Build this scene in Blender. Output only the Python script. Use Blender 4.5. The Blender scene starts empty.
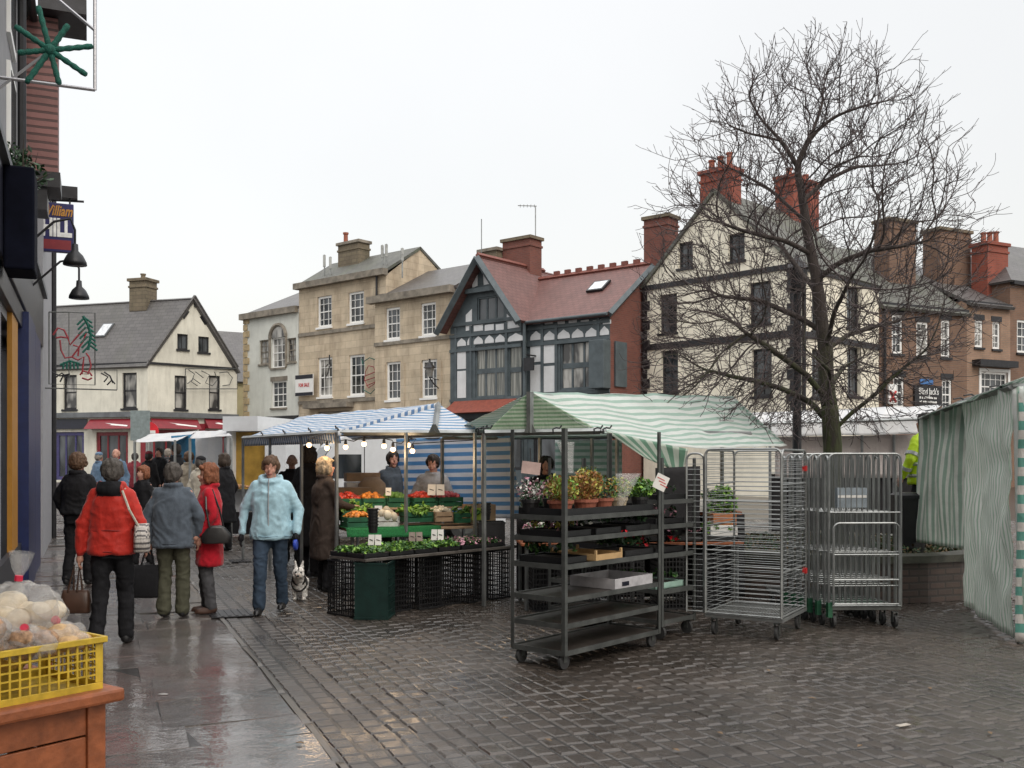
import bpy, bmesh, math, random
import numpy as np
from mathutils import Vector, Matrix, noise
R = math.radians
random.seed(7)
SC = bpy.context.scene
COL = SC.collection
# ---------------------------------------------------------------- camera frame used for surveying the photo
EYE, F, HZ = 1.6, 1000.0, 460.0
def D(px, py, Y):                       # point seen at pixel (px,py) standing Y metres away
    return Vector(((px-512)*Y/F, Y, EYE+(HZ-py)*Y/F))
def G(px, py):                          # point of the flat ground seen at a pixel
    Y = EYE*F/(py-HZ); return Vector(((px-512)*Y/F, Y, 0))
def gz(y): return max(0.0, (y-18)*0.02)
SE = Vector((-0.387, 0.922, 0)); SN = Vector((0.922, 0.387, 0))     # street direction and its right-hand normal
def S(u, n, z=0): return SE*u+SN*n+Vector((0,0,z))
# ---------------------------------------------------------------- materials
MATS = {}
def nodes(name):
    m = bpy.data.materials.new(name); m.use_nodes = True
    nt = m.node_tree; b = nt.nodes['Principled BSDF']
    return m, nt, b
def N(nt, t, **kw):
    n = nt.nodes.new(t)
    for k, v in kw.items():
        if k in n.inputs: n.inputs[k].default_value = v
        else: setattr(n, k, v)
    return n
def L(nt, a, b): nt.links.new(a, b)
def c4(c): return (c[0], c[1], c[2], 1)
def ramp(nt, fac, c0, c1, p0=0.3, p1=0.7):
    r = N(nt, 'ShaderNodeValToRGB'); e = r.color_ramp.elements
    e[0].position = p0; e[1].position = p1; e[0].color = c4(c0); e[1].color = c4(c1)
    L(nt, fac, r.inputs[0]); return r.outputs[0]
def mixc(nt, f, a, b, mode='MIX'):
    m = N(nt, 'ShaderNodeMix', data_type='RGBA', blend_type=mode)
    if isinstance(f, float): m.inputs[0].default_value = f
    else: L(nt, f, m.inputs[0])
    for i, x in ((6, a), (7, b)):
        if isinstance(x, tuple): m.inputs[i].default_value = c4(x)
        else: L(nt, x, m.inputs[i])
    return m.outputs[2]
def tc(nt, kind='Object', scale=(1,1,1)):
    t = N(nt, 'ShaderNodeTexCoord'); mp = N(nt, 'ShaderNodeMapping'); mp.inputs['Scale'].default_value = scale
    L(nt, t.outputs[kind], mp.inputs[0]); return mp.outputs[0]
def noi(nt, vec, scale, detail=4, rough=.6):
    n = N(nt, 'ShaderNodeTexNoise', Scale=scale, Detail=detail, Roughness=rough); L(nt, vec, n.inputs['Vector']); return n.outputs['Fac']
def bump(nt, b, h, strength=.4, dist=.02):
    n = N(nt, 'ShaderNodeBump', Strength=strength, Distance=dist); L(nt, h, n.inputs['Height']); L(nt, n.outputs[0], b.inputs['Normal'])
def plain(name, col, rough=.6, metal=0, var=.25, scale=8, bmp=.15, bscale=60, spec=.5):
    if name in MATS: return MATS[name]
    m, nt, b = nodes(name); v = tc(nt)
    lo = tuple(x*(1-var) for x in col); hi = tuple(min(1, x*(1+var)) for x in col)
    L(nt, ramp(nt, noi(nt, v, scale), lo, hi), b.inputs['Base Color'])
    b.inputs['Roughness'].default_value = rough; b.inputs['Metallic'].default_value = metal
    b.inputs['Specular IOR Level'].default_value = spec
    if bmp: bump(nt, b, noi(nt, v, bscale), bmp, .01)
    MATS[name] = m; return m
def cloth(name, col, rough=.85, fold=1.0):
    if name in MATS: return MATS[name]
    m, nt, b = nodes(name); v = tc(nt)
    lo = tuple(x*.78 for x in col); hi = tuple(min(1, x*1.15) for x in col)
    L(nt, ramp(nt, noi(nt, v, 14, 5), lo, hi), b.inputs['Base Color'])
    b.inputs['Roughness'].default_value = rough; b.inputs['Sheen Weight'].default_value = .15 if max(col) > .1 else 0; b.inputs['Specular IOR Level'].default_value = .25
    v2 = tc(nt, 'Object', (1.4, 1.4, .9))
    bump(nt, b, noi(nt, v2, 9, 4, .6), .32*fold, .03)
    MATS[name] = m; return m
def brickm(name, c1, c2, mortar, w, h, ms=.012, rough=.85, var=.35, stain=(.05,.045,.04), stain_amt=.35, bs=.35, kind='UV', off=.5):
    if name in MATS: return MATS[name]
    m, nt, b = nodes(name); v = tc(nt, kind)
    t = N(nt, 'ShaderNodeTexBrick', offset=off, Scale=1.0); t.inputs['Brick Width'].default_value = w; t.inputs['Row Height'].default_value = h
    t.inputs['Mortar Size'].default_value = ms; t.inputs['Color1'].default_value = c4(c1); t.inputs['Color2'].default_value = c4(c2); t.inputs['Mortar'].default_value = c4(mortar)
    t.inputs['Bias'].default_value = -.1
    wv = N(nt, 'ShaderNodeMixRGB', blend_type='ADD'); wv.inputs[0].default_value = .02
    nn = N(nt, 'ShaderNodeTexNoise', Scale=3.0); L(nt, v, nn.inputs['Vector']); L(nt, v, wv.inputs[1]); L(nt, nn.outputs['Color'], wv.inputs[2])
    L(nt, wv.outputs[0], t.inputs['Vector'])
    col = mixc(nt, var, t.outputs['Color'], ramp(nt, noi(nt, v, 1.6, 8), tuple(x*.45 for x in c1), tuple(min(1,x*1.5) for x in c2)))
    vs = tc(nt, kind, (1, .25, 1))
    st = ramp(nt, noi(nt, vs, .9, 6, .7), (0,0,0), (1,1,1), .48, .8)
    f = N(nt, 'ShaderNodeMath', operation='MULTIPLY'); L(nt, st, f.inputs[0]); f.inputs[1].default_value = stain_amt
    L(nt, mixc(nt, f.outputs[0], col, stain), b.inputs['Base Color'])
    b.inputs['Roughness'].default_value = rough
    hgt = mixc(nt, .3, t.outputs['Fac'], noi(nt, v, 20, 4)); inv = N(nt, 'ShaderNodeInvert'); L(nt, hgt, inv.inputs['Color'])
    bump(nt, b, inv.outputs[0], bs, .02)
    MATS[name] = m; return m
def render_m(name, col, dirt=.4):
    if name in MATS: return MATS[name]
    m, nt, b = nodes(name); v = tc(nt, 'UV'); vs = tc(nt, 'UV', (1.6, .22, 1))
    base = ramp(nt, noi(nt, v, .8, 8, .65), tuple(x*.82 for x in col), tuple(min(1,x*1.08) for x in col))
    st = ramp(nt, noi(nt, vs, 1.6, 7, .75), (0,0,0), (1,1,1), .45, .85)
    f = N(nt, 'ShaderNodeMath', operation='MULTIPLY'); L(nt, st, f.inputs[0]); f.inputs[1].default_value = dirt
    L(nt, mixc(nt, f.outputs[0], base, (.13,.12,.09)), b.inputs['Base Color'])
    b.inputs['Roughness'].default_value = .9; bump(nt, b, noi(nt, v, 14, 6), .3, .02)
    MATS[name] = m; return m
def glassm(name, lo, hi, rough=.07, scale=1.3, stretch=(1,.35,1)):
    if name in MATS: return MATS[name]
    m, nt, b = nodes(name); v = tc(nt, 'UV', stretch)
    L(nt, ramp(nt, noi(nt, v, scale, 2), lo, hi, .42, .6), b.inputs['Base Color'])
    b.inputs['Roughness'].default_value = rough; b.inputs['Specular IOR Level'].default_value = .6
    bump(nt, b, noi(nt, tc(nt, 'UV'), 1.5, 2), .05, .05)
    MATS[name] = m; return m
def stripem(name, a, c, period, duty, axis, dirt=(.12,.13,.11), dirty=.3, trans=.3, rough=.45, fine=0.0):
    m, nt, b = nodes(name); t = N(nt, 'ShaderNodeTexCoord'); sp = N(nt, 'ShaderNodeSeparateXYZ'); L(nt, t.outputs['UV'], sp.inputs[0])
    q = N(nt, 'ShaderNodeMath', operation='DIVIDE'); L(nt, sp.outputs[axis], q.inputs[0]); q.inputs[1].default_value = period
    fr = N(nt, 'ShaderNodeMath', operation='FRACT'); L(nt, q.outputs[0], fr.inputs[0])
    g = N(nt, 'ShaderNodeMath', operation='GREATER_THAN'); L(nt, fr.outputs[0], g.inputs[0]); g.inputs[1].default_value = duty
    col = mixc(nt, g.outputs[0], a, c)
    d = ramp(nt, noi(nt, tc(nt, 'Object'), 2.3, 8, .7), (0,0,0), (1,1,1), .42, .85)
    f = N(nt, 'ShaderNodeMath', operation='MULTIPLY'); L(nt, d, f.inputs[0]); f.inputs[1].default_value = dirty
    col = mixc(nt, f.outputs[0], col, dirt)
    L(nt, col, b.inputs['Base Color']); b.inputs['Roughness'].default_value = rough
    tr = N(nt, 'ShaderNodeBsdfTranslucent'); L(nt, col, tr.inputs['Color'])
    mx = N(nt, 'ShaderNodeMixShader'); mx.inputs[0].default_value = trans
    L(nt, b.outputs[0], mx.inputs[1]); L(nt, tr.outputs[0], mx.inputs[2])
    L(nt, mx.outputs[0], nt.nodes['Material Output'].inputs['Surface'])
    h = mixc(nt, .5, noi(nt, tc(nt), 5, 6, .7), noi(nt, tc(nt, 'Object', (1,1,.3)), 16, 5, .7)); bump(nt, b, h, .7, .05)
    MATS[name] = m; return m
def emis(name, col, s):
    m, nt, b = nodes(name); b.inputs['Emission Color'].default_value = c4(col); b.inputs['Emission Strength'].default_value = s
    b.inputs['Base Color'].default_value = c4(col); MATS[name] = m; return m
def leafm(name, col, rough=.5):
    if name in MATS: return MATS[name]
    m, nt, b = nodes(name); g = N(nt, 'ShaderNodeNewGeometry')
    L(nt, ramp(nt, g.outputs['Random Per Island'], tuple(x*.5 for x in col), tuple(min(1,x*1.6) for x in col), 0, 1), b.inputs['Base Color'])
    b.inputs['Roughness'].default_value = rough
    MATS[name] = m; return m
# ---------------------------------------------------------------- mesh builder
ORG = {}
class MB:
    def __init__(s): s.v = []; s.f = []; s.m = []; s.uv = []
    def face(s, pts, mat=0, uv=None):
        i = len(s.v); s.v += [Vector(p) for p in pts]; s.f.append(tuple(range(i, i+len(pts)))); s.m.append(mat); s.uv.append(uv)
    def mesh(s, vs, fs, mat=0):
        i = len(s.v); s.v += [Vector(p) for p in vs]
        for f in fs: s.f.append(tuple(i+k for k in f)); s.m.append(mat); s.uv.append(None)
    def ob(s, o, a, b, c, mat=0):          # parallelepiped: origin and three edge vectors
        o, a, b, c = Vector(o), Vector(a), Vector(b), Vector(c)
        if a.cross(b).dot(c) < 0: o = o+a; a = -a
        s.mesh([o, o+a, o+a+b, o+b, o+c, o+a+c, o+a+b+c, o+b+c], [(3,2,1,0),(4,5,6,7),(0,1,5,4),(1,2,6,5),(2,3,7,6),(3,0,4,7)], mat)
    def box(s, x0, y0, z0, x1, y1, z1, mat=0): s.ob((x0,y0,z0), (x1-x0,0,0), (0,y1-y0,0), (0,0,z1-z0), mat)
    def cbox(s, c, size, rz=0, mat=0, tilt=None):
        M = Matrix.Rotation(rz, 3, 'Z')
        if tilt: M = M @ Matrix.Rotation(tilt[0], 3, 'X') @ Matrix.Rotation(tilt[1], 3, 'Y')
        a, b, d = M @ Vector((size[0],0,0)), M @ Vector((0,size[1],0)), M @ Vector((0,0,size[2]))
        s.ob(Vector(c)-a/2-b/2-d/2, a, b, d, mat)
    def tube(s, pts, rad, n=6, mat=0, cap=True):
        pts = [Vector(p) for p in pts]; k = len(pts)
        if not hasattr(rad, '__len__'): rad = [rad]*k
        vs = []; up = None
        for i, p in enumerate(pts):
            d = (pts[min(i+1, k-1)]-pts[max(i-1, 0)])
            if d.length < 1e-9: d = Vector((0,0,1))
            d.normalize()
            if up is None: up = Vector((0,0,1)) if abs(d.z) < .9 else Vector((1,0,0))
            x = d.cross(up)
            if x.length < 1e-4: x = d.cross(Vector((0,1,0)))
            x.normalize(); y = x.cross(d); up = y
            for j in range(n):
                a = 2*math.pi*j/n; vs.append(p+(x*math.cos(a)+y*math.sin(a))*rad[i])
        fs = []
        for i in range(k-1):
            for j in range(n): fs.append((i*n+j, i*n+(j+1)%n, (i+1)*n+(j+1)%n, (i+1)*n+j))
        if cap: fs.append(tuple(range(n-1, -1, -1))); fs.append(tuple((k-1)*n+j for j in range(n)))
        s.mesh(vs, fs, mat)
    def bar(s, p, q, r, n=6, mat=0): s.tube([p, q], r, n, mat)
    def sbar(s, p, q, w, mat=0):           # square bar
        s.tube([p, q], w*.7071, 4, mat)
    def ball(s, c, r, nu=8, nv=6, mat=0, M=None, sq=None):
        if not hasattr(r, '__len__'): r = (r, r, r)
        vs = []; fs = []
        for i in range(nv+1):
            t = math.pi*i/nv
            for j in range(nu):
                a = 2*math.pi*j/nu; p = Vector((r[0]*math.sin(t)*math.cos(a), r[1]*math.sin(t)*math.sin(a), r[2]*math.cos(t)))
                if M: p = M @ p
                vs.append(Vector(c)+p)
        for i in range(nv):
            for j in range(nu): fs.append((i*nu+j, (i+1)*nu+j, (i+1)*nu+(j+1)%nu, i*nu+(j+1)%nu))
        s.mesh(vs, fs, mat)
    def lathe(s, c, prof, n=12, mat=0, ax='z', cap=True):    # prof: [(r,h)]
        vs = []; fs = []; k = len(prof)
        for r, h in prof:
            for j in range(n):
                a = 2*math.pi*j/n
                if ax == 'z': p = Vector((r*math.cos(a), r*math.sin(a), h))
                elif ax == 'x': p = Vector((h, r*math.cos(a), r*math.sin(a)))
                else: p = Vector((r*math.sin(a), h, r*math.cos(a)))
                vs.append(Vector(c)+p)
        for i in range(k-1):
            for j in range(n): fs.append((i*n+j, i*n+(j+1)%n, (i+1)*n+(j+1)%n, (i+1)*n+j))
        if cap: fs.append(tuple(range(n-1, -1, -1))); fs.append(tuple((k-1)*n+j for j in range(n)))
        s.mesh(vs, fs, mat)
    def slab(s, pts, th, mat=0):           # polygon extruded against its normal
        pts = [Vector(p) for p in pts]; n = (pts[1]-pts[0]).cross(pts[2]-pts[0]).normalized(); k = len(pts)
        if n.z < -.2: pts = pts[::-1]; n = -n
        s.mesh(pts+[p-n*th for p in pts], [tuple(range(k)), tuple(range(2*k-1, k-1, -1))]+[(j, j+k, (j+1)%k+k, (j+1)%k) for j in range(k)], mat)
    def leaves(s, c, size, n, ls, mats=(0,), up=.3, shape='ell'):
        c = Vector(c)
        for _ in range(n):
            while True:
                p = Vector((random.uniform(-1,1), random.uniform(-1,1), random.uniform(-1,1)))
                if shape == 'box' or p.length < 1: break
            p = Vector((p.x*size[0], p.y*size[1], p.z*size[2]))+c
            d = Vector((random.gauss(0,1), random.gauss(0,1), random.gauss(0,1)+up)).normalized(); e = d.orthogonal().normalized()
            e = Matrix.Rotation(random.uniform(0, 6.28), 3, d) @ e; l = ls*random.uniform(.6, 1.4); w = d.cross(e)
            s.mesh([p-e*l*.5, p+w*l*.28+d*l*.08, p+e*l*.5, p-w*l*.28+d*l*.08], [(0,1,2,3)], random.choice(mats))
    def build(s, name, mats, parent=None, local=False, smooth=False, bevel=0, kind=None):
        if not isinstance(mats, (list, tuple)): mats = [mats]
        org = Vector((0,0,0))
        if parent is not None: org = Vector((0,0,0)) if local else ORG.get(parent.name, Vector((0,0,0)))
        elif not local and kind is None and s.v:
            xs = [v.x for v in s.v]; ys = [v.y for v in s.v]; org = Vector(((min(xs)+max(xs))/2, (min(ys)+max(ys))/2, min(v.z for v in s.v)))
        me = bpy.data.meshes.new(name); me.from_pydata([tuple(v-org) for v in s.v], [], s.f)
        for m in mats: me.materials.append(m)
        me.polygons.foreach_set('material_index', s.m)
        uvl = me.uv_layers.new(name='UVMap'); data = np.zeros(len(me.loops)*2, dtype=np.float32); li = 0
        Z = Vector((0,0,1))
        for fi, f in enumerate(s.f):
            e = s.uv[fi]
            if e is None:
                a, b2, c = s.v[f[0]], s.v[f[1]], s.v[f[2]]; n = (b2-a).cross(c-a)
                if n.length < 1e-12: n = Vector((0,0,1))
                n.normalize()
                if abs(n.z) > .95: uu, vv = Vector((1,0,0)), Vector((0,1,0))
                else: uu = Z.cross(n).normalized(); vv = n.cross(uu)
                for vi in f:
                    p = s.v[vi]; data[li] = p.dot(uu); data[li+1] = p.dot(vv); li += 2
            else:
                for q in e: data[li] = q[0]; data[li+1] = q[1]; li += 2
        uvl.data.foreach_set('uv', data)
        if smooth: me.polygons.foreach_set('use_smooth', [True]*len(me.polygons))
        me.update()
        o = bpy.data.objects.new(name, me); COL.objects.link(o)
        if parent is not None: o.parent = parent; ORG[o.name] = ORG.get(parent.name, Vector((0,0,0)))
        else:
            o.location = org; ORG[o.name] = org
        if kind: o['kind'] = kind
        if bevel:
            bv = o.modifiers.new('bevel', 'BEVEL'); bv.width = bevel; bv.segments = 2; bv.limit_method = 'ANGLE'
        return o
def tag(o, label, cat, group=None, kind=None):
    if label: o['label'] = label
    if cat: o['category'] = cat
    if group: o['group'] = group
    if kind: o['kind'] = kind
    return o
def thing(name, label, cat, loc=(0,0,0), rz=0, group=None):
    o = bpy.data.objects.new(name, None); o.empty_display_size = .2; COL.objects.link(o); o.location = loc; o.rotation_euler = (0,0,rz)
    ORG[o.name] = Vector(loc); return tag(o, label, cat, group)
def copy_tree(o, parent=None):
    c = o.copy(); COL.objects.link(c); c.parent = parent
    if parent is None: pass
    for ch in list(o.children): copy_tree(ch, c)
    return c
def dup(o, loc, rz, label=None, group=None):
    c = copy_tree(o); c.location = loc; c.rotation_euler = (0,0,rz)
    if label: c['label'] = label
    if group: c['group'] = group
    return c
def text(s, size, org, right, up, mat, parent=None, name='lettering', align='CENTER', bold=0, ext=.004, shear=0, parent_local=False, width=None):
    cu = bpy.data.curves.new('lettering', 'FONT'); cu.body = s; cu.size = size; cu.align_x = align; cu.align_y = 'CENTER'; cu.extrude = ext; cu.offset = bold; cu.shear = shear
    t = bpy.data.objects.new('tmp', cu); COL.objects.link(t); dg = bpy.context.evaluated_depsgraph_get(); dg.update()
    me = bpy.data.meshes.new_from_object(t.evaluated_get(dg)); bpy.data.objects.remove(t)
    right = Vector(right).normalized(); up = Vector(up).normalized(); n = right.cross(up); o0 = Vector(org)-(Vector((0,0,0)) if parent_local or parent is None else ORG[parent.name])
    k = 1.0
    if width:
        xs = [v.co.x for v in me.vertices]; k = width/max(1e-6, max(xs)-min(xs))
    for v in me.vertices:
        x, y, z = v.co; v.co = o0+right*x*k+up*y+n*(z+.004)
    me.materials.clear(); me.materials.append(mat); o = bpy.data.objects.new(name, me); COL.objects.link(o); o.parent = parent
    if parent: ORG[o.name] = ORG[parent.name]
    return o
# ---------------------------------------------------------------- voxel-fused organic meshes (people, dog)
def capsule(mb, p, q, r0, r1, n=12, flat=None):
    p, q = Vector(p), Vector(q); d = (q-p); l = d.length; d.normalize(); pts = []; rr = []
    for t in (0, .35, .7, 1): a = (1-t)*math.pi/2; pts.append(p-d*r0*math.sin(a)); rr.append(max(.001, r0*math.cos(a)))
    for t in (1, .7, .35, 0): a = (1-t)*math.pi/2; pts.append(q+d*r1*math.sin(a)); rr.append(max(.001, r1*math.cos(a)))
    mb.tube(pts, rr, n)
def loft(mb, rings, n=20, pw=2.4):      # rings: (z, cx, cy, rx, ry) superellipse
    vs = []; fs = []
    for z, cx, cy, rx, ry in rings:
        for j in range(n):
            a = 2*math.pi*j/n; c, s_ = math.cos(a), math.sin(a)
            vs.append((cx+rx*math.copysign(abs(c)**(2/pw), c), cy+ry*math.copysign(abs(s_)**(2/pw), s_), z))
    k = len(rings)
    for i in range(k-1):
        for j in range(n): fs.append((i*n+j, i*n+(j+1)%n, (i+1)*n+(j+1)%n, (i+1)*n+j))
    fs.append(tuple(range(n-1, -1, -1))); fs.append(tuple((k-1)*n+j for j in range(n)))
    mb.mesh(vs, fs)
def fuse(mb, name, mats, parent, voxel, amp=0, nscale=(9,9,5), smooth=2, assign=None, scale=1.0, seed=0, ridge=False):
    me = bpy.data.meshes.new('t'); me.from_pydata([tuple(v*scale) for v in mb.v], [], mb.f); me.update()
    bm = bmesh.new(); bm.from_mesh(me); bmesh.ops.recalc_face_normals(bm, faces=bm.faces); bm.to_mesh(me); bm.free()
    o = bpy.data.objects.new('t', me); COL.objects.link(o)
    r = o.modifiers.new('r', 'REMESH'); r.mode = 'VOXEL'; r.voxel_size = voxel; r.use_smooth_shade = True
    sm = o.modifiers.new('s', 'SMOOTH'); sm.iterations = smooth; sm.factor = .5
    dg = bpy.context.evaluated_depsgraph_get(); dg.update()
    m2 = bpy.data.meshes.new_from_object(o.evaluated_get(dg)); bpy.data.objects.remove(o); bpy.data.meshes.remove(me)
    m2.name = name
    if amp:
        off = Vector((seed*3.1, seed*1.7, seed*5.3)); nn = [v.normal.copy() for v in m2.vertices]
        for v, nv in zip(m2.vertices, nn):
            p = v.co/scale; q = Vector((p.x*nscale[0], p.y*nscale[1], p.z*nscale[2]))+off
            if ridge:
                w_ = Vector((noise.noise(q*.7), noise.noise(q*.7+Vector((9,0,0))), noise.noise(q*.7+Vector((0,9,0)))))*.9
                v.co += nv*amp*(.8*noise.noise(q*.6)+1.0*(.32-abs(noise.noise(q+w_))*1.6)+.4*(.3-abs(noise.noise(q*2.1+w_*2))*1.5))
            else: v.co += nv*amp*(noise.noise(q)+.5*noise.noise(q*2.3))
    m2.materials.clear()
    for m in mats: m2.materials.append(m)
    for p in m2.polygons:
        p.use_smooth = True; p.material_index = assign(p.center/scale, p.normal) if assign else 0
    o = bpy.data.objects.new(name, m2); COL.objects.link(o); o.parent = parent
    return o
# ---------------------------------------------------------------- shared materials
M_galv = plain('galvanised', (.28,.29,.285), .45, .7, .3, 5, .1)
M_steel = plain('grey_steel', (.10,.105,.10), .5, .5, .35, 6, .15)
M_dark = plain('dark_iron', (.022,.022,.025), .45, .3, .3)
M_black = plain('black_plastic', (.012,.012,.013), .45, 0, .3)
M_rubber = plain('rubber', (.03,.03,.03), .7)
M_white = plain('white_paint', (.74,.74,.72), .5, 0, .08, 3)
M_sash = plain('sash_paint', (.80,.80,.78), .45, 0, .05, 3)
M_stone_trim = plain('stone_trim', (.21,.185,.15), .85, 0, .45, 2.5, .3, 25)
M_timber = plain('grey_timber', (.075,.095,.105), .6, 0, .25, 3)
M_lead = plain('lead', (.14,.15,.16), .6, .2, .25, 3)
M_card = plain('price_card', (.72,.70,.66), .7, 0, .06)
M_cardb = plain('cardboard', (.34,.23,.14), .85, 0, .2)
M_orange_t = plain('terracotta', (.27,.085,.05), .75, 0, .2)
M_soil = plain('soil', (.025,.018,.012), .95, 0, .5, 20, .6, 40)
M_green_pl = plain('green_plastic', (.010,.085,.038), .45, 0, .35)
M_skin = plain('skin', (.52,.30,.22), .55, 0, .1, 10)
M_eye = plain('eye_dark', (.06,.035,.03), .4); M_lip = plain('lip', (.33,.10,.09), .5)
def wet_ground(name, lo, hi, r0, r1, bs=.5, red=None, spec=.5, coat_b=.35, coat=1.0):
    m, nt, b = nodes(name); v = tc(nt); g = N(nt, 'ShaderNodeNewGeometry')
    c = ramp(nt, g.outputs['Random Per Island'], lo, hi, 0, 1)
    c = mixc(nt, .6, c, ramp(nt, noi(nt, v, 1.2, 6, .7), tuple(x*.5 for x in lo), tuple(x*1.25 for x in hi)))
    if red: 
        rr = ramp(nt, noi(nt, v, .9, 3), (0,0,0), (1,1,1), .5, .72); c = mixc(nt, rr, c, red)
    L(nt, c, b.inputs['Base Color'])
    rg = N(nt, 'ShaderNodeMapRange'); rg.inputs[1].default_value = .38; rg.inputs[2].default_value = .66; rg.inputs[3].default_value = r0; rg.inputs[4].default_value = r1
    L(nt, noi(nt, v, .8, 5, .65), rg.inputs[0]); L(nt, rg.outputs[0], b.inputs['Roughness'])
    b.inputs['Specular IOR Level'].default_value = spec
    h = mixc(nt, .35, noi(nt, v, 9, 5, .6), noi(nt, v, 70, 3)); bump(nt, b, h, bs, .02)
    cw = N(nt, 'ShaderNodeMapRange'); cw.inputs[1].default_value = .40; cw.inputs[2].default_value = .60; cw.inputs[3].default_value = coat; cw.inputs[4].default_value = .25*coat; L(nt, noi(nt, v, .8, 5, .65), cw.inputs[0]); L(nt, cw.outputs[0], b.inputs['Coat Weight'])
    b.inputs['Coat Roughness'].default_value = .09; b.inputs['Coat IOR'].default_value = 1.33
    cb = N(nt, 'ShaderNodeBump', Strength=coat_b, Distance=.02); L(nt, noi(nt, v, 5, 4, .6), cb.inputs['Height']); L(nt, cb.outputs[0], b.inputs['Coat Normal'])
    MATS[name] = m; return m
M_sett = wet_ground('wet_setts', (.032,.026,.021), (.072,.058,.048), .15, .46, .8, coat_b=.14, coat=.5)
M_gutter = wet_ground('wet_gutter_setts', (.045,.038,.034), (.075,.064,.057), .22, .45, .5, coat_b=.10, coat=.2)
M_flag = wet_ground('wet_flagstone', (.085,.073,.067), (.125,.108,.10), .06, .30, .9, (.10,.055,.045))
M_joint = wet_ground('wet_joint', (.014,.012,.010), (.022,.019,.016), .3, .5, .6, coat_b=.1, coat=.3)
m, nt, b = nodes('far_paving'); v = tc(nt, 'Object')
t = N(nt, 'ShaderNodeTexBrick', Scale=1.0); t.inputs['Brick Width'].default_value = .2; t.inputs['Row Height'].default_value = .13; t.inputs['Mortar Size'].default_value = .012
t.inputs['Color1'].default_value = (.04,.032,.027,1); t.inputs['Color2'].default_value = (.08,.066,.058,1); t.inputs['Mortar'].default_value = (.015,.013,.012,1); L(nt, v, t.inputs['Vector'])
L(nt, t.outputs['Color'], b.inputs['Base Color']); b.inputs['Roughness'].default_value = .3; bump(nt, b, noi(nt, v, 6, 4), .5, .03); M_far = m
M_ashlar = brickm('ashlar', (.62,.52,.385), (.45,.37,.265), (.30,.25,.19), .75, .32, .010, .9, .45, (.17,.115,.075), .8, .25)
M_quoin = plain('quoin_stone', (.40,.31,.18), .85, 0, .3, 3, .3, 20)
M_brick_brown = brickm('brown_brick', (.22,.12,.075), (.15,.085,.06), (.17,.15,.12), .23, .075, .01, .9, .4, (.06,.045,.035), .4, .3)
M_brick_red = brickm('red_brick', (.21,.07,.05), (.14,.05,.04), (.15,.11,.09), .23, .075, .008, .9, .35, (.06,.03,.025), .3, .3)
M_chim_red = brickm('chimney_red_brick', (.30,.075,.045), (.22,.055,.035), (.18,.11,.09), .23, .08, .008, .9, .3, (.08,.03,.02), .3, .3)
M_chim_buff = brickm('chimney_buff_stone', (.20,.165,.11), (.15,.12,.085), (.08,.07,.055), .35, .18, .012, .95, .4, (.04,.045,.03), .5, .3)
M_slate = brickm('slate', (.115,.108,.105), (.075,.07,.07), (.035,.033,.032), .34, .20, .012, .45, .4, (.075,.08,.05), .45, .35)
M_slate_mossy = brickm('mossy_slate', (.12,.12,.105), (.08,.08,.07), (.035,.035,.03), .34, .20, .012, .6, .4, (.09,.11,.05), .8, .35)
M_tile_red = brickm('red_tile', (.175,.080,.070), (.130,.060,.052), (.06,.03,.028), .26, .19, .014, .6, .4, (.07,.035,.03), .5, .45)
M_tilehang = brickm('tile_hanging', (.26,.12,.11), (.20,.09,.08), (.02,.012,.012), 9.0, .10, .018, .6, .3, (.06,.03,.03), .3, .6)
M_cream = render_m('cream_render', (.68,.66,.57), .5)
M_white_r = render_m('white_render', (.82,.77,.64), .3)
M_grey_r = render_m('grey_render', (.62,.63,.58), .3)
M_yellow_r = render_m('yellow_render', (.55,.47,.27), .3)
M_glass = glassm('dark_glass', (.015,.018,.02), (.09,.10,.11))
M_glass_c = glassm('curtained_glass', (.05,.05,.05), (.42,.41,.38), .12, 2.2)
M_glass_b = glassm('blind_glass', (.10,.11,.10), (.33,.33,.30), .1, 5, (4,.1,1))
M_redpaint = plain('red_fascia', (.20,.014,.022), .4, 0, .15)
M_navy = plain('navy_paint', (.007,.008,.018), .4, 0, .3)
M_blue_p = plain('blue_paint', (.008,.018,.085), .4, 0, .2)
M_yellow_p = plain('yellow_paint', (.42,.19,.02), .5, 0, .1)
M_bark = plain('bark', (.055,.042,.032), .9, 0, .4, 12, .8, 30)
m, nt, b = nodes('mossy_bark'); v = tc(nt, 'Object', (1,1,.35))
ms = ramp(nt, noi(nt, v, 5, 6, .7), (.04,.033,.028), (.075,.10,.03), .38, .62); tg = N(nt, 'ShaderNodeTexCoord'); sz = N(nt, 'ShaderNodeSeparateXYZ'); L(nt, tg.outputs['Object'], sz.inputs[0])
zr = N(nt, 'ShaderNodeMapRange'); zr.inputs[1].default_value = 1.2; zr.inputs[2].default_value = 3.2; zr.inputs[3].default_value = 1; zr.inputs[4].default_value = .0; L(nt, sz.outputs[2], zr.inputs[0])
L(nt, mixc(nt, zr.outputs[0], (.05,.038,.033), ms), b.inputs['Base Color']); b.inputs['Roughness'].default_value = .9
bump(nt, b, noi(nt, v, 28, 6), .9, .03); M_trunk = m
m, nt, b = nodes('twig'); b.inputs['Base Color'].default_value = (.065,.048,.047,1); b.inputs['Roughness'].default_value = .8; M_twig = m
M_wood = plain('orange_wood', (.27,.082,.03), .5, 0, .3, 14, .3, 35)
M_baize = plain('green_baize', (.01,.085,.045), .9, 0, .15)
M_crate_y = plain('yellow_plastic', (.52,.35,.03), .45, 0, .3, 14)
W_white = (.72,.74,.76)
M_blue_stripe = stripem('blue_stripe_tarp', (.74,.76,.80), (.16,.33,.54), .105, .55, 1, (.3,.33,.36), .25, .3)
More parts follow.
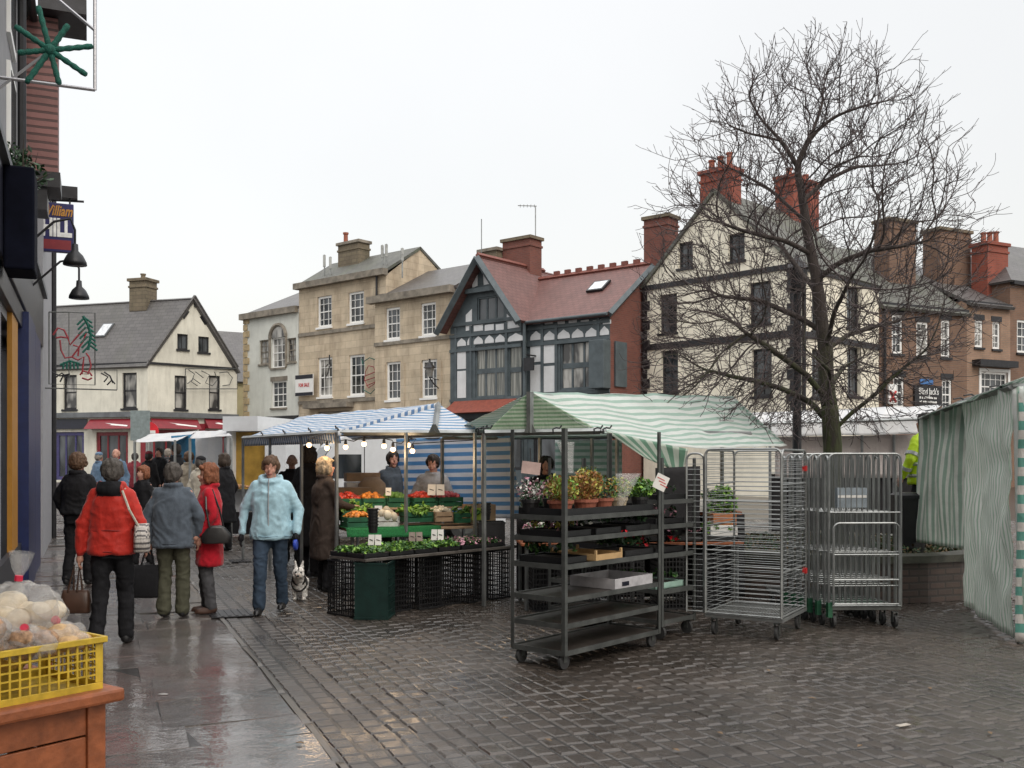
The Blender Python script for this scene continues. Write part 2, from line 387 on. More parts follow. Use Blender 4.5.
M_blue_curtain = stripem('blue_stripe_curtain', (.80,.82,.86), (.20,.44,.70), .115, .52, 1, (.3,.33,.36), .15, .55)
M_blue_stripe_x = stripem('blue_stripe_valance', (.70,.72,.74), (.10,.22,.42), .10, .5, 0, (.3,.33,.36), .2, .3)
M_green_stripe = stripem('green_stripe_tarp', (.78,.81,.78), (.42,.58,.50), .088, .55, 1, (.30,.34,.30), .35, .4, .35)
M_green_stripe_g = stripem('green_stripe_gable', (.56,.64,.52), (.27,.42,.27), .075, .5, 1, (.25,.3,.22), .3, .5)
M_green_stripe_x = stripem('green_stripe_flap', (.66,.72,.64), (.22,.40,.29), .11, .5, 0, (.2,.24,.2), .25, .5)
M_curtain = stripem('pale_green_curtain', (.90,.91,.88), (.55,.68,.58), .062, .62, 0, (.40,.42,.38), .25, .5, .3)
M_curtain_b = stripem('green_flap_curtain', (.80,.82,.76), (.42,.55,.46), .085, .5, 0, (.10,.12,.10), .5, .3)
M_curtain_h = stripem('green_band_curtain', (.72,.68,.63), (.14,.38,.31), .16, .5, 1, (.10,.12,.10), .35, .2)
M_tarp_w = stripem('white_tarp', (.78,.78,.78), (.74,.75,.76), .5, .5, 0, (.35,.35,.34), .3, .35)
M_tarp_pink = stripem('pale_side_sheet', (.52,.46,.44), (.50,.45,.43), .5, .5, 0, (.30,.27,.26), .5, .2)
M_tarp_blue = stripem('plain_blue_tarp', (.02,.17,.32), (.02,.17,.32), .5, .5, 0, (.01,.06,.12), .3, .2)
m, nt, b = nodes('cellophane'); b.inputs['Base Color'].default_value = (.75,.74,.72,1); b.inputs['Roughness'].default_value = .12
b.inputs['Alpha'].default_value = .26; b.inputs['Specular IOR Level'].default_value = 1.0; bump(nt, b, noi(nt, tc(nt), 22, 5, .7), 1.0, .03); M_cello = m
L_green = leafm('leaf_green', (.045,.12,.025)); L_dark = leafm('leaf_dark', (.015,.05,.015)); L_lime = leafm('leaf_lime', (.16,.30,.04))
L_yel = leafm('leaf_yellow', (.30,.28,.045)); L_or = leafm('leaf_orange', (.27,.12,.03)); L_red = leafm('petal_red', (.50,.01,.02))
L_pink = leafm('petal_pink', (.45,.22,.28)); L_wh = leafm('petal_white', (.6,.6,.55)); L_dirt = leafm('ivy_olive', (.045,.055,.02))
M_bulb = emis('bulb_glow', (1,.66,.36), 5)
M_tom = leafm('red_fruit', (.42,.035,.015), .3); M_orf = leafm('orange_fruit', (.50,.17,.02), .45)
M_mush = leafm('cream_veg', (.45,.40,.30), .7); M_gveg = leafm('green_veg', (.11,.22,.04), .5); M_pinkf = leafm('pink_fruit', (.40,.06,.07), .4)
# ---------------------------------------------------------------- ground
def ground_sheet():
    mb = MB(); xs = [-400,-60,-30,0,30,60,400]; ys = [-40,0,18,50,75,120,400]
    h = lambda y: gz(min(y, 75))-.0075
    for i in range(len(xs)-1):
        for j in range(len(ys)-1):
            mb.face([(xs[i],ys[j],h(ys[j])),(xs[i+1],ys[j],h(ys[j])),(xs[i+1],ys[j+1],h(ys[j+1])),(xs[i],ys[j+1],h(ys[j+1]))])
    o = mb.build('ground', M_joint, kind='structure')
ground_sheet()
def in_view(p, m=1.6): return p.y > 3.6 and abs(p.x) < p.y*.53+m
def sett(mb, c, lu, ln, h, ang=0, mat=0, ins=.014):
    ju = lambda a: a+random.uniform(-.006, .006)
    M = Matrix.Rotation(ang+random.uniform(-.03, .03), 3, 'Z'); cr = [(-1,-1),(1,-1),(1,1),(-1,1)]
    low = []; top = []; tx, ty = random.uniform(-.02, .02), random.uniform(-.02, .02)
    for a, b_ in cr:
        l = SE*ju(a*lu/2)+SN*ju(b_*ln/2); l = M @ l; low.append(c+l+Vector((0,0,-.009)))
        tp = l*(1-ins/(ln/2)); top.append(c+tp+Vector((0,0,h+tp.x*tx+tp.y*ty)))
    mid = [low[i].lerp(top[i], .75)+Vector((0,0,.002)) for i in range(4)]
    fs = [(8,9,10,11)]
    for i in range(4): j = (i+1)%4; fs += [(i,j,4+j,4+i), (4+i,4+j,8+j,8+i)]
    mb.mesh(low+mid+top, fs, mat)
mb = MB(); random.seed(11)
LU, LN = .178, .116; n = 1.625+LN/2; row = 0
while n < 27:
    off = random.random()*LU; u = -8+off; wob = random.uniform(-.004, .004)
    while u < 31:
        l = LU*random.uniform(.82, 1.18); bend = (.10*math.sin(u*.35+n*.2)+.05*math.sin(n*.9)+.03*math.sin(u*1.3+n*2.1))*min(1,(n-1.62)/3)
        c = S(u+l/2, n+bend+wob*0)
        if in_view(c) and c.y < 24.5:
            c.z = gz(c.y); sett(mb, c, l-random.uniform(.005,.013), LN-random.uniform(.003,.010), random.uniform(-.004, .004), ins=random.uniform(.012,.022))
        u += l
    n += LN; row += 1
o = mb.build('square_paving', M_sett, kind='structure')
mb = MB()
for k in range(3):
    u = 0
    while u < 45:
        l = .165*random.uniform(.9, 1.1); c = S(u+l/2, 1.235+.13*(k+.5))
        if c.y > 3.6 and c.y < 42:
            c.z = gz(c.y)-(.006 if k == 1 else .001); sett(mb, c, l-.012, .13-.012, 0, 0, 0, .012)
        u += l
mb.build('gutter', M_gutter, kind='structure')
mb = MB()                                # narrow kerb edging strip, barely raised
u = 0
while u < 45:
    l = .9*random.uniform(.9, 1.1); c = S(u+l/2, 1.205)
    if c.y > 3.5: c.z = gz(c.y); sett(mb, c, l-.004, .045, .002, 0, 0, .005)
    u += l
mb.build('kerb', plain('kerb_stone', (.085,.072,.06), .3, 0, .3, 4), kind='structure')
mb = MB(); n = 1.175
rows = []
u = 1.5
while u < 46:
    dl = random.choice((.45,.6,.6,.75)); n = 1.178
    while n > -.85:
        w = min(random.uniform(.45,.95), n+.86)
        if n-w < -.6: w = n+.86
        c = S(u+dl/2, n-w/2)
        if c.y > 3.0: c.z = gz(c.y); sett(mb, c, dl-.001, w-.001, random.uniform(-.001,.001), 0, 0, .002)
        n -= w
    u += dl
mb.build('pavement', M_flag, kind='structure')
mb = MB()
for k in range(24):
    pass
mb.face([(-60,24.5,gz(24.5)),(60,24.5,gz(24.5)),(60,75,gz(75)),(-60,75,gz(75))]); mb.build('far_paving', M_far, kind='structure')
# iron drain covers and litter on the setts
def cover(p, w, l, label):
    mb = MB(); p = Vector(p); mb.ob(p+Vector((0,0,.006)), SE*l, SN*w, (0,0,.008))
    for k in range(6): mb.ob(p+SN*(w*(k+.35)/6)+SE*.03+Vector((0,0,.014)), SE*(l-.06), SN*(w/14), (0,0,.005))
    tag(mb.build('drain_cover', M_dark), label, 'drain cover', 'iron drain covers')
cover(G(212,619), .42, .5, 'rectangular iron drain cover at the feet of the woman in the long red coat')
cover(G(232,563), .3, .45, 'dark iron drain cover in the road between the red coat and the pale blue jacket')
mb = MB(); p = G(903,727); mb.cbox(p+Vector((0,0,.012)), (.10,.035,.004), .5)
tag(mb.build('litter', plain('dull_strip', (.40,.36,.31), .6, 0, .3, 20)), 'small pale strip of litter lying on the wet setts at the right', 'litter')
mb = MB(); p = G(163,695); mb.ball(p+Vector((0,0,.006)), (.04,.022,.006), 7, 4)
tag(mb.build('paper_scrap', plain('wet_paper', (.26,.25,.24), .5, 0, .3, 20)), 'crumpled pale scrap lying on the pavement near the wooden stand', 'litter')

random.seed(91); lf = plain('fallen_leaf_mat', (.16,.10,.05), .6, 0, .4)
spots = [(585,702),(640,690),(720,735),(505,720),(812,700),(455,690),(676,752),(930,690),(548,742),(860,748),(768,672),(420,640),(990,735),(300,745)]
for i, (x, y) in enumerate(spots):
    p = G(x, y); mb = MB(); a = random.uniform(0,3); c, s_ = math.cos(a)*.028, math.sin(a)*.028
    mb.slab([p+Vector((c,s_,.014)), p+Vector((-s_*.5,c*.5,.018)), p+Vector((-c,-s_,.013)), p+Vector((s_*.5,-c*.5,.019))], .002)
    tag(mb.build('fallen_leaf', lf), 'tiny brown fallen leaf stuck to the wet setts', 'leaf', 'fallen leaves on the wet paving')
# ---------------------------------------------------------------- buildings
class Wall:
    def __init__(s, P0, P1):
        s.a = Vector((P0[0],P0[1],0)); s.b = Vector((P1[0],P1[1],0)); d = s.b-s.a; s.len = d.length; s.d = d.normalized(); s.n = Vector((s.d.y, -s.d.x, 0))
    def at(s, px, py):                    # where the sight line meets the wall plane: (s, z)
        dx = (px-512)/F; den = s.d.x-dx*s.d.y; t = (dx*s.a.y-s.a.x)/den; Y = s.a.y+s.d.y*t
        return t, EYE+(HZ-py)*Y/F
    def rect(s, x0, y0, x1, y1):
        xm, ym = (x0+x1)/2, (y0+y1)/2
        a, _ = s.at(x0, ym); b, _ = s.at(x1, ym); _, z1 = s.at(xm, y0); _, z0 = s.at(xm, y1); return (a, z0, b, z1)
    def P(s, t, z, o=0): return s.a+s.d*t+s.n*o+Vector((0,0,z))
    def ob(s, mb, r, o0, o1, mat=0):
        a, z0, b, z1 = r; mb.ob(s.P(a,z0,o0), s.d*(b-a), s.n*(o1-o0), Vector((0,0,z1-z0)), mat)
    def wall(s, mb, poly, holes, rec=.14, mat=0, rmat=None):
        if rmat is None: rmat = mat
        ss = sorted(set([p[0] for p in poly]+[h[0] for h in holes]+[h[2] for h in holes])); zs = sorted(set([p[1] for p in poly]+[h[1] for h in holes]+[h[3] for h in holes]))
        def clip(pg, ax, lo, hi):
            for v, sg in ((lo, 1), (hi, -1)):
                out = []
                for i in range(len(pg)):
                    p, q = pg[i], pg[(i+1)%len(pg)]; dp, dq = sg*(p[ax]-v), sg*(q[ax]-v)
                    if dp >= 0: out.append(p)
                    if (dp > 0 and dq < 0) or (dp < 0 and dq > 0):
                        k = dp/(dp-dq); out.append((p[0]+(q[0]-p[0])*k, p[1]+(q[1]-p[1])*k))
                pg = out
                if len(pg) < 3: return []
            return pg
        for i in range(len(ss)-1):
            for j in range(len(zs)-1):
                cs, cz = (ss[i]+ss[i+1])/2, (zs[j]+zs[j+1])/2
                if ss[i+1]-ss[i] < 1e-5 or zs[j+1]-zs[j] < 1e-5: continue
                if any(h[0] < cs < h[2] and h[1] < cz < h[3] for h in holes): continue
                pg = clip(clip(list(poly), 0, ss[i], ss[i+1]), 1, zs[j], zs[j+1])
                if len(pg) >= 3: mb.face([s.P(a, z) for a, z in pg], mat)
        for a, z0, b, z1 in holes:
            c = [(a,z0),(b,z0),(b,z1),(a,z1)]
            for k in range(4):
                p, q = c[k], c[(k+1)%4]; mb.face([s.P(p[0],p[1],0), s.P(p[0],p[1],-rec), s.P(q[0],q[1],-rec), s.P(q[0],q[1],0)], rmat)
def window(root, W, r, fm, gm, nx=2, ny=4, fw=.07, rec=.14, sill=None, lintel=None, bw=.022, name='window', sash=True, surround=None):
    a, z0, b, z1 = r; mb = MB(); o0, o1 = -rec+.012, -rec+.07
    W.ob(mb, (a,z0,a+fw,z1), o0, o1); W.ob(mb, (b-fw,z0,b,z1), o0, o1); W.ob(mb, (a+fw,z0,b-fw,z0+fw), o0, o1+.004); W.ob(mb, (a+fw,z1-fw,b-fw,z1), o0, o1+.004)
    for k in range(1, nx): c = a+(b-a)*k/nx; W.ob(mb, (c-bw/2,z0+fw,c+bw/2,z1-fw), o0, o1-.022)
    for k in range(1, ny):
        c = z0+(z1-z0)*k/ny; w = bw*(2.2 if sash and k == ny//2 else 1); W.ob(mb, (a+fw,c-w/2,b-fw,c+w/2), o0, o1-(.018 if sash and k == ny//2 else .026))
    fo = mb.build(name, fm, root)
    g = MB(); g.face([W.P(a,z0,-rec+.02), W.P(b,z0,-rec+.02), W.P(b,z1,-rec+.02), W.P(a,z1,-rec+.02)]); g.build('pane', gm, fo)
    if sill: q = MB(); W.ob(q, (a-.06,z0-.09,b+.06,z0-.002), -.05, .07); q.build('sill', sill, fo)
    if lintel: q = MB(); W.ob(q, (a-.08,z1+.002,b+.08,z1+.22), -.04, .02); q.build('lintel', lintel, fo)
    if surround:
        q = MB(); W.ob(q, (a-.13,z0-.1,a-.002,z1+.13), -.04, .03); W.ob(q, (b+.002,z0-.1,b+.13,z1+.13), -.04, .03); W.ob(q, (a,z1+.002,b,z1+.13), -.04, .028); W.ob(q, (a,z0-.1,b,z0-.002), -.04, .045); q.build('surround', surround, fo)
    return fo
def chimney(root, c, w, d, z0, z1, rz, mat, pots=0, potm=None, cap=None, poth=.45, capover=.08, name='chimney'):
    mb = MB(); c = Vector((c[0],c[1],0)); mb.cbox(c+Vector((0,0,(z0+z1)/2)), (w,d,z1-z0), rz, 0)
    mb.cbox(c+Vector((0,0,z1-.30)), (w+capover,d+capover,.10), rz, 0); mb.cbox(c+Vector((0,0,z1+.03)), (w+2*capover,d+2*capover,.14), rz, 1)
    o = mb.build(name, [mat, cap or mat], root, bevel=.012)
    ax = Matrix.Rotation(rz, 3, 'Z') @ Vector((1,0,0))
    for k in range(pots):
        q = MB(); p = c+ax*((k+.5)/pots-.5)*w*.9+Vector((0,0,z1+.1)); h = poth*(1+.12*((k*7)%3-1))
        q.lathe(p, [(.13,0),(.14,.03),(.115,.08),(.105,h-.08),(.135,h-.05),(.135,h),(.09,h),(.09,h-.05)], 10); q.build('chimney_pot', potm or M_orange_t, o, smooth=False)
    return o
def band(root, W, a, b, z0, z1, out, mat, name='string_course'):
    mb = MB(); W.ob(mb, (a,z0,b,z1), -.02, out); return mb.build(name, mat, root)
def house(name, label, P0, group='buildings round the market square'): return thing(name, label, 'building', (P0[0],P0[1],0), 0, group)
def sides(mb, W, zt, depth, mat=0, left=True, right=True, back=True):
    A, B = W.P(0,0,0), W.P(W.len,0,0); bk = -W.n*depth; up = Vector((0,0,zt))
    if left: mb.face([A+bk, A, A+up, A+bk+up], mat)
    if right: mb.face([B, B+bk, B+bk+up, B+up], mat)
    if back: mb.face([B+bk, A+bk, A+bk+up, B+bk+up], mat)
def ridge_roof(root, W, a, b, ze, zr, half, depth, mat, over=.25, name='roof', side=.0, th=.12):
    mb = MB(); k = (zr-ze)/half; z1 = ze-k*over
    mb.slab([W.P(a-side,z1,over), W.P(b+side,z1,over), W.P(b+side,zr,-half), W.P(a-side,zr,-half)], th)
    k2 = (zr-ze)/(depth-half)
    mb.slab([W.P(b+side,zr,-half), W.P(b+side,ze-k2*over,-depth-over), W.P(a-side,ze-k2*over,-depth-over), W.P(a-side,zr,-half)][::-1][::-1], th)
    return mb.build(name, mat, root)
def gutter_pipe(root, W, a, b, z, mat=M_dark, out=.3):
    mb = MB(); mb.bar(W.P(a,z,out), W.P(b,z,out), .06, 8); mb.build('gutter_pipe', mat, root)
def wires(mb, pts, r=.012, n=4, mat=0): mb.tube(pts, r, n, mat)

# ===== B1 cream gabled house with red shop fronts
CX, CY = -16.4, 45.0
WR = Wall((CX,CY), (-13.2,48.0)); WL = Wall((-23.6,47.3), (CX,CY))
h = house('gabled_house', 'cream gabled house with grey slate roof and red shop fronts at the far left', (CX,CY))
mb = MB(); ze = 6.0
wr = [WR.rect(174.7,375.7,186.7,409.3), WR.rect(209,375.7,220,409.3), WR.rect(177.3,334,188,349.3), WR.rect(198.3,336.7,209,352.3)]
wl = [WL.rect(63.3,375,76.7,409.3), WL.rect(122.3,372.7,136.7,408.3)]
shopR = [WR.rect(152,430,196,482), WR.rect(205,430,234,482)]; shopL = [WL.rect(96,432,128,482), WL.rect(55,432,84,480)]
WR.wall(mb, [(0,0),(WR.len,0),(WR.len,ze),(WR.len/2,9.15),(0,ze)], wr+shopR); WL.wall(mb, [(0,0),(WL.len,0),(WL.len,ze),(0,ze)], wl+shopL)
A = WR.P(WR.len,0); dL = -WL.d*WL.len
mb.face([A, A+dL, A+dL+Vector((0,0,ze)), A+Vector((0,0,ze))])
mb.build('wall', M_cream, h)
for r in wr[:2]: window(h, WR, r, M_dark, M_glass_c, 1, 2, .07, sill=M_dark)
for r in wr[2:]: window(h, WR, r, M_dark, M_glass, 2, 1, .05, sill=M_dark)
for r in wl: window(h, WL, r, M_dark, M_glass_c, 1, 2, .08, sill=M_dark)
for W_, rs, fm in ((WR, shopR, M_redpaint), (WL, shopL[:1], M_redpaint), (WL, shopL[1:], plain('purple_paint', (.05,.045,.14), .5))):
    for r in rs: window(h, W_, r, fm, M_glass, 3, 1, .16, name='shop_window', sash=False, bw=.08)
for W_, x0, x1, m_ in ((WR,150,197,M_redpaint),(WR,204,236,M_redpaint),(WL,91,137,M_redpaint),(WL,50,88,M_navy)):
    a, z0, b, z1 = W_.rect(x0, 419, x1, 429); mb = MB()
    o_ = .5 if m_ is M_redpaint else .12
    mb.mesh([W_.P(a,z1,.06), W_.P(b,z1,.06), W_.P(b,z0,o_), W_.P(a,z0,o_), W_.P(a,z0,.03), W_.P(b,z0,.03)], [(0,3,2,1),(0,4,3),(1,2,5),(3,4,5,2),(0,1,5,4)], 0)
    mb.build('awning' if m_ is M_redpaint else 'fascia', m_, h)
    if m_ is M_redpaint:
        q = MB(); q.mesh([W_.P(a+.2,z1-.12,.16), W_.P(b-.2,z1-.3,.38), W_.P(b-.2,z1-.36,.42), W_.P(a+.2,z1-.2,.24)], [(0,3,2,1)], 0); q.build('awning_stripe', M_white, h)
for W_ in (WR, WL):
    band(h, W_, 0, W_.len, 3.55, 3.78, .18, M_lead, 'cornice')
    band(h, W_, 0, W_.len, 5.92, 6.02, .08, M_dark, 'eaves_board')
    for t_ in ([.05, W_.len-.3] if W_ is WL else [.05, W_.len*.56, W_.len-.3]): band(h, W_, t_, t_+.25, 0, 3.3, .1, M_redpaint, 'pilaster')
mb = MB(); up = Vector((0,0,1)); mid = WR.P(WR.len/2, 9.15); e0 = WR.P(0,ze); e1 = WR.P(WR.len,ze); nn = WR.n*.12
k = (mid-e0)
mb.slab([e0+nn-k*.06, mid+nn, mid+dL*1.05, e0+dL*1.05-k*.06][::-1], .12)
k = (mid-e1)
mb.slab([mid+nn, e1+nn-k*.06, e1+dL*1.05-k*.06, mid+dL*1.05][::-1], .12)
mb.build('roof', M_slate, h)
mb = MB(); mb.sbar(e0+nn*1.0+up*.05, mid+nn*1.0+up*.08, .08); mb.sbar(e1+nn*1.0+up*.05, mid+nn*1.0+up*.08, .08); mb.build('verge', M_slate, h)
mb = MB()
for a_, b_ in (((183,318),(188,311)),((195,307),(195,300)),((201,316),(206,324))):
    p0 = WR.at(*a_); p1 = WR.at(*b_); mb.sbar(WR.P(p0[0],p0[1],.01), WR.P(p1[0],p1[1],.01), .12)
mb.build('vent_slit', M_dark, h)
rp = mid+dL*.37; chimney(h, (rp.x,rp.y), .95, .8, 8.6, 10.05, R(-18), M_chim_buff, 1, M_chim_buff, poth=.3)
sp = e0.lerp(mid, .42)+dL*.53-WL.n*0; mb = MB(); sl = (mid-e0).normalized(); nrm = sl.cross(WL.d); nrm = nrm if nrm.z > 0 else -nrm
mb.ob(sp+nrm*.02, WL.d*.6, sl*.8, nrm*.08, 0); mb.ob(sp+nrm*.10+WL.d*.06+sl*.06, WL.d*.48, sl*.68, nrm*.01, 1); mb.build('skylight', [M_lead, plain('sky_glass', (.6,.63,.66), .1)], h)

# ===== B1b sliver of yellow house between
h = house('yellow_house', 'narrow yellow rendered house with slate roof glimpsed between the gabled house and the grey house', (-15,56)); W = Wall((-17.5,55), (-12.5,58))
mb = MB(); W.wall(mb, [(0,0),(W.len,0),(W.len,6.2),(0,6.2)], []); mb.build('wall', M_yellow_r, h); ridge_roof(h, W, 0, W.len, 6.2, 9.3, 4, 8, M_slate)

# ===== row line
def row_d(px): return 48/(1+.00102*(px-299))
def rowP(px, off=0):
    d_ = row_d(px); p = Vector(((px-512)/F*d_, d_, 0)); return p+Vector((-.64,-.77,0))*off
# ===== B2 grey house with arched window
a, b = rowP(244), rowP(298.5); W = Wall(a, b)
h = house('grey_rendered_house', 'grey rendered house with arched three part window and quoined corner', a)
r_c = W.rect(271.6,337.5,285.3,367.6); r_l = W.rect(259.5,340,268.7,364); r_r = W.rect(287.2,338,296,361.8); r_b = W.rect(271.6,381,286.5,407.7)
mb = MB(); W.wall(mb, [(0,0),(W.len,0),(W.len,8.7),(0,8.7)], [r_c,r_l,r_r,r_b]); sides(mb, W, 8.7, 7); mb.build('wall', M_grey_r, h)
window(h, W, r_c, M_sash, M_glass_c, 3, 4, .06, sill=M_stone_trim); window(h, W, r_l, M_stone_trim, M_glass_c, 2, 4, .06, sill=M_stone_trim); window(h, W, r_r, M_stone_trim, M_glass_c, 2, 4, .06, sill=M_stone_trim)
window(h, W, r_b, M_sash, M_glass, 3, 4, .07, sill=M_stone_trim, lintel=M_stone_trim)
mb = MB(); cx_, cz_ = (r_c[0]+r_c[2])/2, r_c[3]; rr = (r_c[2]-r_c[0])/2+.09
mb.tube([W.P(cx_+rr*math.cos(t), cz_+rr*math.sin(t), .04) for t in [math.pi*i/14 for i in range(15)]], .09, 6); mb.tube([W.P(r_c[0]-.1, r_c[1], .03), W.P(r_c[0]-.1, r_c[3], .03)], .07, 4); mb.tube([W.P(r_c[2]+.1, r_c[1], .03), W.P(r_c[2]+.1, r_c[3], .03)], .07, 4)
mb.build('window_arch', M_stone_trim, h)
mb = MB(); pts = [W.P(cx_+(rr-.09)*math.cos(t), cz_+(rr-.09)*math.sin(t), .015) for t in [math.pi*i/14 for i in range(15)]]; mb.face(pts); mb.build('fanlight', M_glass_c, h)
mb = MB(); z = 3.4; i = 0
while z < 8.5: W.ob(mb, (-.02,z,.46 if i%2 else .3,z+.30), -.02, .045); z += .34; i += 1
mb.build('quoins', M_quoin, h)
band(h, W, -.15, W.len, 8.7, 9.0, .22, M_stone_trim, 'cornice'); band(h, W, 0, W.len, 3.55, 3.75, .06, M_dark)
ridge_roof(h, W, -.1, W.len, 9.0, 10.6, 3.6, 7, M_slate, .1)

# ===== B3 tall ashlar house
a, b = rowP(299), rowP(386); W = Wall(a, b); ze = 9.75
h = house('tall_ashlar_house', 'tall sandstone ashlar house with four white sash windows and a for sale board', a)
wn = [W.rect(317.4,296,331.7,327), W.rect(348.4,291.6,363.8,323.1), W.rect(318,357.5,332.3,396.8), W.rect(349,354.7,364.7,395.4)]
dr = W.rect(318,411,350,452)
mb = MB(); W.wall(mb, [(0,0),(W.len,0),(W.len,ze),(0,ze)], wn+[dr]); sides(mb, W, ze, 4.3)
B_ = W.P(W.len,ze); mb.face([B_, W.P(W.len,ze,-4.3), W.P(W.len,11.25,-2.1)]); mb.build('wall', M_ashlar, h)
for i, r in enumerate(wn): window(h, W, r, M_sash, M_glass if i != 2 else M_glass_c, 3, 4, .10, sill=M_sash)
window(h, W, dr, M_stone_trim, M_glass, 2, 1, .12, name='shop_door', sash=False)
band(h, W, -.1, W.len+.1, ze, ze+.28, .3, M_stone_trim, 'cornice')
z1 = W.at(330,327)[1]; band(h, W, 0, W.len, z1-.30, z1-.14, .07, M_stone_trim); z2 = W.at(330,397.5)[1]; band(h, W, 0, W.len, z2-.26, z2-.10, .07, M_stone_trim)
s0 = W.at(310,405)[0]; s1 = W.at(354,405)[0]; z3 = W.at(330,406)[1]; band(h, W, s0, s1, z3-.1, z3+.12, .45, M_stone_trim, 'door_hood')
ridge_roof(h, W, 0, W.len, ze+.3, 11.35, 2.1, 4.2, M_slate_mossy, .1, side=.05)
c_ = W.P(W.at(326,300)[0], 0, -1.7); chimney(h, (c_.x,c_.y), 1.5, .7, 9.8, 11.95, math.atan2(W.d.y,W.d.x), M_chim_buff, 0, cap=M_stone_trim)
q = MB(); q.lathe(W.P(W.at(318,300)[0], 12.0, -1.7), [(.13,0),(.11,.1),(.1,.5),(.14,.52),(.14,.6)], 8); q.build('chimney_pot', M_orange_t, h)
mb = MB()
for px, y0, y1 in ((316,253,276),(322,255,274),(374,243,262),(378,242,262),(394,246,258)):
    mb = MB(); s_, zt = W.at(px, y0); _, zb = W.at(px, y1); mb.tube([W.P(s_,zb-.8,-.5), W.P(s_,zt,-.5)], .035, 5); mb.cbox(W.P(s_,zt-.3,-.5), (.12,.1,.55), .3); mb.build('antenna', M_galv, h)
# for sale board
r = W.rect(299.5,375,317,396); t = thing('sale_board', 'white and navy estate agent for sale board on the ashlar house', 'sign', W.P((r[0]+r[2])/2, r[1], .3))
mb = MB(); W.ob(mb, r, .2, .25, 0); zt = r[3]; W.ob(mb, (r[0],zt-.2,r[2],zt-.005), .252, .256, 1); W.ob(mb, (r[0],r[1]+.005,r[2],r[1]+.16), .252, .256, 1); mb.build('board', [M_white, M_navy], t)
q = MB(); q.bar(W.P((r[0]+r[2])/2,zt-.1,.2), W.P((r[0]+r[2])/2,zt-.1,-.02), .03); q.bar(W.P((r[0]+r[2])/2,r[1]+.1,.2), W.P((r[0]+r[2])/2,r[1]+.1,-.02), .03); q.build('bracket', M_dark, t)
M_redtxt = plain('red_lettering', (.5,.02,.02), .5)
cm = (r[0]+r[2])/2; zm = (r[1]+r[3])/2
text('FOR SALE', .24, W.P(cm,zm,.256), W.d, (0,0,1), M_redtxt, t, bold=.003, width=.78)
# wrought iron bracket
t = thing('sign_bracket', 'empty wrought iron sign bracket on the ashlar house wall', 'bracket', W.P(W.at(318,368)[0], W.at(318,368)[1], 0))
mb = MB(); p0 = W.P(W.at(326,367)[0], W.at(326,367)[1], .02); q0 = p0+W.n*.1+W.d*1.0; mb.bar(p0, q0+W.n*.6, .03); mb.tube([p0-Vector((0,0,.5)), p0+(q0-p0)*.5+W.n*.2-Vector((0,0,.25)), q0+W.n*.5-Vector((0,0,.05))], .022); mb.tube([q0+W.n*.5, q0+W.n*.5+Vector((0,0,.45))], .03)
mb.build('arm', M_dark, t)

mb = MB(); mb.bar(W.P(W.len-.5,0,.1), W.P(W.len-.5,ze,.1), .05, 8); mb.build('drainpipe', M_dark, h)
# ===== B4 lower stone house
P0, P1 = Vector((-6.03,44.0,0)), Vector((-2.33,40.9,0)); W = Wall(P0, P1); ze = 8.45
h = house('lower_stone_house', 'lower sandstone house with four sash windows beside the half timbered house', P0)
wn = [W.rect(385.6,307.4,400,339.5), W.rect(420.6,302.5,435.8,335.5), W.rect(386.2,361.8,400.5,400), W.rect(421.4,359.5,437,397.7)]
mb = MB(); W.wall(mb, [(0,0),(W.len,0),(W.len,ze),(0,ze)], wn); sides(mb, W, ze, 6.6)
mb.face([W.P(W.len,ze), W.P(W.len,ze,-6), W.P(W.len,10.1,-3)]); mb.build('wall', M_ashlar, h)
for r in wn: window(h, W, r, M_sash, M_glass, 3, 4, .10, sill=M_sash)
for i in (2,3): 
    r = wn[i]; mb = MB(); W.ob(mb, (r[0]-.28,r[1]-.3,r[0]-.02,r[3]-.1), -.02, .03); W.ob(mb, (r[2]+.02,r[1]-.3,r[2]+.28,r[3]-.1), -.02, .03); W.ob(mb, (r[0]-.28,r[1]-.32,r[2]+.28,r[1]-.1), -.02, .035); mb.build('window_surround', M_ashlar, h)
band(h, W, -.25, W.len, ze, ze+.3, .32, M_stone_trim, 'cornice'); z1 = W.at(412,340)[1]; band(h, W, 0, W.len, z1-.12, z1+.04, .07, M_stone_trim)
ridge_roof(h, W, -.2, W.len, ze+.3, 10.3, 3, 6.2, M_slate, .1)
c_ = W.P(W.len-.2, 0, -2.6); chimney(h, (c_.x,c_.y), 1.0, .7, 8.8, 10.55, math.atan2(W.d.y,W.d.x), M_chim_buff, 0, cap=M_stone_trim)
sm_, zm_ = W.at(439,375); t = thing('wall_lantern', 'black iron wall lantern on the corner of the stone house', 'lantern', W.P(sm_,zm_,0))
mb = MB(); c_ = W.P(sm_,zm_+.25,.55); mb.lathe(c_, [(.10,-.35),(.17,-.05),(.19,0)], 6, 1); mb.lathe(c_, [(.26,0),(.05,.24),(.03,.34),(.05,.38)], 6, 0); mb.build('lamp_head', [M_dark, plain('lantern_glass', (.2,.2,.19), .15)], t)
mb = MB(); mb.tube([W.P(sm_,zm_-.55,.02), W.P(sm_,zm_-.4,.3), c_-Vector((0,0,.4))], .025); mb.tube([W.P(sm_,zm_-.2,.02), c_-Vector((0,0,.38))], .02); mb.build('bracket', M_dark, t)

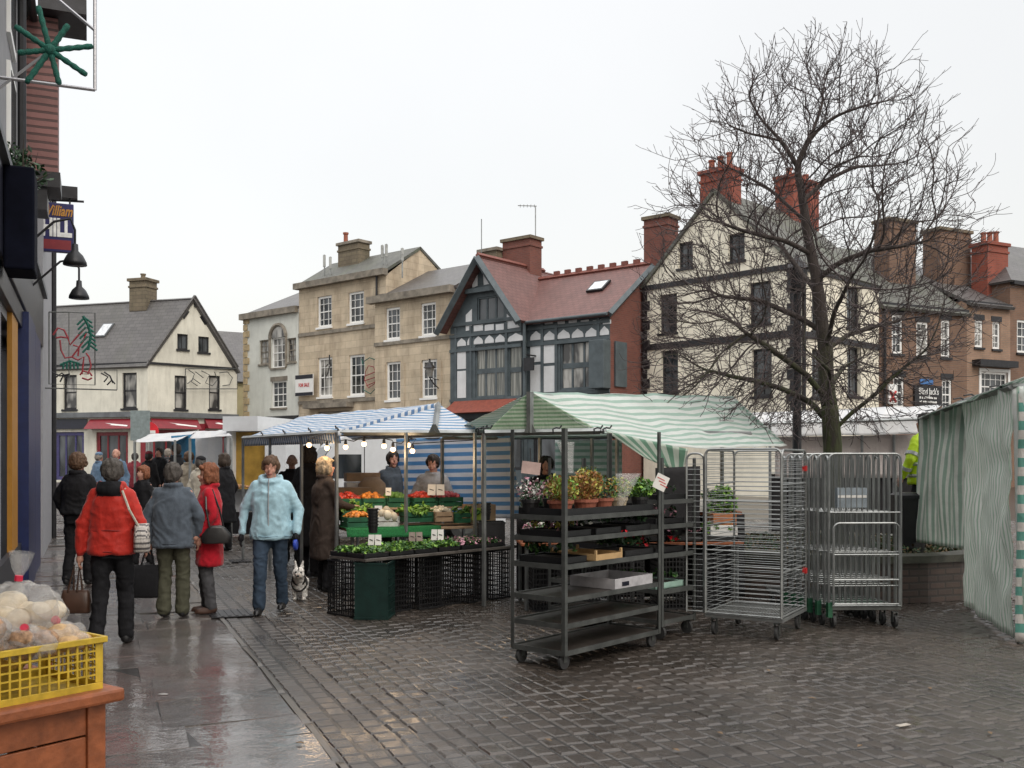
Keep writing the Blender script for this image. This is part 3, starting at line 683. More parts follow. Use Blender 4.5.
# ===== B5 half timbered house
P0, P1 = Vector((-2.31,41.3,0)), Vector((3.58,36.5,0)); W = Wall(P0, P1)
h = house('half_timbered_house', 'half timbered black and white house with red tiled roof and front gable', P0)
sg = W.at(527,350)[0]; gable_pk = (sg/2, 9.55); ze = 7.0
Wg = Wall(P0-Vector((.0,0,0))+W.n*.35, P0+W.d*sg+W.n*.35)
lw = [Wg.rect(475,344,505,397), Wg.rect(508,342,523,397)]; gw = [Wg.rect(477,296,504,320)]; mw = [W.rect(560,341,595,389)]
shop = [Wg.rect(462,418,522,470)]; shop2 = [W.rect(533,408,600,470)]
mb = MB(); Wg.wall(mb, [(0,0),(Wg.len,0),(Wg.len,ze),(Wg.len/2,9.6),(0,ze)], lw+gw+shop, .12)
W.wall(mb, [(sg,0),(W.len,0),(W.len,ze),(sg,ze)], mw+shop2, .12); mb.face([Wg.P(0,0,-.5), Wg.P(0,0), Wg.P(0,ze), Wg.P(0,ze,-.5)]); mb.face([Wg.P(Wg.len,0), Wg.P(Wg.len,0,-.4), Wg.P(Wg.len,ze,-.4), Wg.P(Wg.len,ze)])
mb.build('timber_wall', M_timber, h)
WS = Wall(P1, P1+Vector((.64,.77,0))*5.4)
mb = MB(); WS.wall(mb, [(0,0),(WS.len,0),(WS.len,ze),(WS.len/2,9.1),(0,ze)], []); bk = -W.n*5.4
mb.build('side_wall', M_brick_red, h); mb = MB(); mb.face([W.P(0,0), W.P(0,0,-5.4), W.P(0,ze,-5.4), W.P(0,ze)][::-1]); mb.build('side_wall', M_brick_red, h)
for r, gm, nx in ((lw[0],M_glass_b,3),(lw[1],M_glass_b,1)): window(h, Wg, r, M_timber, gm, nx, 2, .06, .12, bw=.09, sill=M_timber)
window(h, Wg, gw[0], M_timber, M_glass, 3, 1, .06, .12, bw=.08, sill=M_timber); window(h, W, mw[0], M_timber, M_glass_c, 3, 2, .07, .12, bw=.09, sill=M_timber)
window(h, Wg, shop[0], M_dark, M_glass, 3, 1, .12, .12, name='shop_window', sash=False); window(h, W, shop2[0], M_dark, M_glass, 3, 1, .12, .12, name='shop_window', sash=False)
M_panel = render_m('white_panel', (.70,.71,.72), .15)
def panel(W_, x0, y0, x1, y1, arch=False):
    r = W_.rect(x0,y0,x1,y1); mb = MB()
    if not arch: W_.ob(mb, r, -.01, .018)
    else:
        a, z0, b, z1 = r; m_ = (a+b)/2; w = (b-a)/2; hh = z1-z0; pl = [(a,z0),(b,z0),(b,z0+hh*.35),(b-w*.25,z0+hh*.62),(b-w*.5,z0+hh*.72),(m_,z1),(a+w*.5,z0+hh*.72),(a+w*.25,z0+hh*.62),(a,z0+hh*.35)]
        mb.slab([W_.P(s_,z_,.018) for s_,z_ in pl], .02)
    mb.build('plaster_panel', M_panel, h)
for x0,y0,x1,y1 in ((457.5,350,466,369),(457.5,371,466,398),(474,325,483,331),(485,324.5,494,330.5),(496,324,504,330)): panel(Wg,x0,y0,x1,y1)
for x0,x1,y0,y1 in ((457.5,466,338,346),(467.5,472,337,345),(474,483,336,344),(485,494,335,343),(495.5,505,334,342),(508,524,333,341)): panel(Wg,x0,y0,x1,y1,True)
for x0,x1,y0,y1 in ((530.5,542,331,340),(544,555.5,331,340),(557.5,570,329.5,338.5),(572,583.5,328.5,337.5),(585.5,598,327.5,336.5),(600,609,326,335)): panel(W,x0,y0,x1,y1,True)
for x0,y0,x1,y1 in ((530.5,344,541,362),(530.5,365,541,392),(544,344,555,363),(544,366,555,392),(600,338,609,341)): panel(W,x0,y0,x1,y1)
for x in (533,545,557,569,581,593,603): panel(W, x, 320, x+8, 324)
mb = MB()                                   # diagonal corner panels of the gable
for pl in ([(507,314),(520,327),(507,329)], [(466,315),(472,309),(472,330),(466,331)], [(483,270),(490,276),(490,284),(484,285)], [(478,271),(472,280),(473,288),(478,286)]):
    pts = [Wg.at(*p) for p in pl][::-1]; mb.slab([Wg.P(s_,z_,.016) for s_,z_ in pts], .02)
mb.build('plaster_panel', M_panel, h)
mb = MB()                                   # heavy posts and rails, proud of the wall
for x in (456,471,506.5,524.5): s_ = Wg.at(x,360)[0]; Wg.ob(mb, (s_-.05,3.9,s_+.06,ze), -.01, .05)
for y in (333,348,399): z_ = Wg.at(490,y)[1]; Wg.ob(mb, (0,z_-.06,Wg.len,z_+.06), -.01, .06)
Wg.ob(mb, (.2,Wg.at(490,322)[1]-.04,Wg.len-.2,Wg.at(490,322)[1]+.10), -.01, .07)
z_ = Wg.at(481,291)[1]; Wg.ob(mb, (Wg.len*.27,z_-.08,Wg.len*.73,z_+.1), -.01, .25)
for x in (542.5,556.5,598.5): s_ = W.at(x,360)[0]; W.ob(mb, (s_-.06,3.9,s_+.06,ze), -.01, .05)
for y in (325,341.5,393): z_ = W.at(570,y)[1]; W.ob(mb, (sg,z_-.06,W.len,z_+.06), -.01, .06)
mb.build('timber_frame', M_timber, h)
up = Vector((0,0,1)); ov = .45; pk = Wg.P(Wg.len/2, 9.68, ov); el = Wg.P(-.32, 6.85, ov); er = Wg.P(Wg.len+.25, 6.95, ov); bk4 = -W.n*5.4
mb = MB(); mb.slab([el, pk, pk+bk4, el+bk4][::-1], .12); mb.slab([pk, er, er+bk4, pk+bk4][::-1], .12)
e0 = W.P(sg,ze-.08,.3); e1 = W.P(W.len+.12,ze-.08,.3); r0 = W.P(Wg.len/2,9.15,-2.7); r1 = W.P(W.len+.12,9.15,-2.7); mb.slab([e0,e1,r1,r0], .12); mb.slab([r0,r1,W.P(W.len+.12,6.9,-5.5),W.P(0,6.9,-5.5)], .12)
mb.build('roof', M_tile_red, h)
for e_ in (el, er): mb = MB(); mb.sbar(e_+W.n*.06-up*.1, pk+W.n*.06-up*.1, .22); mb.build('bargeboard', M_timber, h)
mb = MB(); p = WS.P(-.25,ze-.12,.14); mb.sbar(p, WS.P(WS.len/2,9.05,.14), .18)
mb.build('bargeboard', M_timber, h)
gutter_pipe(h, W, sg+.2, W.len+.1, ze-.1, M_timber, .36)
mb = MB(); v0 = W.P(sg+.15, ze+.05, .0); v1 = W.P(sg*.75, 9.3, -3.2); mb.slab([v0-W.d*.1, v0+W.d*.12, v1+W.d*.12, v1-W.d*.1], .02); mb.build('valley', M_lead, h)
mb = MB()
for i in range(9): p = W.P(sg*.85+(W.len-sg*.85)*i/8, 9.2, -2.7); mb.cbox(p+up*.1, (.26,.12,.22), math.atan2(W.d.y,W.d.x))
mb.sbar(W.P(sg*.6,9.17,-2.7), W.P(W.len+.1,9.17,-2.7), .16); mb.sbar(pk+up*.02, pk+bk4*.8+up*.02, .16); mb.build('ridge_tiles', plain('ridge_tile', (.17,.055,.04), .7), h)
sp = W.P(W.at(599,288)[0]-1.1, 0, 0); slr = (r1-e1).normalized(); nr = W.d.cross(slr); o_ = e1.lerp(r1,.50)-W.d*2.0
mb = MB(); mb.ob(o_+nr*.02, W.d*.75, slr*.75, nr*.09, 0); mb.ob(o_+nr*.11+W.d*.07+slr*.07, W.d*.61, slr*.6, nr*.01, 1); mb.build('skylight', [M_dark, MATS['sky_glass']], h)
c_ = D(522,250,42.5); chimney(h, (c_.x,c_.y), 1.5, .8, 8.5, 10.9, math.atan2(W.d.y,W.d.x), M_brick_red, 0, cap=M_chim_buff)
c_ = D(661,240,39.5); chimney(h, (c_.x,c_.y), 1.1, .8, 6.5, 11.1, math.atan2(W.d.y,W.d.x), M_brick_red, 0, cap=M_chim_buff)
mb = MB(); p = D(535.5,206,42.5); mb.tube([(p.x,p.y,10.8), p], .025, 5); mb.tube([p-Vector((.75,0,-.02)), p+Vector((.05,0,0))], .02, 4)
for i in range(5): mb.tube([p-Vector((.15*i+.05,.25,0)), p-Vector((.15*i+.05,-.25,0))], .012, 3)
mb.build('aerial', M_galv, h); mb = MB(); p = D(481.5,219,42.5); mb.tube([(p.x,p.y,10.4), p], .02, 4); mb.build('mast', M_galv, h)
r = W.rect(597,341,612,389); mb = MB(); W.ob(mb, (r[0],r[1],r[2],r[3]), .08, .55); mb.build('hoist_cupboard', M_timber, h, bevel=.02)
mb = MB(); WS.ob(mb, (.25,r[1]+.1,1.0,r[3]), .02, .08); mb.build('shutter', M_timber, h)
rr_ = Wg.rect(456,400,518,413); mb = MB(); mb.mesh([Wg.P(rr_[0],rr_[3],.1), Wg.P(rr_[2],rr_[3],.1), Wg.P(rr_[2],rr_[1],.9), Wg.P(rr_[0],rr_[1],.9), Wg.P(rr_[0],rr_[1],.05), Wg.P(rr_[2],rr_[1],.05)], [(0,3,2,1),(0,4,3),(1,2,5),(3,4,5,2),(0,1,5,4)]); mb.build('awning', plain('rust_awning', (.21,.05,.03), .7), h)
s_, z_ = W.at(536,365); t = thing('hanging_sign', 'small dark hanging sign on the half timbered house', 'sign', W.P(s_,z_,.0)); mb = MB(); c_ = W.P(s_,z_,.45); mb.cbox(c_, (.5,.05,.5), math.atan2(W.d.y,W.d.x)); mb.build('board', M_dark, t); q = MB(); q.bar(W.P(s_,z_+.35,0), W.P(s_,z_+.35,.6), .03); q.bar(W.P(s_,z_+.25,.45), W.P(s_,z_+.36,.45), .02); q.build('bracket', M_dark, t)

# ===== B6 white gabled house
P0, P1 = Vector((5.0,38.0,0)), Vector((9.5,33.5,0)); W = Wall(P0, P1); ze = 8.2
P2 = Vector((13.9,37.9,0)); W2 = Wall(P1, P2)
h = house('white_gabled_house', 'white rendered three storey gabled house with black bands behind the bare tree', P0)
wn = [W.rect(659.3,294,676.9,332.8), W.rect(749,281.8,770.8,324), W.rect(661,350.4,678,392.5), W.rect(751.8,348.6,771.8,396), W.rect(678,242,692.7,267.8), W.rect(727.9,233.3,744.7,260.7)]
w2 = [W2.rect(846.7,287,860.7,329), W2.rect(847.4,347,860.7,396), W2.rect(812,292,825,332), W2.rect(812,350,825,398)]
mb = MB(); W.wall(mb, [(0,0),(W.len,0),(W.len,ze),(W.len/2,11.2),(0,ze)], wn, .2); W2.wall(mb, [(0,0),(W2.len,0),(W2.len,ze),(0,ze)], w2, .2)
mb.build('wall', M_white_r, h)
mb = MB(); mb.face([P0, P0+W2.d*W2.len, P0+W2.d*W2.len+up*ze, P0+up*ze][::-1]); mb.build('side_wall', M_brick_red, h)
for r in wn: window(h, W, r, M_dark, M_glass, 2, 2, .07, .2, sill=M_dark)
for r in w2: window(h, W2, r, M_dark, M_glass, 2, 2, .07, .2, sill=M_dark)
for W_ in (W, W2):
    band(h, W_, 0, W_.len, W.at(643.5,289)[1]-.08, W.at(643.5,289)[1]+.10, .07, M_dark); z_ = W.at(643.5,348)[1]; band(h, W_, 0, W_.len, z_-.11, z_+.11, .07, M_dark)
mb = MB(); qb = MB(); z = 3.2; i = 0
while z < 7.9:
    w_ = .30 if i%2 else .18; W.ob(mb, (-.02,z,w_,z+.34), -.02, .045); W2.ob(qb, (-.047,z,w_,z+.34), -.02, .045); W.ob(qb, (W.len-w_,z,W.len+.0,z+.34), -.02, .046); z += .37; i += 1
mb.build('quoins', M_dark, h); mb = qb; mb.build('quoins', M_dark, h)
mid = W.P(W.len/2,11.3); a0 = W.P(-.1,ze-.02); a1 = W.P(W.len+.12,ze-.02); dd = W2.d*(W2.len+.1); nn = W.n*.12
mb = MB(); mb.slab([a0+nn, mid+nn, mid+dd, a0+dd][::-1], .12); mb.slab([mid+nn, a1+nn, a1+dd, mid+dd][::-1], .12); mb.build('roof', M_slate_mossy, h)
ang = math.atan2(W.d.y, W.d.x); ang2 = math.atan2(W2.d.y, W2.d.x)
c_ = mid-W.d*.05+W2.d*.45; chimney(h, (c_.x,c_.y), 1.25, .75, 10.2, 11.95, ang, M_chim_red, 3, M_orange_t, poth=.5)
for k, (dx_, w_) in enumerate(((5.3,.75),(6.6,.7))): c_ = mid+W2.d*(dx_-.1); chimney(h, (c_.x,c_.y), w_, .8, 10.7, 12.65, ang2, M_chim_red, 1, M_orange_t, poth=.4)
mb = MB(); mb.tube([W2.P(.35,0,.12), W2.P(.35,ze-.2,.12)], .07, 8); mb.build('drainpipe', M_dark, h)
mb = MB(); mb.cbox(W2.P(-.2,3.6,.6), (.1,1.0,.9), 0); 
# ===== B7 brown brick pub
dirB = Vector((1.98,1,0)).normalized(); P0 = Vector((13.92,37.93,0)); P1 = P0+dirB*4.85; P2 = P0+dirB*7.45; P3 = P0+dirB*16
W = Wall(P0, P1); ze = 7.6
h = house('brown_brick_pub', 'brown brick public house with white sash windows and dark sign boards', P0)
wn = [W.rect(891.9,314.6,902.8,353.8), W.rect(916.5,322,928.3,356.5), W.rect(941,320,950.2,357.4), W.rect(893.3,376.5,904.3,408), W.rect(942,379.3,952,410)]
mb = MB(); W.wall(mb, [(0,0),(W.len,0),(W.len,ze),(0,ze)], wn, .12); sides(mb, W, ze, 8); mb.build('wall', M_brick_brown, h)
for i, r in enumerate(wn): window(h, W, r, M_sash, M_glass_c if i in (1,2) else M_glass, 2, 4, .09, .12, sill=M_dark, lintel=M_dark)
band(h, W, 0, W.len, ze-.18, ze, .12, M_dark, 'eaves_board'); ridge_roof(h, W, 0, W.len, ze, 10.6, 4, 8, M_slate_mossy, .25)
c_ = Vector((15.7,41.0,0)); chimney(h, (c_.x,c_.y), 1.5, .8, 7.4, 11.3, math.atan2(dirB.y,dirB.x), M_brick_brown, 0, cap=M_chim_buff)
c_ = Vector((18.7,43.0,0)); chimney(h, (c_.x,c_.y), 1.9, .9, 7.4, 11.35, math.atan2(dirB.y,dirB.x), M_brick_brown, 0, cap=M_chim_buff)
mb = MB(); p = D(955,205,43); mb.tube([(p.x,p.y,11.2), p+Vector((0,0,-.5))], .02, 4); mb.tube([p+Vector((-.4,0,-.7)), p+Vector((.4,0,-.6))], .02, 3)
for i in range(4): mb.tube([p+Vector((-.3+.2*i,0,-.9)), p+Vector((-.3+.2*i,0,-.4))], .014, 3)
mb.build('aerial', M_galv, h)
r = W.rect(912.8,385.7,940.2,406); t = thing('pub_name_board', 'dark pub board with white lettering between the brick pub windows', 'sign', W.P((r[0]+r[2])/2,r[1],0))
M_wtxt = plain('white_lettering', (.75,.75,.73), .5)
mb = MB(); W.ob(mb, r, .02, .1); mb.build('board', M_dark, t, bevel=.01); cm = (r[0]+r[2])/2
text("Blind Jack's", .36, W.P(cm,r[3]-.24,.1), W.d, (0,0,1), M_wtxt, t, bold=.003, width=1.08)
q = MB(); random.seed(5)
for zz in (.48, .64):
    x_ = cm-.5
    while x_ < cm+.45: w_ = random.uniform(.03,.07); W.ob(q, (x_,r[3]-zz-.04,x_+w_,r[3]-zz+random.uniform(.02,.05)), .101, .106); x_ += w_+random.choice((.02,.02,.06))
q.build('small_lettering', M_wtxt, t)
r = W.rect(884,387,890.5,408); 
r = W.rect(905,385,911,405); t = thing('picture_board', 'painted pub picture panel with a red cross shape on pale ground', 'sign', W.P(W.at(896,396)[0],r[1],0)); r = (W.at(887,396)[0], r[1], W.at(892.5,396)[0]+.12, r[3])
mb = MB(); W.ob(mb, r, .02, .09, 0); mb.build('board', M_sash, t)
q = MB(); cx_ = (r[0]+r[2])/2; q.sbar(W.P(r[0]+.05,r[1]+.1,.11), W.P(r[2]-.05,r[1]+.5,.11), .07); q.sbar(W.P(r[2]-.05,r[1]+.1,.11), W.P(r[0]+.05,r[1]+.5,.11), .07); q.build('cross_mark', M_redtxt, t)
r = W.rect(919,379,932,384.5); mb = MB(); W.ob(mb, r, .02, .06); tag(mb.build('blue_plaque', plain('blue_sign', (.05,.16,.40), .4)), 'small blue plaque mounted above the dark pub name board', 'sign')
mb = MB(); W_b7 = Wall(P0, P1); mb.bar(W_b7.P(.2,0,.1), W_b7.P(.2,7.4,.1), .06, 8); mb.build('drainpipe', M_dark, h)
# ===== B8, B9
W = Wall(P1, P2); ze8 = 8.0
h = house('buff_brick_house', 'buff brick house with bay fronted shop and two sash windows right of the pub', P1); M_brick_buff = brickm('buff_brick', (.33,.21,.14), (.26,.16,.11), (.2,.18,.15), .23, .075, .01, .9, .4, (.08,.06,.05), .35, .3)
wn = [W.rect(974.8,320,983,347.4), W.rect(992.5,321.9,1000.3,349.2), W.rect(981,372,1007.6,402)]
mb = MB(); W.wall(mb, [(0,0),(W.len,0),(W.len,ze8),(0,ze8)], wn, .12); sides(mb, W, ze8, 8); mb.build('wall', M_brick_buff, h)
for i, r in enumerate(wn): window(h, W, r, M_sash, M_glass_c if i < 2 else M_glass, 2 if i < 2 else 5, 4, .09, .12, sill=M_dark if i < 2 else M_sash, lintel=M_dark if i < 2 else None, surround=M_sash if i == 2 else None)
r = W.rect(972,361,1010,367.4); band(h, W, r[0], min(r[2],W.len), r[1], r[3], .4, M_dark, 'shop_fascia'); band(h, W, 0, W.len, ze8-.18, ze8, .12, M_dark, 'eaves_board'); ridge_roof(h, W, 0, W.len, ze8, 10.2, 4, 8, M_slate, .25)
c_ = Vector((20.35,42.6,0)); chimney(h, (c_.x,c_.y), 1.3, .8, 7.8, 10.7, math.atan2(dirB.y,dirB.x), M_chim_red, 3, M_orange_t, poth=.5)
W = Wall(P2, P3); h = house('end_brick_house', 'tall brown brick house with slate roof cut off by the right edge of the view', P2)
wn = [W.rect(1017,320,1030,353), W.rect(1045,320,1058,353)]; mb = MB(); W.wall(mb, [(0,0),(W.len,0),(W.len,9.0),(0,9.0)], wn, .12); sides(mb, W, 9.0, 6); mb.build('wall', M_brick_brown, h)
for r in wn: window(h, W, r, M_sash, M_glass, 2, 4, .1, .12, sill=M_dark)
band(h, W, 0, W.len, 8.85, 9.0, .2, M_dark, 'eaves_board'); mb = MB(); mb.slab([W.P(-.2,9.0,.2), W.P(W.len,9.0,.2), W.P(W.len,11.4,-3), W.P(3,11.4,-3)], .1); mb.slab([W.P(-.2,9.0,-6.2), W.P(-.2,9.0,.2), W.P(3,11.4,-3)], .1); mb.slab([W.P(W.len,9.0,-6.2), W.P(-.2,9.0,-6.2), W.P(3,11.4,-3), W.P(W.len,11.4,-3)], .1); mb.build('roof', M_slate, h)
band(h, W, 0, W.len, 3.4, 3.8, .15, M_dark, 'shop_fascia')

# ===== left street facade
NW = -.85
h = house('left_shop_building', 'near dark shop building with navy fascia and blue and yellow pilasters along the left edge', S(11,NW))
WLF = Wall(S(-6,NW), S(22.3,NW)); 
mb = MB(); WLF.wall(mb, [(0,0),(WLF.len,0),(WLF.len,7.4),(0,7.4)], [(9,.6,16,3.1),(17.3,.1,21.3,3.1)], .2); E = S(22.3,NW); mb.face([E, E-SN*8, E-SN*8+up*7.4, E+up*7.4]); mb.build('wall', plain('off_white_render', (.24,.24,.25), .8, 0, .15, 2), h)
def sbox(mb, u0, u1, n0, n1, z0, z1, mat=0): mb.ob(S(u0,n0,z0), SE*(u1-u0), SN*(n1-n0), (0,0,z1-z0), mat)
M_dkfront = plain('dark_shopfront', (.03,.032,.04), .4, 0, .3)
mb = MB(); sbox(mb, 3, 15.1, NW+.002, NW+.06, 0, .6); sbox(mb, 3, 10, NW+.002, NW+.06, .6, 3.3); mb.build('stallriser', M_dkfront, h)
for u0, u1 in ((3.2,9.9),(15-4.8,15)): pass
g = MB(); g.face([WLF.P(9,.6,-.15), WLF.P(16,.6,-.15), WLF.P(16,3.1,-.15), WLF.P(9,3.1,-.15)]); g.face([WLF.P(17.3,.1,-.15), WLF.P(21.3,.1,-.15), WLF.P(21.3,3.1,-.15), WLF.P(17.3,3.1,-.15)]); g.build('shop_window', M_glass, h)
def upx(px): return WLF.at(px, 460)[0]-6
mb = MB(); sbox(mb, upx(7), upx(13), NW, NW+.05, 0, 3.3); mb.build('pilaster', M_yellow_p, h)
mb = MB(); sbox(mb, upx(16), upx(24), NW, NW+.14, 0, 3.4); sbox(mb, upx(26), upx(32), NW, NW+.12, 0, 3.4); mb.build('pilaster', M_blue_p, h)
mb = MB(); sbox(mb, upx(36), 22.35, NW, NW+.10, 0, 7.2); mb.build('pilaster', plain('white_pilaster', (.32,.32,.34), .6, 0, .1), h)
mb = MB(); mb.bar(S(22.1,NW+.14,0), S(22.1,NW+.14,7.2), .05, 8); mb.build('drainpipe', M_dark, h)
mb = MB(); sbox(mb, 4, 18.6, NW, NW+.07, 3.2, 3.45); sbox(mb, 4, 18.4, NW, NW+.10, 3.451, 4.3); mb.build('fascia', M_navy, h, bevel=.01); mb = MB(); sbox(mb, 10.2, 10.75, NW+.101, NW+.36, 3.35, 4.3); mb.build('sign_box', plain('matte_navy', (.005,.006,.013), .9, 0, .3, 4, .1, 30, .1), h, bevel=.02)
mb = MB(); sbox(mb, 4, 18.5, NW, NW+.16, 4.3, 4.38); mb.build('fascia_capping', M_lead, h)
mb = MB(); sbox(mb, 14.56, 15.1, NW, NW+.43, 5.4, 7.45); mb.build('tile_hung_bay', M_tilehang, h)
mb = MB(); sbox(mb, 14.5, 15.2, NW, NW+.46, 5.2, 5.4); sbox(mb, 14.55, 15.1, NW, NW+.3, 4.9, 5.2); mb.build('bay_soffit', M_dark, h)
mb = MB(); mb.slab([S(0,NW+.10,7.45), S(22.4,NW+.10,7.45), S(22.4,NW-4,10.4), S(0,NW-4,10.4)][::-1][::-1], .14); mb.build('roof', M_slate, h)
mb = MB(); mb.bar(S(0,NW+.14,7.4), S(22.4,NW+.14,7.4), .05, 8); sbox(mb, 14.3, 15.2, NW+.2, NW+.78, 7.46, 7.75); mb.build('gutter_pipe', M_dark, h)
mb = MB(); mb.bar(S(13.2,NW+.08,4.4), S(13.2,NW+.08,7.3), .05, 8); mb.build('drainpipe', M_dark, h)
for (u0,z0_) in ((12.0,4.9),(12.0,6.2)):
    mb = MB(); sbox(mb, u0, u0+.9, NW, NW+.04, z0_, z0_+1.0, 0); sbox(mb, u0+.08, u0+.82, NW+.04, NW+.045, z0_+.08, z0_+.92, 1); mb.build('window', [M_sash, M_glass], h)
# hanging bookmaker's sign
us = 18.45; t = thing('hanging_shop_sign', 'navy hanging sign reading William Hill over the left shop', 'sign', S(us,NW,5.0))
mb = MB(); mb.ob(S(us,NW+.04,5.1), SN*.52, SE*.12, (0,0,.82)); mb.build('board', plain('sign_navy', (.012,.012,.09), .35, 0, .1), t, bevel=.01)
mb = MB(); mb.ob(S(us-.004,NW+.08,5.14), SN*.44, SE*.003, (0,0,.16)); mb.build('red_band', M_redpaint, t)
text('HILL', .40, S(us,NW+.30,5.49)-SE*.004, SN, (0,0,1), M_wtxt, t, bold=.02, width=.46); text('William', .24, S(us,NW+.30,5.78)-SE*.004, SN, (0,0,1), M_yellow_p, t, bold=.006, shear=.3, width=.46)
mb = MB(); mb.ob(S(us,NW,6.02), SN*.62, SE*.16, (0,0,.2)); mb.bar(S(us+.08,NW,5.97), S(us+.08,NW+.72,6.0), .02); mb.bar(S(us+.06,NW+.2,5.9), S(us+.06,NW+.2,6.05), .015); mb.bar(S(us+.06,NW+.5,5.9), S(us+.06,NW+.5,6.05), .015); mb.build('light_box', M_dark, t)
def swan(u, z, w, label):
    z += 0
    t = thing('swan_neck_lamp', label, 'lamp', S(u,NW,z), 0, 'swan neck shop lamps'); mb = MB()
    mb.tube([S(u,NW+.05,z+.1), S(u,NW+.34+w*.3,z+.5), S(u,NW+.34+w*.85,z+.55), S(u,NW+.34+w,z+.42), S(u,NW+.34+w,z+.2)], .016, 6); mb.build('arm', M_dark, t)
    q = MB(); q.lathe(S(u,NW+.34+w,z), [(.135,0),(.13,.04),(.09,.12),(.04,.17),(.035,.25),(.01,.26)], 14); q.build('lamp_shade', M_dark, t, smooth=True)
swan(13.0, 3.92, .32, 'larger black swan neck lamp just below the hanging navy sign')
swan(15.2, 3.85, .34, 'smaller grey swan neck lamp below the larger one')
# evergreen in tub on the fascia
t = thing('fascia_evergreen', 'small dark evergreen branches sitting above the navy fascia', 'plant', S(11.6,NW+.2,4.38)); mb = MB()
for i in range(60):
    p = S(11.6+random.uniform(-.5,.5), NW+.12+random.uniform(-.08,.1), 4.42); d_ = Vector((random.gauss(-.02,.12),random.gauss(0,.12),random.uniform(.15,.45))); mb.tube([p,p+d_*.6,p+d_],[.008,.006,.002],4); mb.leaves(p+d_*.7,(.08,.08,.12),10,.07,(1,))
mb.build('foliage', [M_bark, L_dark], t); q = MB(); sbox(q, 11.0, 12.2, NW+.02, NW+.22, 4.38, 4.5); q.build('trough', M_dark, t)
# ------- christmas motifs
M_tinsel = plain('green_tinsel', (.008,.11,.08), .7, 0, .4, 40, .9, 120); M_red_rod = plain('red_rope_light', (.28,.035,.045), .6); M_alum = plain('aluminium', (.42,.42,.44), .4, .8, .1)
uq = 8.2
def motif_frame(t, u, n0, n1, z0, z1, r=.018, mat=M_alum):
    mb = MB(); P = [S(u,n0,z0), S(u,n1,z0), S(u,n1,z1), S(u,n0,z1)]
    for i in range(4): mb.bar(P[i], P[(i+1)%4], r)
    mb.build('frame', mat, t)
t = thing('snowflake_motif', 'green tinsel snowflake in a square metal frame at the top left', 'decoration', S(uq,NW,4.3))
def at_u(px, py, u):                     # point on the vertical plane across the street at u
    dx = (px-512)/F; a = SE*u; n_ = (dx*a.y-a.x)/(SN.x-dx*SN.y); Y = a.y+SN.y*n_; return S(u, n_, EYE+(HZ-py)*Y/F), n_
pc, nc = at_u(95, 90, uq); motif_frame(t, uq, NW, nc, pc.z, pc.z+1.5, .013)
mb = MB(); c_, ncn = at_u(50, 50, uq)
for k in range(8):
    a = k*math.pi/4+.25; d_ = SN*math.cos(a)+Vector((0,0,1))*math.sin(a); ll = (.30,.24,.32,.27,.22,.31,.26,.29)[k]; mb.tube([c_+d_*.02]+[c_+d_*ll*q_/9 for q_ in range(1,10)]+[c_+d_*(ll+.006)],[.012]+[.019+.005*(q_%2) for q_ in range(9)]+[.006],8)
    
mb.ball(c_, .045, 10, 8); 
mb.build('snowflake', M_tinsel, t, smooth=True)
q = MB(); q.bar(S(uq,NW,pc.z+1.1), S(uq,nc,pc.z+.45), .012); q.bar(S(uq,NW,pc.z-.3), c_, .01); q.build('stay', M_alum, t)
# red/green branch motif across the street further on
ub = 19.0; t = thing('branch_motif', 'red figure and green fir branch rope light motif in a thin wire frame', 'decoration', at_u(72,350,ub)[0])
def poly_px(mb, pts, u, r): mb.tube([at_u(x,y,u)[0] for x,y in pts], r, 5)
mb = MB(); poly_px(mb, [(49,312),(95,313),(95,385),(49,384),(49,312)], ub, .012); poly_px(mb, [(69,312),(69,385)], ub, .008); poly_px(mb, [(44,388),(117,390)], ub, .012); poly_px(mb, [(96,370),(117,370),(117,390)], ub, .008); mb.build('frame', M_steel, t)
mb = MB(); 
for pts in ([(53,335),(58,328),(64,330),(68,338),(70,345),(76,338),(84,329)], [(56,338),(61,337),(69,338)], [(60,340),(61,350),(65,358),(72,357),(78,349),(84,340),(86,333)], [(72,357),(78,360),(84,357),(83,365),(82,374),(88,374),(91,366),(89,357),(86,353)], [(80,375),(83,371),(90,373),(92,376)], [(82,378),(88,380),(92,378)], [(73,345),(79,347),(78,356)]): poly_px(mb, pts, ub, .016)
mb.build('red_figure', M_red_rod, t)
mb = MB(); poly_px(mb, [(83,316),(88,325),(91,335),(88,350)], ub, .025)
for i in range(7): x, y = 84+i*.9, 318+i*4.6; poly_px(mb, [(x,y),(x-7,y+7)], ub, .018); poly_px(mb, [(x+1,y),(x+8,y+5)], ub, .018)
for i in range(5): x = 64+i*3.2; poly_px(mb, [(x,362),(x-1+i*.6,369)], ub, .018)
poly_px(mb, [(60,365),(70,361),(80,364)], ub, .02)
mb.build('green_branch', M_tinsel, t)
mb = MB()
for pts in ([(52,372),(60,376),(70,374)], [(55,378),(62,373),(66,379)], [(60,382),(64,374)], [(101,373),(108,377),(104,382)], [(104,372),(110,376),(113,383)], [(107,385),(112,380),(115,384)]): poly_px(mb, pts, ub, .014)
mb.build('dark_sprig', M_dark, t)
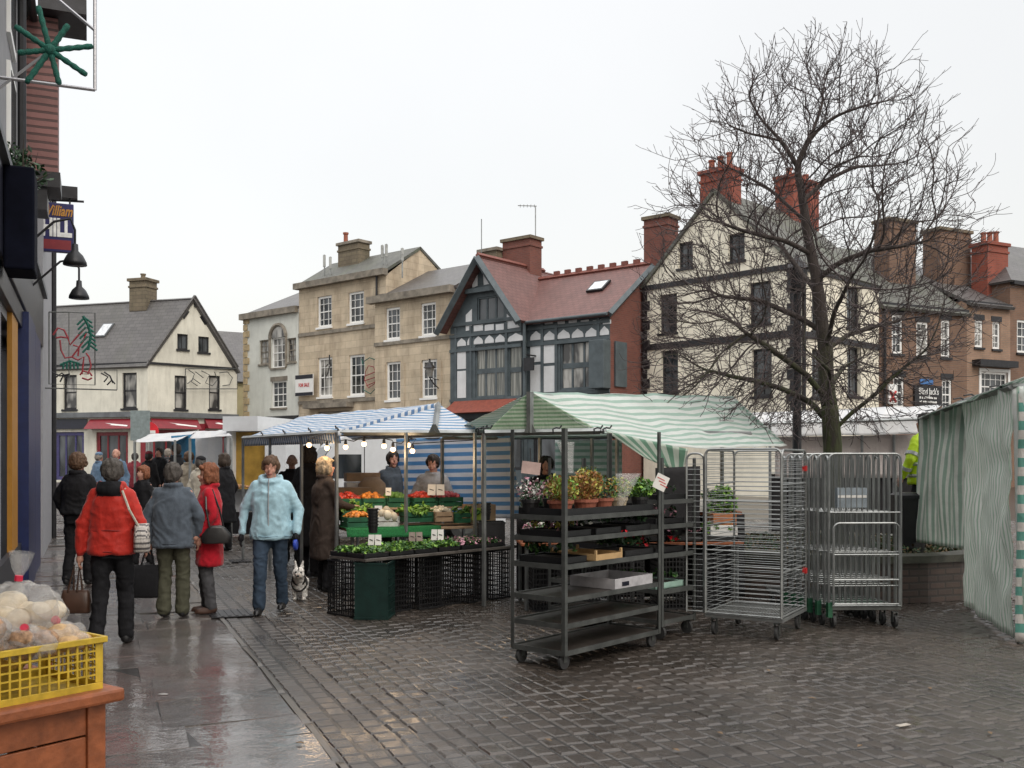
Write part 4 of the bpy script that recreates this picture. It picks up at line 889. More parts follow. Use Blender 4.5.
# motifs fixed to walls
def wall_motif(W_, strokes, label, mats, thing_px):
    s_, z_ = W_.at(*thing_px); t = thing('wall_motif', label, 'decoration', W_.P(s_,z_,0), 0, 'unlit rope light motifs on facades')
    for mat, ps in zip(mats, strokes):
        for pts in ps: mb = MB(); mb.tube([W_.P(W_.at(x,y)[0], W_.at(x,y)[1], .15) for x,y in pts], .022, 4); mb.build('rope_light', mat, t)
wall_motif(WR, [[[(187,370),(193,374),(190,382),(196,386)],[(186,384),(192,379),(199,384)],[(200,371),(208,375),(204,383),(211,386),(216,380),(213,372)],[(218,373),(226,372),(231,378),(228,385),(221,386)],[(194,372),(202,378)],[(184,369),(236,369),(236,389),(184,389),(184,369)]]], 'thin dark rope light motif between the gable windows', [M_steel], (210,380))
W3 = Wall(rowP(299), rowP(386))
wall_motif(W3, [[[(368,372),(371,366),(376,367),(379,375),(377,384),(371,388),(367,380),(368,372)],[(368,376),(378,372)],[(367,381),(379,377)],[(369,386),(378,382)]], [[(366,362),(372,358),(381,361),(379,367)],[(366,390),(373,394),(379,388)],[(366,366),(364,359)]]], 'red and green rope light bauble motif on the ashlar house', [M_red_rod, M_tinsel], (373,377))
# ---------------------------------------------------------------- people
def CL(name, col, rough=.85, fold=1.0): return cloth('cloth_'+name, col, rough, fold)
HAIR = {k: plain('hair_'+k, c, .7, 0, .4, 40, .6, 90) for k, c in dict(brown=(.10,.055,.03), dark=(.025,.018,.014), grey=(.22,.19,.16), blond=(.27,.21,.14), red=(.20,.07,.03), greydark=(.07,.06,.052), darkbrown=(.045,.03,.02), bald=(.45,.28,.2)).items()}
M_skin_w = plain('warm_skin', (.46,.235,.17), .55, 0, .08, 10)
def person(label, px, py, H=1.66, face=0.0, coat=None, coat_len=.80, trouser=None, hair='brown', hair_style='short', shoe=None, stride=(0,0), arms=None, group='shoppers in the square', Y=None, wide=1.0, hood=None, glove=None, vox=.012, cap=None, flare=1.0, collar=True, Z=None, head=(0,0), seed=1, skirt=None, lean=0.0):
    random.seed(seed*13+5)
    if Y is None: loc = G(px, py)
    else: loc = Vector(((px-512)/F*Y, Y, gz(Y)))
    if Z is not None: loc.z = Z
    s = H/1.70; t = thing('person', label, 'person', loc, face, group)
    a1, a2 = stride                                     # forward offsets of the right and left foot (local -y is forward)
    hips = {-1: Vector((-.09,0,.90)), 1: Vector((.09,0,.90))}; foot = {-1: Vector((-.10,-a1,.07)), 1: Vector((.10,-a2,.07))}
    lift = {-1: max(0,-a1)*.12, 1: max(0,-a2)*.12}
    for k in (-1,1): foot[k].z += lift[k]
    knee = {k: (hips[k]+foot[k])/2+Vector((.0,-.035-abs(foot[k].y)*.12,.03)) for k in (-1,1)}
    sh = {-1: Vector((-.152*wide,0+lean*.5,1.375)), 1: Vector((.152*wide,lean*.5,1.375))}
    ar = arms or {}
    el = {}; ha = {}
    for k in (-1,1):
        e_, h_ = ar.get(k, ((.265,.03,1.12),(.255,-.10,.88)))
        el[k] = Vector((k*(e_[0]*.86)*wide,e_[1],e_[2])); ha[k] = Vector((k*(h_[0]*.88)*wide,h_[1],h_[2]))
    hd = Vector((0,-.015+lean,1.585)); hx, hy = head   # head yaw, nod
    Mh = Matrix.Rotation(hx, 3, 'Z') @ Matrix.Rotation(hy, 3, 'X')
    hp = lambda x,y,z: hd+Mh @ (Vector((x,y,z))*1.07)
    b = MB(); loft(b, [(.84,0,.0,.15,.10),(.95,0,0,.165,.11),(1.08,0,lean*.2,.135,.10),(1.25,0,lean*.4,.16,.11),(1.38,0,lean*.5,.15,.09),(1.43,0,lean*.6,.08,.06)], 16)
    capsule(b, (0,.01+lean*.5,1.38), hp(0,.02,-.08), .055, .052)
    b.ball(hp(0,.012,.025), (.073,.092,.092), 18, 14, M=Mh); capsule(b, hp(0,-.035,-.05), hp(0,-.052,-.085), .052, .034); 
    b.ball(hp(0,-.092,-.012), (.013,.020,.024), 8, 6, M=Mh); b.ball(hp(0,-.085,-.053), (.025,.012,.012), 8, 6, M=Mh)
    for k in (-1,1):
        b.ball(hp(k*.075,.015,-.008), (.012,.022,.032), 8, 6, M=Mh); b.ball(hp(k*.032,-.056,-.03), (.026,.022,.026), 8, 6, M=Mh)
        capsule(b, sh[k], el[k], .048, .038); capsule(b, el[k], ha[k], .038, .026)
        d_ = (ha[k]-el[k]).normalized(); pm = ha[k]+d_*.055
        capsule(b, ha[k]+d_*.01, pm, .027, .034, flat=1); fw = Vector((0,-1,0)); side = d_.cross(fw); side = side.normalized() if side.length > .2 else Vector((0,0,1)); fw2 = side.cross(d_).normalized()
        for q in range(4):
            o_ = pm+fw2*(-.024+.016*q)*(-1)+d_*.02; l_ = (.036,.044,.040,.030)[q]; c1 = o_+d_*l_; capsule(b, o_, c1, .0095, .009, 8); capsule(b, c1, c1+d_*l_*.6-side*.015*k*0+Vector((-k*.018,0,0)), .009, .008, 8)
        tb = ha[k]+d_*.02+fw2*.028; capsule(b, tb, tb+d_*.03+fw2*.02, .012, .010, 8); capsule(b, tb+d_*.03+fw2*.02, tb+d_*.058+fw2*.022, .010, .009, 8)
        capsule(b, hips[k], knee[k], .075, .052); capsule(b, knee[k], foot[k], .05, .036); capsule(b, foot[k]+Vector((0,.02,-.03)), foot[k]+Vector((0,-.12,-.04)), .035, .028)
    eye = [hp(k*.031,-.083,.012) for k in (-1,1)]; mo = hp(0,-.09,-.055); R_h = [ha[k] for k in (-1,1)]
    def asg(c, n):
        for e_ in eye:
            if (c-e_).length < .0125: return 1
        if (c-mo).length < .028 and abs((Mh.transposed() @ (c-mo)).z) < .008: return 2
        if glove:
            for k in (-1,1):
                if (c-ha[k]).length < .15 and (c-ha[k]).dot((ha[k]-el[k]).normalized()) > -.02: return 3
        return 0
    fuse(b, 'body', [M_skin_w, M_eye, M_lip, glove or M_skin_w], t, min(vox,.009) if vox < .015 else vox, smooth=1, assign=asg, scale=s)
    # hair
    hm = MB()
    if hair_style == 'short':
        hm.ball(hp(0,.022,.052), (.090,.100,.080), 16, 12, M=Mh); hm.ball(hp(0,.055,.0), (.086,.070,.10), 14, 10, M=Mh); [hm.ball(hp(k*.074,.01,.02), (.022,.045,.06), 10, 8, M=Mh) for k in (-1,1)]
    elif hair_style == 'bob':
        hm.ball(hp(0,.026,.05), (.098,.102,.09), 16, 12, M=Mh); hm.ball(hp(0,.05,-.02), (.102,.075,.115), 14, 10, M=Mh); 
        for k in (-1,1): hm.ball(hp(k*.078,.0,-.02), (.028,.045,.085), 10, 8, M=Mh)
    elif hair_style == 'curly':
        hm.ball(hp(0,.02,.06), (.105,.108,.088), 16, 12, M=Mh); hm.ball(hp(0,.05,.01), (.108,.08,.105), 14, 10, M=Mh)
        for k in (-1,1): hm.ball(hp(k*.083,.0,.015), (.03,.05,.065), 10, 8, M=Mh)
    elif hair_style == 'thin':
        hm.ball(hp(0,.048,.02), (.083,.068,.078), 14, 10, M=Mh)
    if hair_style != 'none':
        if hair_style in ('bob','curly'): hm.ball(hp(0,-.045,.082), (.07,.045,.028), 10, 8, M=Mh)
        fuse(hm, 'hair', [HAIR[hair]], t, max(vox*.7,.009), amp=.014 if hair_style != 'thin' else .004, nscale=(30,30,24) if hair_style == 'curly' else (38,38,9), smooth=1, scale=s, seed=seed)
    # trousers
    if trouser:
        tm = MB(); loft(tm, [(.80,0,.01,.165,.12),(.90,0,.01,.175,.125),(1.0,0,0,.155,.11)], 18)
        for k in (-1,1): capsule(tm, hips[k]-Vector((0,0,.03)), knee[k], .098, .078, 14); capsule(tm, knee[k], foot[k]+Vector((0,.005,.02)), .076, .068*flare, 14)
        fuse(tm, 'trousers', [trouser], t, max(vox,.012), amp=.012, nscale=(8,8,11), scale=s, seed=seed+3, ridge=True)
    for k in (-1,1):
        sm = MB(); f_ = foot[k]; capsule(sm, f_+Vector((0,.03,-.02)), f_+Vector((0,-.13,-.035)), .045, .036); sm.ball(f_+Vector((0,-.06,-.052)), (.046,.135,.018), 12, 6); capsule(sm, f_+Vector((0,.02,.03)), f_+Vector((0,.02,-.02)), .046, .046)
        fuse(sm, 'shoe', [shoe or M_black], t, max(vox,.012), scale=s)
    # coat
    if coat:
        cm = MB(); zb = coat_len; w = wide
        hem = .205*w if zb > .7 else .24*w
        rings = [(zb,0,.005,hem*.95,.145*w),(zb+.03,0,.005,hem,.155*w)]
        if zb < .78: rings.append((.80,0,.01,.205*w,.145*w))
        rings += [(max(zb+.08,.92),0,.0,.20*w,.145*w),(1.08,0,lean*.2,.185*w,.135*w),(1.24,0,lean*.4,.185*w,.14*w),(1.33,0,lean*.5,.18*w,.125*w),(1.395,0,lean*.55,.14*w,.105),(1.44,0,lean*.6,.095*w,.085),(1.475,0,lean*.6,.07,.068)]
        loft(cm, rings, 24)
        for k in (-1,1):
            capsule(cm, sh[k]-Vector((k*.02,0,.0)), el[k], .074, .060, 14); capsule(cm, el[k], el[k].lerp(ha[k], .93), .060, .046, 14)
        if collar: 
            cm.tube([(.085*math.cos(a),.005+lean*.7+.085*math.sin(a),1.45+(.02 if math.sin(a) > 0 else -.012)) for a in [i*math.pi/8 for i in range(17)]], .026, 8)
        if hood is not None: 
            cm.ball((0,.088+lean*.7,1.435), (.125,.062,.07), 14, 10); cm.tube([(.10*math.cos(a),.01+.10*math.sin(a),1.445+(.03 if math.sin(a) > 0 else -.012)) for a in [i*math.pi/8 for i in range(17)]], .036, 8)
        def ca(c, n): return 1 if (hood is not None and c.y > .07+lean*.6 and c.z > 1.37 and abs(c.x) < .105) else 0
        fuse(cm, 'coat' if zb < .7 else 'jacket', [coat, hood or coat], t, max(vox,.012), amp=.014, nscale=(7,7,6), smooth=2, assign=ca, scale=s, seed=seed+9, ridge=True)
    if cap:
        q = MB(); q.ball(hp(0,.015,.075)*1, (.098,.108,.07), 14, 10, M=Mh); fuse(q, 'hat', [cap], t, .014, scale=s)
    return t, s, dict(ha=ha, sh=sh, el=el)
def strap_bag(t, s, name, mat, strap, body_c, size, label=None, rz=0, m2=None, sm=None, loopto=None):
    """a carried bag is a thing of its own; coordinates local to the carrier's frame"""
    M = Matrix.Rotation(t.rotation_euler.z, 4, 'Z'); M.translation = t.location
    b = thing(name, label, 'bag', M @ (Vector(body_c)*s), t.rotation_euler.z+rz, 'bags carried by shoppers')
    x, y, z = [q*s for q in size]; mb = MB(); loft(mb, [(0,0,0,x*.48,y*.42),(z*.06,0,0,x*.5,y*.5),(z*.5,0,0,x*.5,y*.5),(z*.85,0,0,x*.46,y*.32),(z,0,0,x*.44,y*.16)], 20, 4)
    o = mb.build('bag_body', mat if isinstance(mat, list) else [mat], b, local=True, smooth=True)
    if strap:
        q = MB(); inv = Matrix.Rotation(-rz, 4, 'Z')
        for st in strap: q.tube([inv @ ((Vector(p)-Vector(body_c))*s) for p in st], .011*s, 6)
        q.build('handle', sm or (mat if not isinstance(mat, list) else mat[0]), b, local=True)
    return b
M_jeans = CL('jeans', (.035,.055,.085)); M_blk = CL('black', (.012,.012,.014)); M_blkw = CL('black_wool', (.02,.019,.02)); M_red = CL('red_anorak', (.46,.025,.015), .6); M_redw = CL('red_wool', (.42,.008,.02))
M_ltblue = CL('pale_blue', (.36,.55,.63), .55, .8); M_greyb = CL('slate_blue', (.085,.105,.13), .8); M_olive = CL('olive', (.075,.075,.05)); M_greytr = CL('grey_trouser', (.07,.07,.075)); M_brownc = CL('brown_coat', (.045,.032,.026)); M_beige = CL('beige', (.34,.29,.22)); M_creamc = CL('cream', (.50,.46,.38)); M_olivec = CL('olive_coat', (.10,.10,.06)); M_bluej = CL('mid_blue', (.10,.16,.24)); M_maroon = CL('maroon', (.18,.02,.03))
M_hiv = plain('hi_vis_yellow', (.55,.80,.02), .5, 0, .12, 12, .5, 20); M_refl = plain('reflective_tape', (.45,.47,.48), .3, .3, .1); M_lgrey = CL('light_grey', (.32,.32,.33)); M_leather = plain('black_leather', (.015,.014,.014), .35, 0, .3); M_brleather = plain('brown_leather', (.07,.035,.022), .4, 0, .3); M_shoe_br = plain('brown_shoe', (.06,.03,.02), .5)
# the woman in pale blue with her dog
tb, sb, pb = person('woman in pale blue padded jacket and jeans walking towards the camera with a small dog', 271, 612, 1.63, 0.06, M_ltblue, .80, M_jeans, 'brown', 'short', M_black, (.16,-.14), {-1: ((.30,.02,1.12),(.31,-.05,.86)), 1: ((.30,.03,1.12),(.29,-.08,.87))}, wide=1.13, glove=M_blk, vox=.010, head=(.0,.15), seed=2, hood=M_ltblue)
q = MB()
q.tube([(0,-.152,.84),(0,-.158,1.1),(0,-.150,1.3),(0,-.125,1.40)], .006, 4); q.build('zip', M_lgrey, tb, local=True)
# dog
def dog():
    p = G(300,599); t = thing('terrier', 'small white terrier in a dark harness trotting on a blue lead', 'dog', p, R(8)); b = MB()
    capsule(b, (0,-.10,.19), (0,.16,.20), .082, .072); b.ball((0,-.09,.18), (.078,.09,.095), 14, 10); capsule(b, (0,-.12,.22), (0,-.19,.29), .062, .056)
    b.ball((0,-.215,.325), (.066,.066,.06), 14, 10); capsule(b, (0,-.25,.31), (0,-.305,.295), .038, .028)
    for k in (-1,1):
        capsule(b, (k*.03,-.185,.37), (k*.045,-.175,.455), .024, .008); b.ball((k*.035,-.24,.30), (.028,.03,.035), 8, 6)
        f_ = -.03 if k > 0 else .02
        capsule(b, (k*.055,-.12,.17), (k*.055,-.125+f_*.5,.10), .034, .026); capsule(b, (k*.055,-.125+f_*.5,.10), (k*.055,-.12+f_,.03), .025, .02); b.ball((k*.055,-.135+f_,.018), (.022,.03,.018), 8, 6)
        capsule(b, (k*.05,.14,.19), (k*.055,.115-f_,.12), .045, .03); capsule(b, (k*.055,.115-f_,.12), (k*.055,.17-f_,.085), .027, .02); capsule(b, (k*.055,.17-f_,.085), (k*.055,.155-f_,.025), .02, .018); b.ball((k*.055,.14-f_,.016), (.02,.03,.016), 8, 6)
    capsule(b, (0,.21,.23), (0,.25,.33), .026, .012)
    en = [Vector((k*.028,-.268,.335)) for k in (-1,1)]; no = Vector((0,-.333,.305))
    def asg(c, n):
        if (c-no).length < .018: return 1
        for e in en:
            if (c-e).length < .012: return 1
        return 2 if (c-Vector((0,-.3,.29))).length < .04 else 0
    m, nt, bs = nodes('white_fur'); L(nt, ramp(nt, noi(nt, tc(nt), 25, 5), (.60,.57,.52), (.86,.84,.80)), bs.inputs['Base Color']); bs.inputs['Roughness'].default_value = .9; bump(nt, bs, noi(nt, tc(nt), 90, 4), 1, .02)
    fuse(b, 'body', [m, M_black, plain('muzzle_fur', (.42,.36,.31), .9)], t, .007, amp=.010, nscale=(40,40,30), smooth=1, assign=asg)
    h = MB(); loft(h, [(0,0,0,.088,.104),(.07,0,0,.09,.106)], 18, 2.2)
    hm = MB(); hm.tube([(.082*math.cos(a),-.13+.03*math.sin(a),.20+.09*math.sin(a)) for a in [i*math.pi/9 for i in range(19)]], .012, 6); hm.tube([(.07*math.cos(a),-.165,.25+.07*math.sin(a)) for a in [i*math.pi/9 for i in range(19)]], .012, 6); hm.cbox((0,-.03,.275), (.07,.14,.014)); hm.tube([(.08*math.cos(a),0,.19+.084*math.sin(a)) for a in [i*math.pi/9 for i in range(19)]], .012, 6)
    hm.build('harness', M_leather, t, local=True)
    return t
td = dog()
Mb = Matrix.Rotation(.06, 4, 'Z'); Mb.translation = tb.location; hnd = Mb @ ((pb['ha'][1]+Vector((0,-.02,-.09)))*sb)
t = thing('dog_lead', 'blue retractable dog lead held in the gloved hand of the woman in pale blue', 'dog lead', hnd)
q = MB(); q.lathe(hnd+Vector((0,-.03,-.03)), [(.05,-.018),(.058,-.008),(.058,.008),(.05,.018)], 14, ax='x'); q.tube([hnd+Vector((0,0,-.0)),hnd+Vector((0,.045,.03)),hnd+Vector((0,.05,-.02)),hnd+Vector((0,.0,-.05))], .011, 6); q.build('reel', plain('reel_blue', (.02,.05,.35), .4), t)
dp = Vector(td.location)+Vector((0,-.03,.29)); q = MB(); q.tube([hnd+Vector((0,-.03,-.08)), hnd.lerp(dp,.5)+Vector((0,0,-.06)), dp], .006, 5); q.build('cord', M_blk, t)
# red anorak
t, s, p = person('woman seen from behind in a bright red anorak and black trousers', 112, 645, 1.60, math.pi+.1, M_red, .83, M_blk, 'greydark', 'short', M_black, (.10,-.12), {-1: ((.28,.02,1.13),(.29,-.08,.92)), 1: ((.29,.03,1.12),(.30,.02,.84))}, wide=1.05, vox=.010, hood=M_blk, head=(.2,0), seed=4)
strap_bag(t, s, 'striped_shoulder_bag', stripem('bag_weave', (.50,.46,.42), (.10,.09,.09), .045, .6, 1, trans=0), [[(-.12,.10,1.42),(-.2,.17,1.25),(-.27,.13,1.10)],[(-.12,.04,1.44),(-.22,-.06,1.3),(-.29,-.0,1.10)]], (-.285,.07,.86), (.14,.26,.26), 'cream and grey striped shoulder bag on the arm of the woman in the red anorak', rz=.2, sm=M_creamc)
strap_bag(t, s, 'brown_handbag', M_brleather, [[(.26,.0,.50),(.28,.03,.74),(.30,.03,.50)],[(.34,.0,.50),(.32,.04,.74),(.38,.03,.50)]], (.32,.0,.30), (.26,.12,.21), 'brown leather handbag hanging from the hand of the woman in the red anorak')
t, s, p = person('person seen from behind in short black padded jacket and black trousers at the left', 78, 585, 1.67, math.pi-.1, M_blk, .92, M_blk, 'brown', 'curly', M_black, (.08,-.08), {-1: ((.29,-.02,1.16),(.20,-.16,1.02)), 1: ((.30,.0,1.14),(.27,-.1,.95))}, wide=1.1, vox=.011, seed=5)
t, s, p = person('person seen from behind in slate blue jacket and baggy olive trousers', 173, 617, 1.56, math.pi+.05, M_greyb, .77, M_olive, 'greydark', 'short', M_black, (.02,0), {-1: ((.30,.0,1.12),(.27,-.06,.86)), 1: ((.30,.02,1.12),(.27,-.02,.82))}, wide=1.12, vox=.010, seed=6, flare=1.15, collar=True)
strap_bag(t, s, 'black_holdall', M_blk, [[(.20,.0,.54),(.24,.0,.74),(.29,-.0,.76),(.36,0,.54)]], (.30,0,.22), (.32,.13,.36), 'square black cloth bag held beside the olive trousers')
t, s, p = person('woman in long bright red wool coat with auburn hair standing in profile', 209, 613, 1.55, R(-75), M_redw, .55, M_greytr, 'red', 'bob', M_shoe_br, (.03,-.02), {-1: ((.24,-.06,1.14),(.14,-.26,1.12)), 1: ((.26,.06,1.13),(.24,-.10,.92))}, wide=1.02, vox=.010, seed=7, head=(0,.1))
strap_bag(t, s, 'black_shoulder_bag', M_leather, [[(.16,.04,1.42),(.25,.12,1.2),(.27,.17,.98)],[(.16,-.03,1.42),(.27,-.02,1.2),(.28,.02,.98)]], (.29,.09,.82), (.12,.32,.20), 'black leather shoulder bag resting on the long red coat')
person('person in a long dark brown coat with grey blond hair at the vegetable stall', 325, 0, 1.62, R(120), M_brownc, .42, M_blk, 'blond', 'bob', M_black, Y=12.2, arms={-1: ((.24,-.1,1.12),(.14,-.32,1.08)), 1: ((.25,-.1,1.12),(.16,-.32,1.02))}, wide=1.14, vox=.013, seed=8)
person('tall person in a long black coat behind the brown coat', 309, 0, 1.78, R(150), M_blk, .40, M_blk, 'dark', 'bob', M_black, Y=13.7, wide=1.0, vox=.014, seed=9)
person('balding man in a black jacket beside the white van', 292, 0, 1.68, R(-165), M_blkw, .75, M_blk, 'bald', 'thin', M_black, Y=15.3, wide=1.1, vox=.015, seed=10)
person('stallholder in a light grey top with dark hair serving behind the fruit', 433, 0, 1.66, R(-5), M_lgrey, .85, M_jeans, 'dark', 'short', M_black, Y=13.75, arms={-1: ((.27,-.08,1.14),(.16,-.30,1.10)), 1: ((.28,-.08,1.14),(.18,-.30,1.12))}, wide=1.1, vox=.012, group='stallholders', head=(-.1,.25), seed=11)
person('stallholder in dark blue top standing behind the hanging bulbs', 393, 0, 1.72, R(20), M_greyb, .85, M_blk, 'dark', 'short', M_black, Y=15.2, wide=1.15, vox=.014, group='stallholders', seed=12)
person('flower stallholder in dark clothes half hidden behind the plant trolley', 546, 0, 1.64, R(10), M_blk, .8, M_blk, 'dark', 'short', M_black, Y=12.6, wide=1.1, vox=.013, group='stallholders', seed=13)
t, s, p = person('worker in a hi-vis yellow jacket half hidden by the green curtain', 925, 0, 1.72, R(-150), M_hiv, .80, M_blk, 'dark', 'short', M_black, Y=12.8, Z=.47, arms={-1: ((.29,.0,1.13),(.28,-.12,.90)), 1: ((.29,.0,1.13),(.28,-.12,.90))}, wide=1.15, vox=.011, group='market workers', seed=14)
q = MB()
for z_ in (.93,1.08): q.tube([(.232*math.cos(a),.168*math.sin(a),z_) for a in [i*math.pi/10 for i in range(21)]], .024, 6)
for k in (-1,1):
    for f_ in (.25,.8):
        a_, b_ = (p['sh'][k], p['el'][k]) if f_ < .5 else (p['el'][k], p['ha'][k]); c_ = a_.lerp(b_, .7 if f_ < .5 else .45); d_ = (b_-a_).normalized(); q.tube([c_-d_*.022, c_+d_*.022], .082 if f_ < .5 else .068, 12)
q.build('reflective_band', M_refl, t, local=True)
def seam(t, s, w, z, mat, rx=.192, ry=.139):
    q = MB(); q.tube([(rx*w*math.cos(a)*s, ry*w*math.sin(a)*s, z*s+.004*math.sin(a*5)) for a in [i*math.pi/14 for i in range(29)]], .0045, 5); q.build('seam', mat, t, local=True)
for o in [q_ for q_ in COL.objects if q_.name.startswith('person')]:
    lb = o.get('label', '')
    if 'bright red anorak' in lb: seam(o, 1.60/1.7, 1.05, 1.06, plain('red_seam', (.20,.012,.01), .7)); seam(o, 1.60/1.7, 1.05, .865, MATS['red_seam'], .200, .150)
    elif 'pale blue padded' in lb: seam(o, 1.63/1.7, 1.13, .84, plain('blue_seam', (.20,.33,.40), .7), .203, .152)
    elif 'slate blue jacket' in lb: seam(o, 1.56/1.7, 1.12, .82, plain('slate_seam', (.04,.05,.065), .7), .203, .152)
# the crowd by the far stalls
crowd = [('man in a slate jacket walking between the shop and the crowd',116,22,1.76,R(10),M_bluej,.8,M_blk,'bald','thin'),
 ('woman with fair hair in black sitting height behind the grey jacket',143,15,1.50,R(-30),M_blk,.7,M_blk,'red','bob'),
 ('shopper in maroon hat and dark coat at the awning stall',149,25,1.66,R(170),M_blkw,.6,M_blk,'dark','short'),
 ('dark haired shopper in black jacket under the white awning',159,25.5,1.76,R(-10),M_blk,.8,M_blk,'dark','short'),
 ('tall shopper in black turned towards the blue tarpaulin',176,23,1.86,R(-110),M_blk,.7,M_blk,'dark','short'),
 ('shopper in a beige coat left of the cream coat',189,22,1.68,R(160),M_beige,.55,M_blk,'brown','curly'),
 ('shopper in a cream coat and dark cap in the crowd',201,19,1.63,R(170),M_creamc,.6,M_blk,'greydark','short'),
 ('shopper in an olive coat between the cream coat and the black coat',213,22,1.72,R(200),M_olivec,.6,M_olive,'brown','bob'),
 ('woman in a long black coat at the gold panelled food stall',224,17.5,1.70,R(-120),M_blk,.5,M_blk,'darkbrown','bob'),
 ('shopper in a blue cap by the shop door at the far left',99,26,1.62,R(150),M_bluej,.7,M_blk,'grey','short'),
 ('shopper in red scarf height and dark coat behind the fair haired woman',135,27,1.60,R(190),M_maroon,.7,M_blk,'dark','short'),
 ('distant shopper in black beside the shop window',168,28,1.70,R(180),M_greytr,.7,M_blk,'grey','short')]
crowd[1] = ('short woman with auburn hair in black right of the red anorak',)+crowd[1][1:]
crowd[10] = ('shopper in a maroon jacket deep in the crowd behind the auburn haired woman',)+crowd[10][1:]
for i, (lb, px, Y_, H_, fc, ct, cl, tr, hr, hs) in enumerate(crowd):
    person(lb, px, 0, H_, fc, ct, cl, tr, hr, hs, M_black, (.08,-.06) if i%2 else (0,0), Y=Y_, vox=.02, seed=20+i, cap=M_maroon if i == 2 else (M_blk if i == 6 else (M_bluej if i == 9 else None)))
# ---------------------------------------------------------------- cloth sheets
def sheet(name, mat, p00, p10, p11, p01, nu=24, nv=12, sag=0.0, wr=.02, uvs=None, parent=None, seed=0, freq=1.6, thick=.004, pleat=0, pleat_n=14, edge=0):
    p00, p10, p11, p01 = map(Vector, (p00,p10,p11,p01)); lu = ((p10-p00).length+(p11-p01).length)/2; lv = ((p01-p00).length+(p11-p10).length)/2
    nrm = (p10-p00).cross(p01-p00).normalized(); mb = MB(); P = {}; off = Vector((seed*7.7, seed*3.3, seed*1.1))
    for i in range(nu+1):
        for j in range(nv+1):
            u, v = i/nu, j/nv; p = (p00*(1-u)+p10*u)*(1-v)+(p01*(1-u)+p11*u)*v
            f_ = 4*u*(1-u)*4*v*(1-v); p = p-Vector((0,0,sag*f_))
            n_ = noise.noise(Vector((u*lu*freq, v*lv*freq, 0))+off)+.5*noise.noise(Vector((u*lu*freq*2.7, v*lv*freq*2.7, 3))+off)
            p = p+nrm*(wr*n_*(1 if not edge else min(1, 5*min(u,1-u,v,1-v)+.15)))
            if pleat: p = p+nrm*pleat*(.25+.75*v)*math.sin(u*pleat_n*6.283+1.5*noise.noise(Vector((u*3,v*1.5,seed))))
            P[i,j] = p
    for i in range(nu):
        for j in range(nv):
            mb.face([P[i,j],P[i+1,j],P[i+1,j+1],P[i,j+1]], 0, [(i/nu*lu,j/nv*lv),((i+1)/nu*lu,j/nv*lv),((i+1)/nu*lu,(j+1)/nv*lv),(i/nu*lu,(j+1)/nv*lv)])
    bmv = mb; o = bmv.build(name, mat, parent, smooth=True)
    bm = bmesh.new(); bm.from_mesh(o.data); bmesh.ops.remove_doubles(bm, verts=bm.verts, dist=.0004); bm.to_mesh(o.data); bm.free()
    s_ = o.modifiers.new('solid', 'SOLIDIFY'); s_.thickness = thick
    return o
def posts(t, pts, z, w=.035, mat=M_galv):
    for p in pts:
        q = MB(); q.sbar(Vector((p[0],p[1],0)), Vector((p[0],p[1],z if len(p) < 3 else p[2])), w); q.build('post', mat, t)
def rail(t, p, q_, w=.035, name='rail', mat=M_galv):
    q = MB(); q.sbar(p, q_, w); q.build(name, mat, t)
def clamp(t, p, d):
    q = MB(); p = Vector(p); d = Vector(d).normalized(); q.tube([p-d*.03+Vector((0,0,-.03)), p-d*.035+Vector((0,0,.02)), p+Vector((0,0,.035)), p+d*.04+Vector((0,0,.03)), p+d*.06+Vector((0,0,.06))], .010, 6); q.build('clamp', M_dark, t)
# ===== stall A: blue striped vegetable stall
L1, L2, R1, PK, PE = D(340,431,11.9), D(243,437,15.9), D(483,432,12.2), D(437,404,12.75), D(300,417,17.0)
R2 = R1+(L2-L1)
A_ = thing('blue_striped_stall', 'market stall with blue and white striped roof and galvanised frame', 'market stall', (-1.5,13,0))
L1c, R1c = Vector((L1.x,L1.y,1.93)), Vector((R1.x,R1.y,1.93)); L2c = Vector((L2.x,L2.y,1.95)); R2c = Vector((R2.x,R2.y,1.95))
sheet('roof_cover', M_blue_stripe, L1c, L2c, PE, PK, 40, 14, .06, .03, parent=A_, seed=1)
sheet('roof_cover', M_blue_stripe, PK, PE, R2c, R1c, 40, 14, .05, .03, parent=A_, seed=2)
sheet('gable_sheet', M_blue_stripe, L1c, R1c, PK+Vector((.01,0,0)), PK-Vector((.01,0,0)), 26, 12, 0, .025, parent=A_, seed=3)
ex = (PK-L1c); sheet('valance', M_blue_stripe_x, L1c+Vector((-.02,-.03,.015)), PK+Vector((0,-.03,.015)), PK+Vector((0,-.05,-.06)), L1c+Vector((-.02,-.05,-.05)), 36, 3, 0, .012, parent=A_, seed=4)
sheet('valance', M_blue_stripe_x, L2c+Vector((0,-.02,0)), L1c+Vector((0,-.02,.0)), L1c+Vector((.03,-.05,-.13)), L2c+Vector((.03,-.05,-.13)), 44, 3, 0, .02, parent=A_, seed=5)
PB1, PB2 = Vector((-1.75,15.3,1.92)), Vector((.0,12.65,1.92))
def hang(p, z): return Vector((p.x, p.y, z))
bc = sheet('back_curtain', M_blue_curtain, hang(PB1,.72), hang(PB2,.86)+Vector((.16,-.02,0)), PB2, PB1, 60, 30, 0, .09, parent=A_, seed=6, freq=.9, pleat=.02, pleat_n=5)
rail(A_, L1c, R1c, .045); rail(A_, L1c, L2c, .045); rail(A_, R1c, R2c, .04); rail(A_, L1c+(L2c-L1c)*.33, R1c+(L2c-L1c)*.33, .03); rail(A_, PK-Vector((0,0,.02)), PE-Vector((0,0,.02)), .03); rail(A_, PB1-Vector((0,0,0)), PB2, .03)
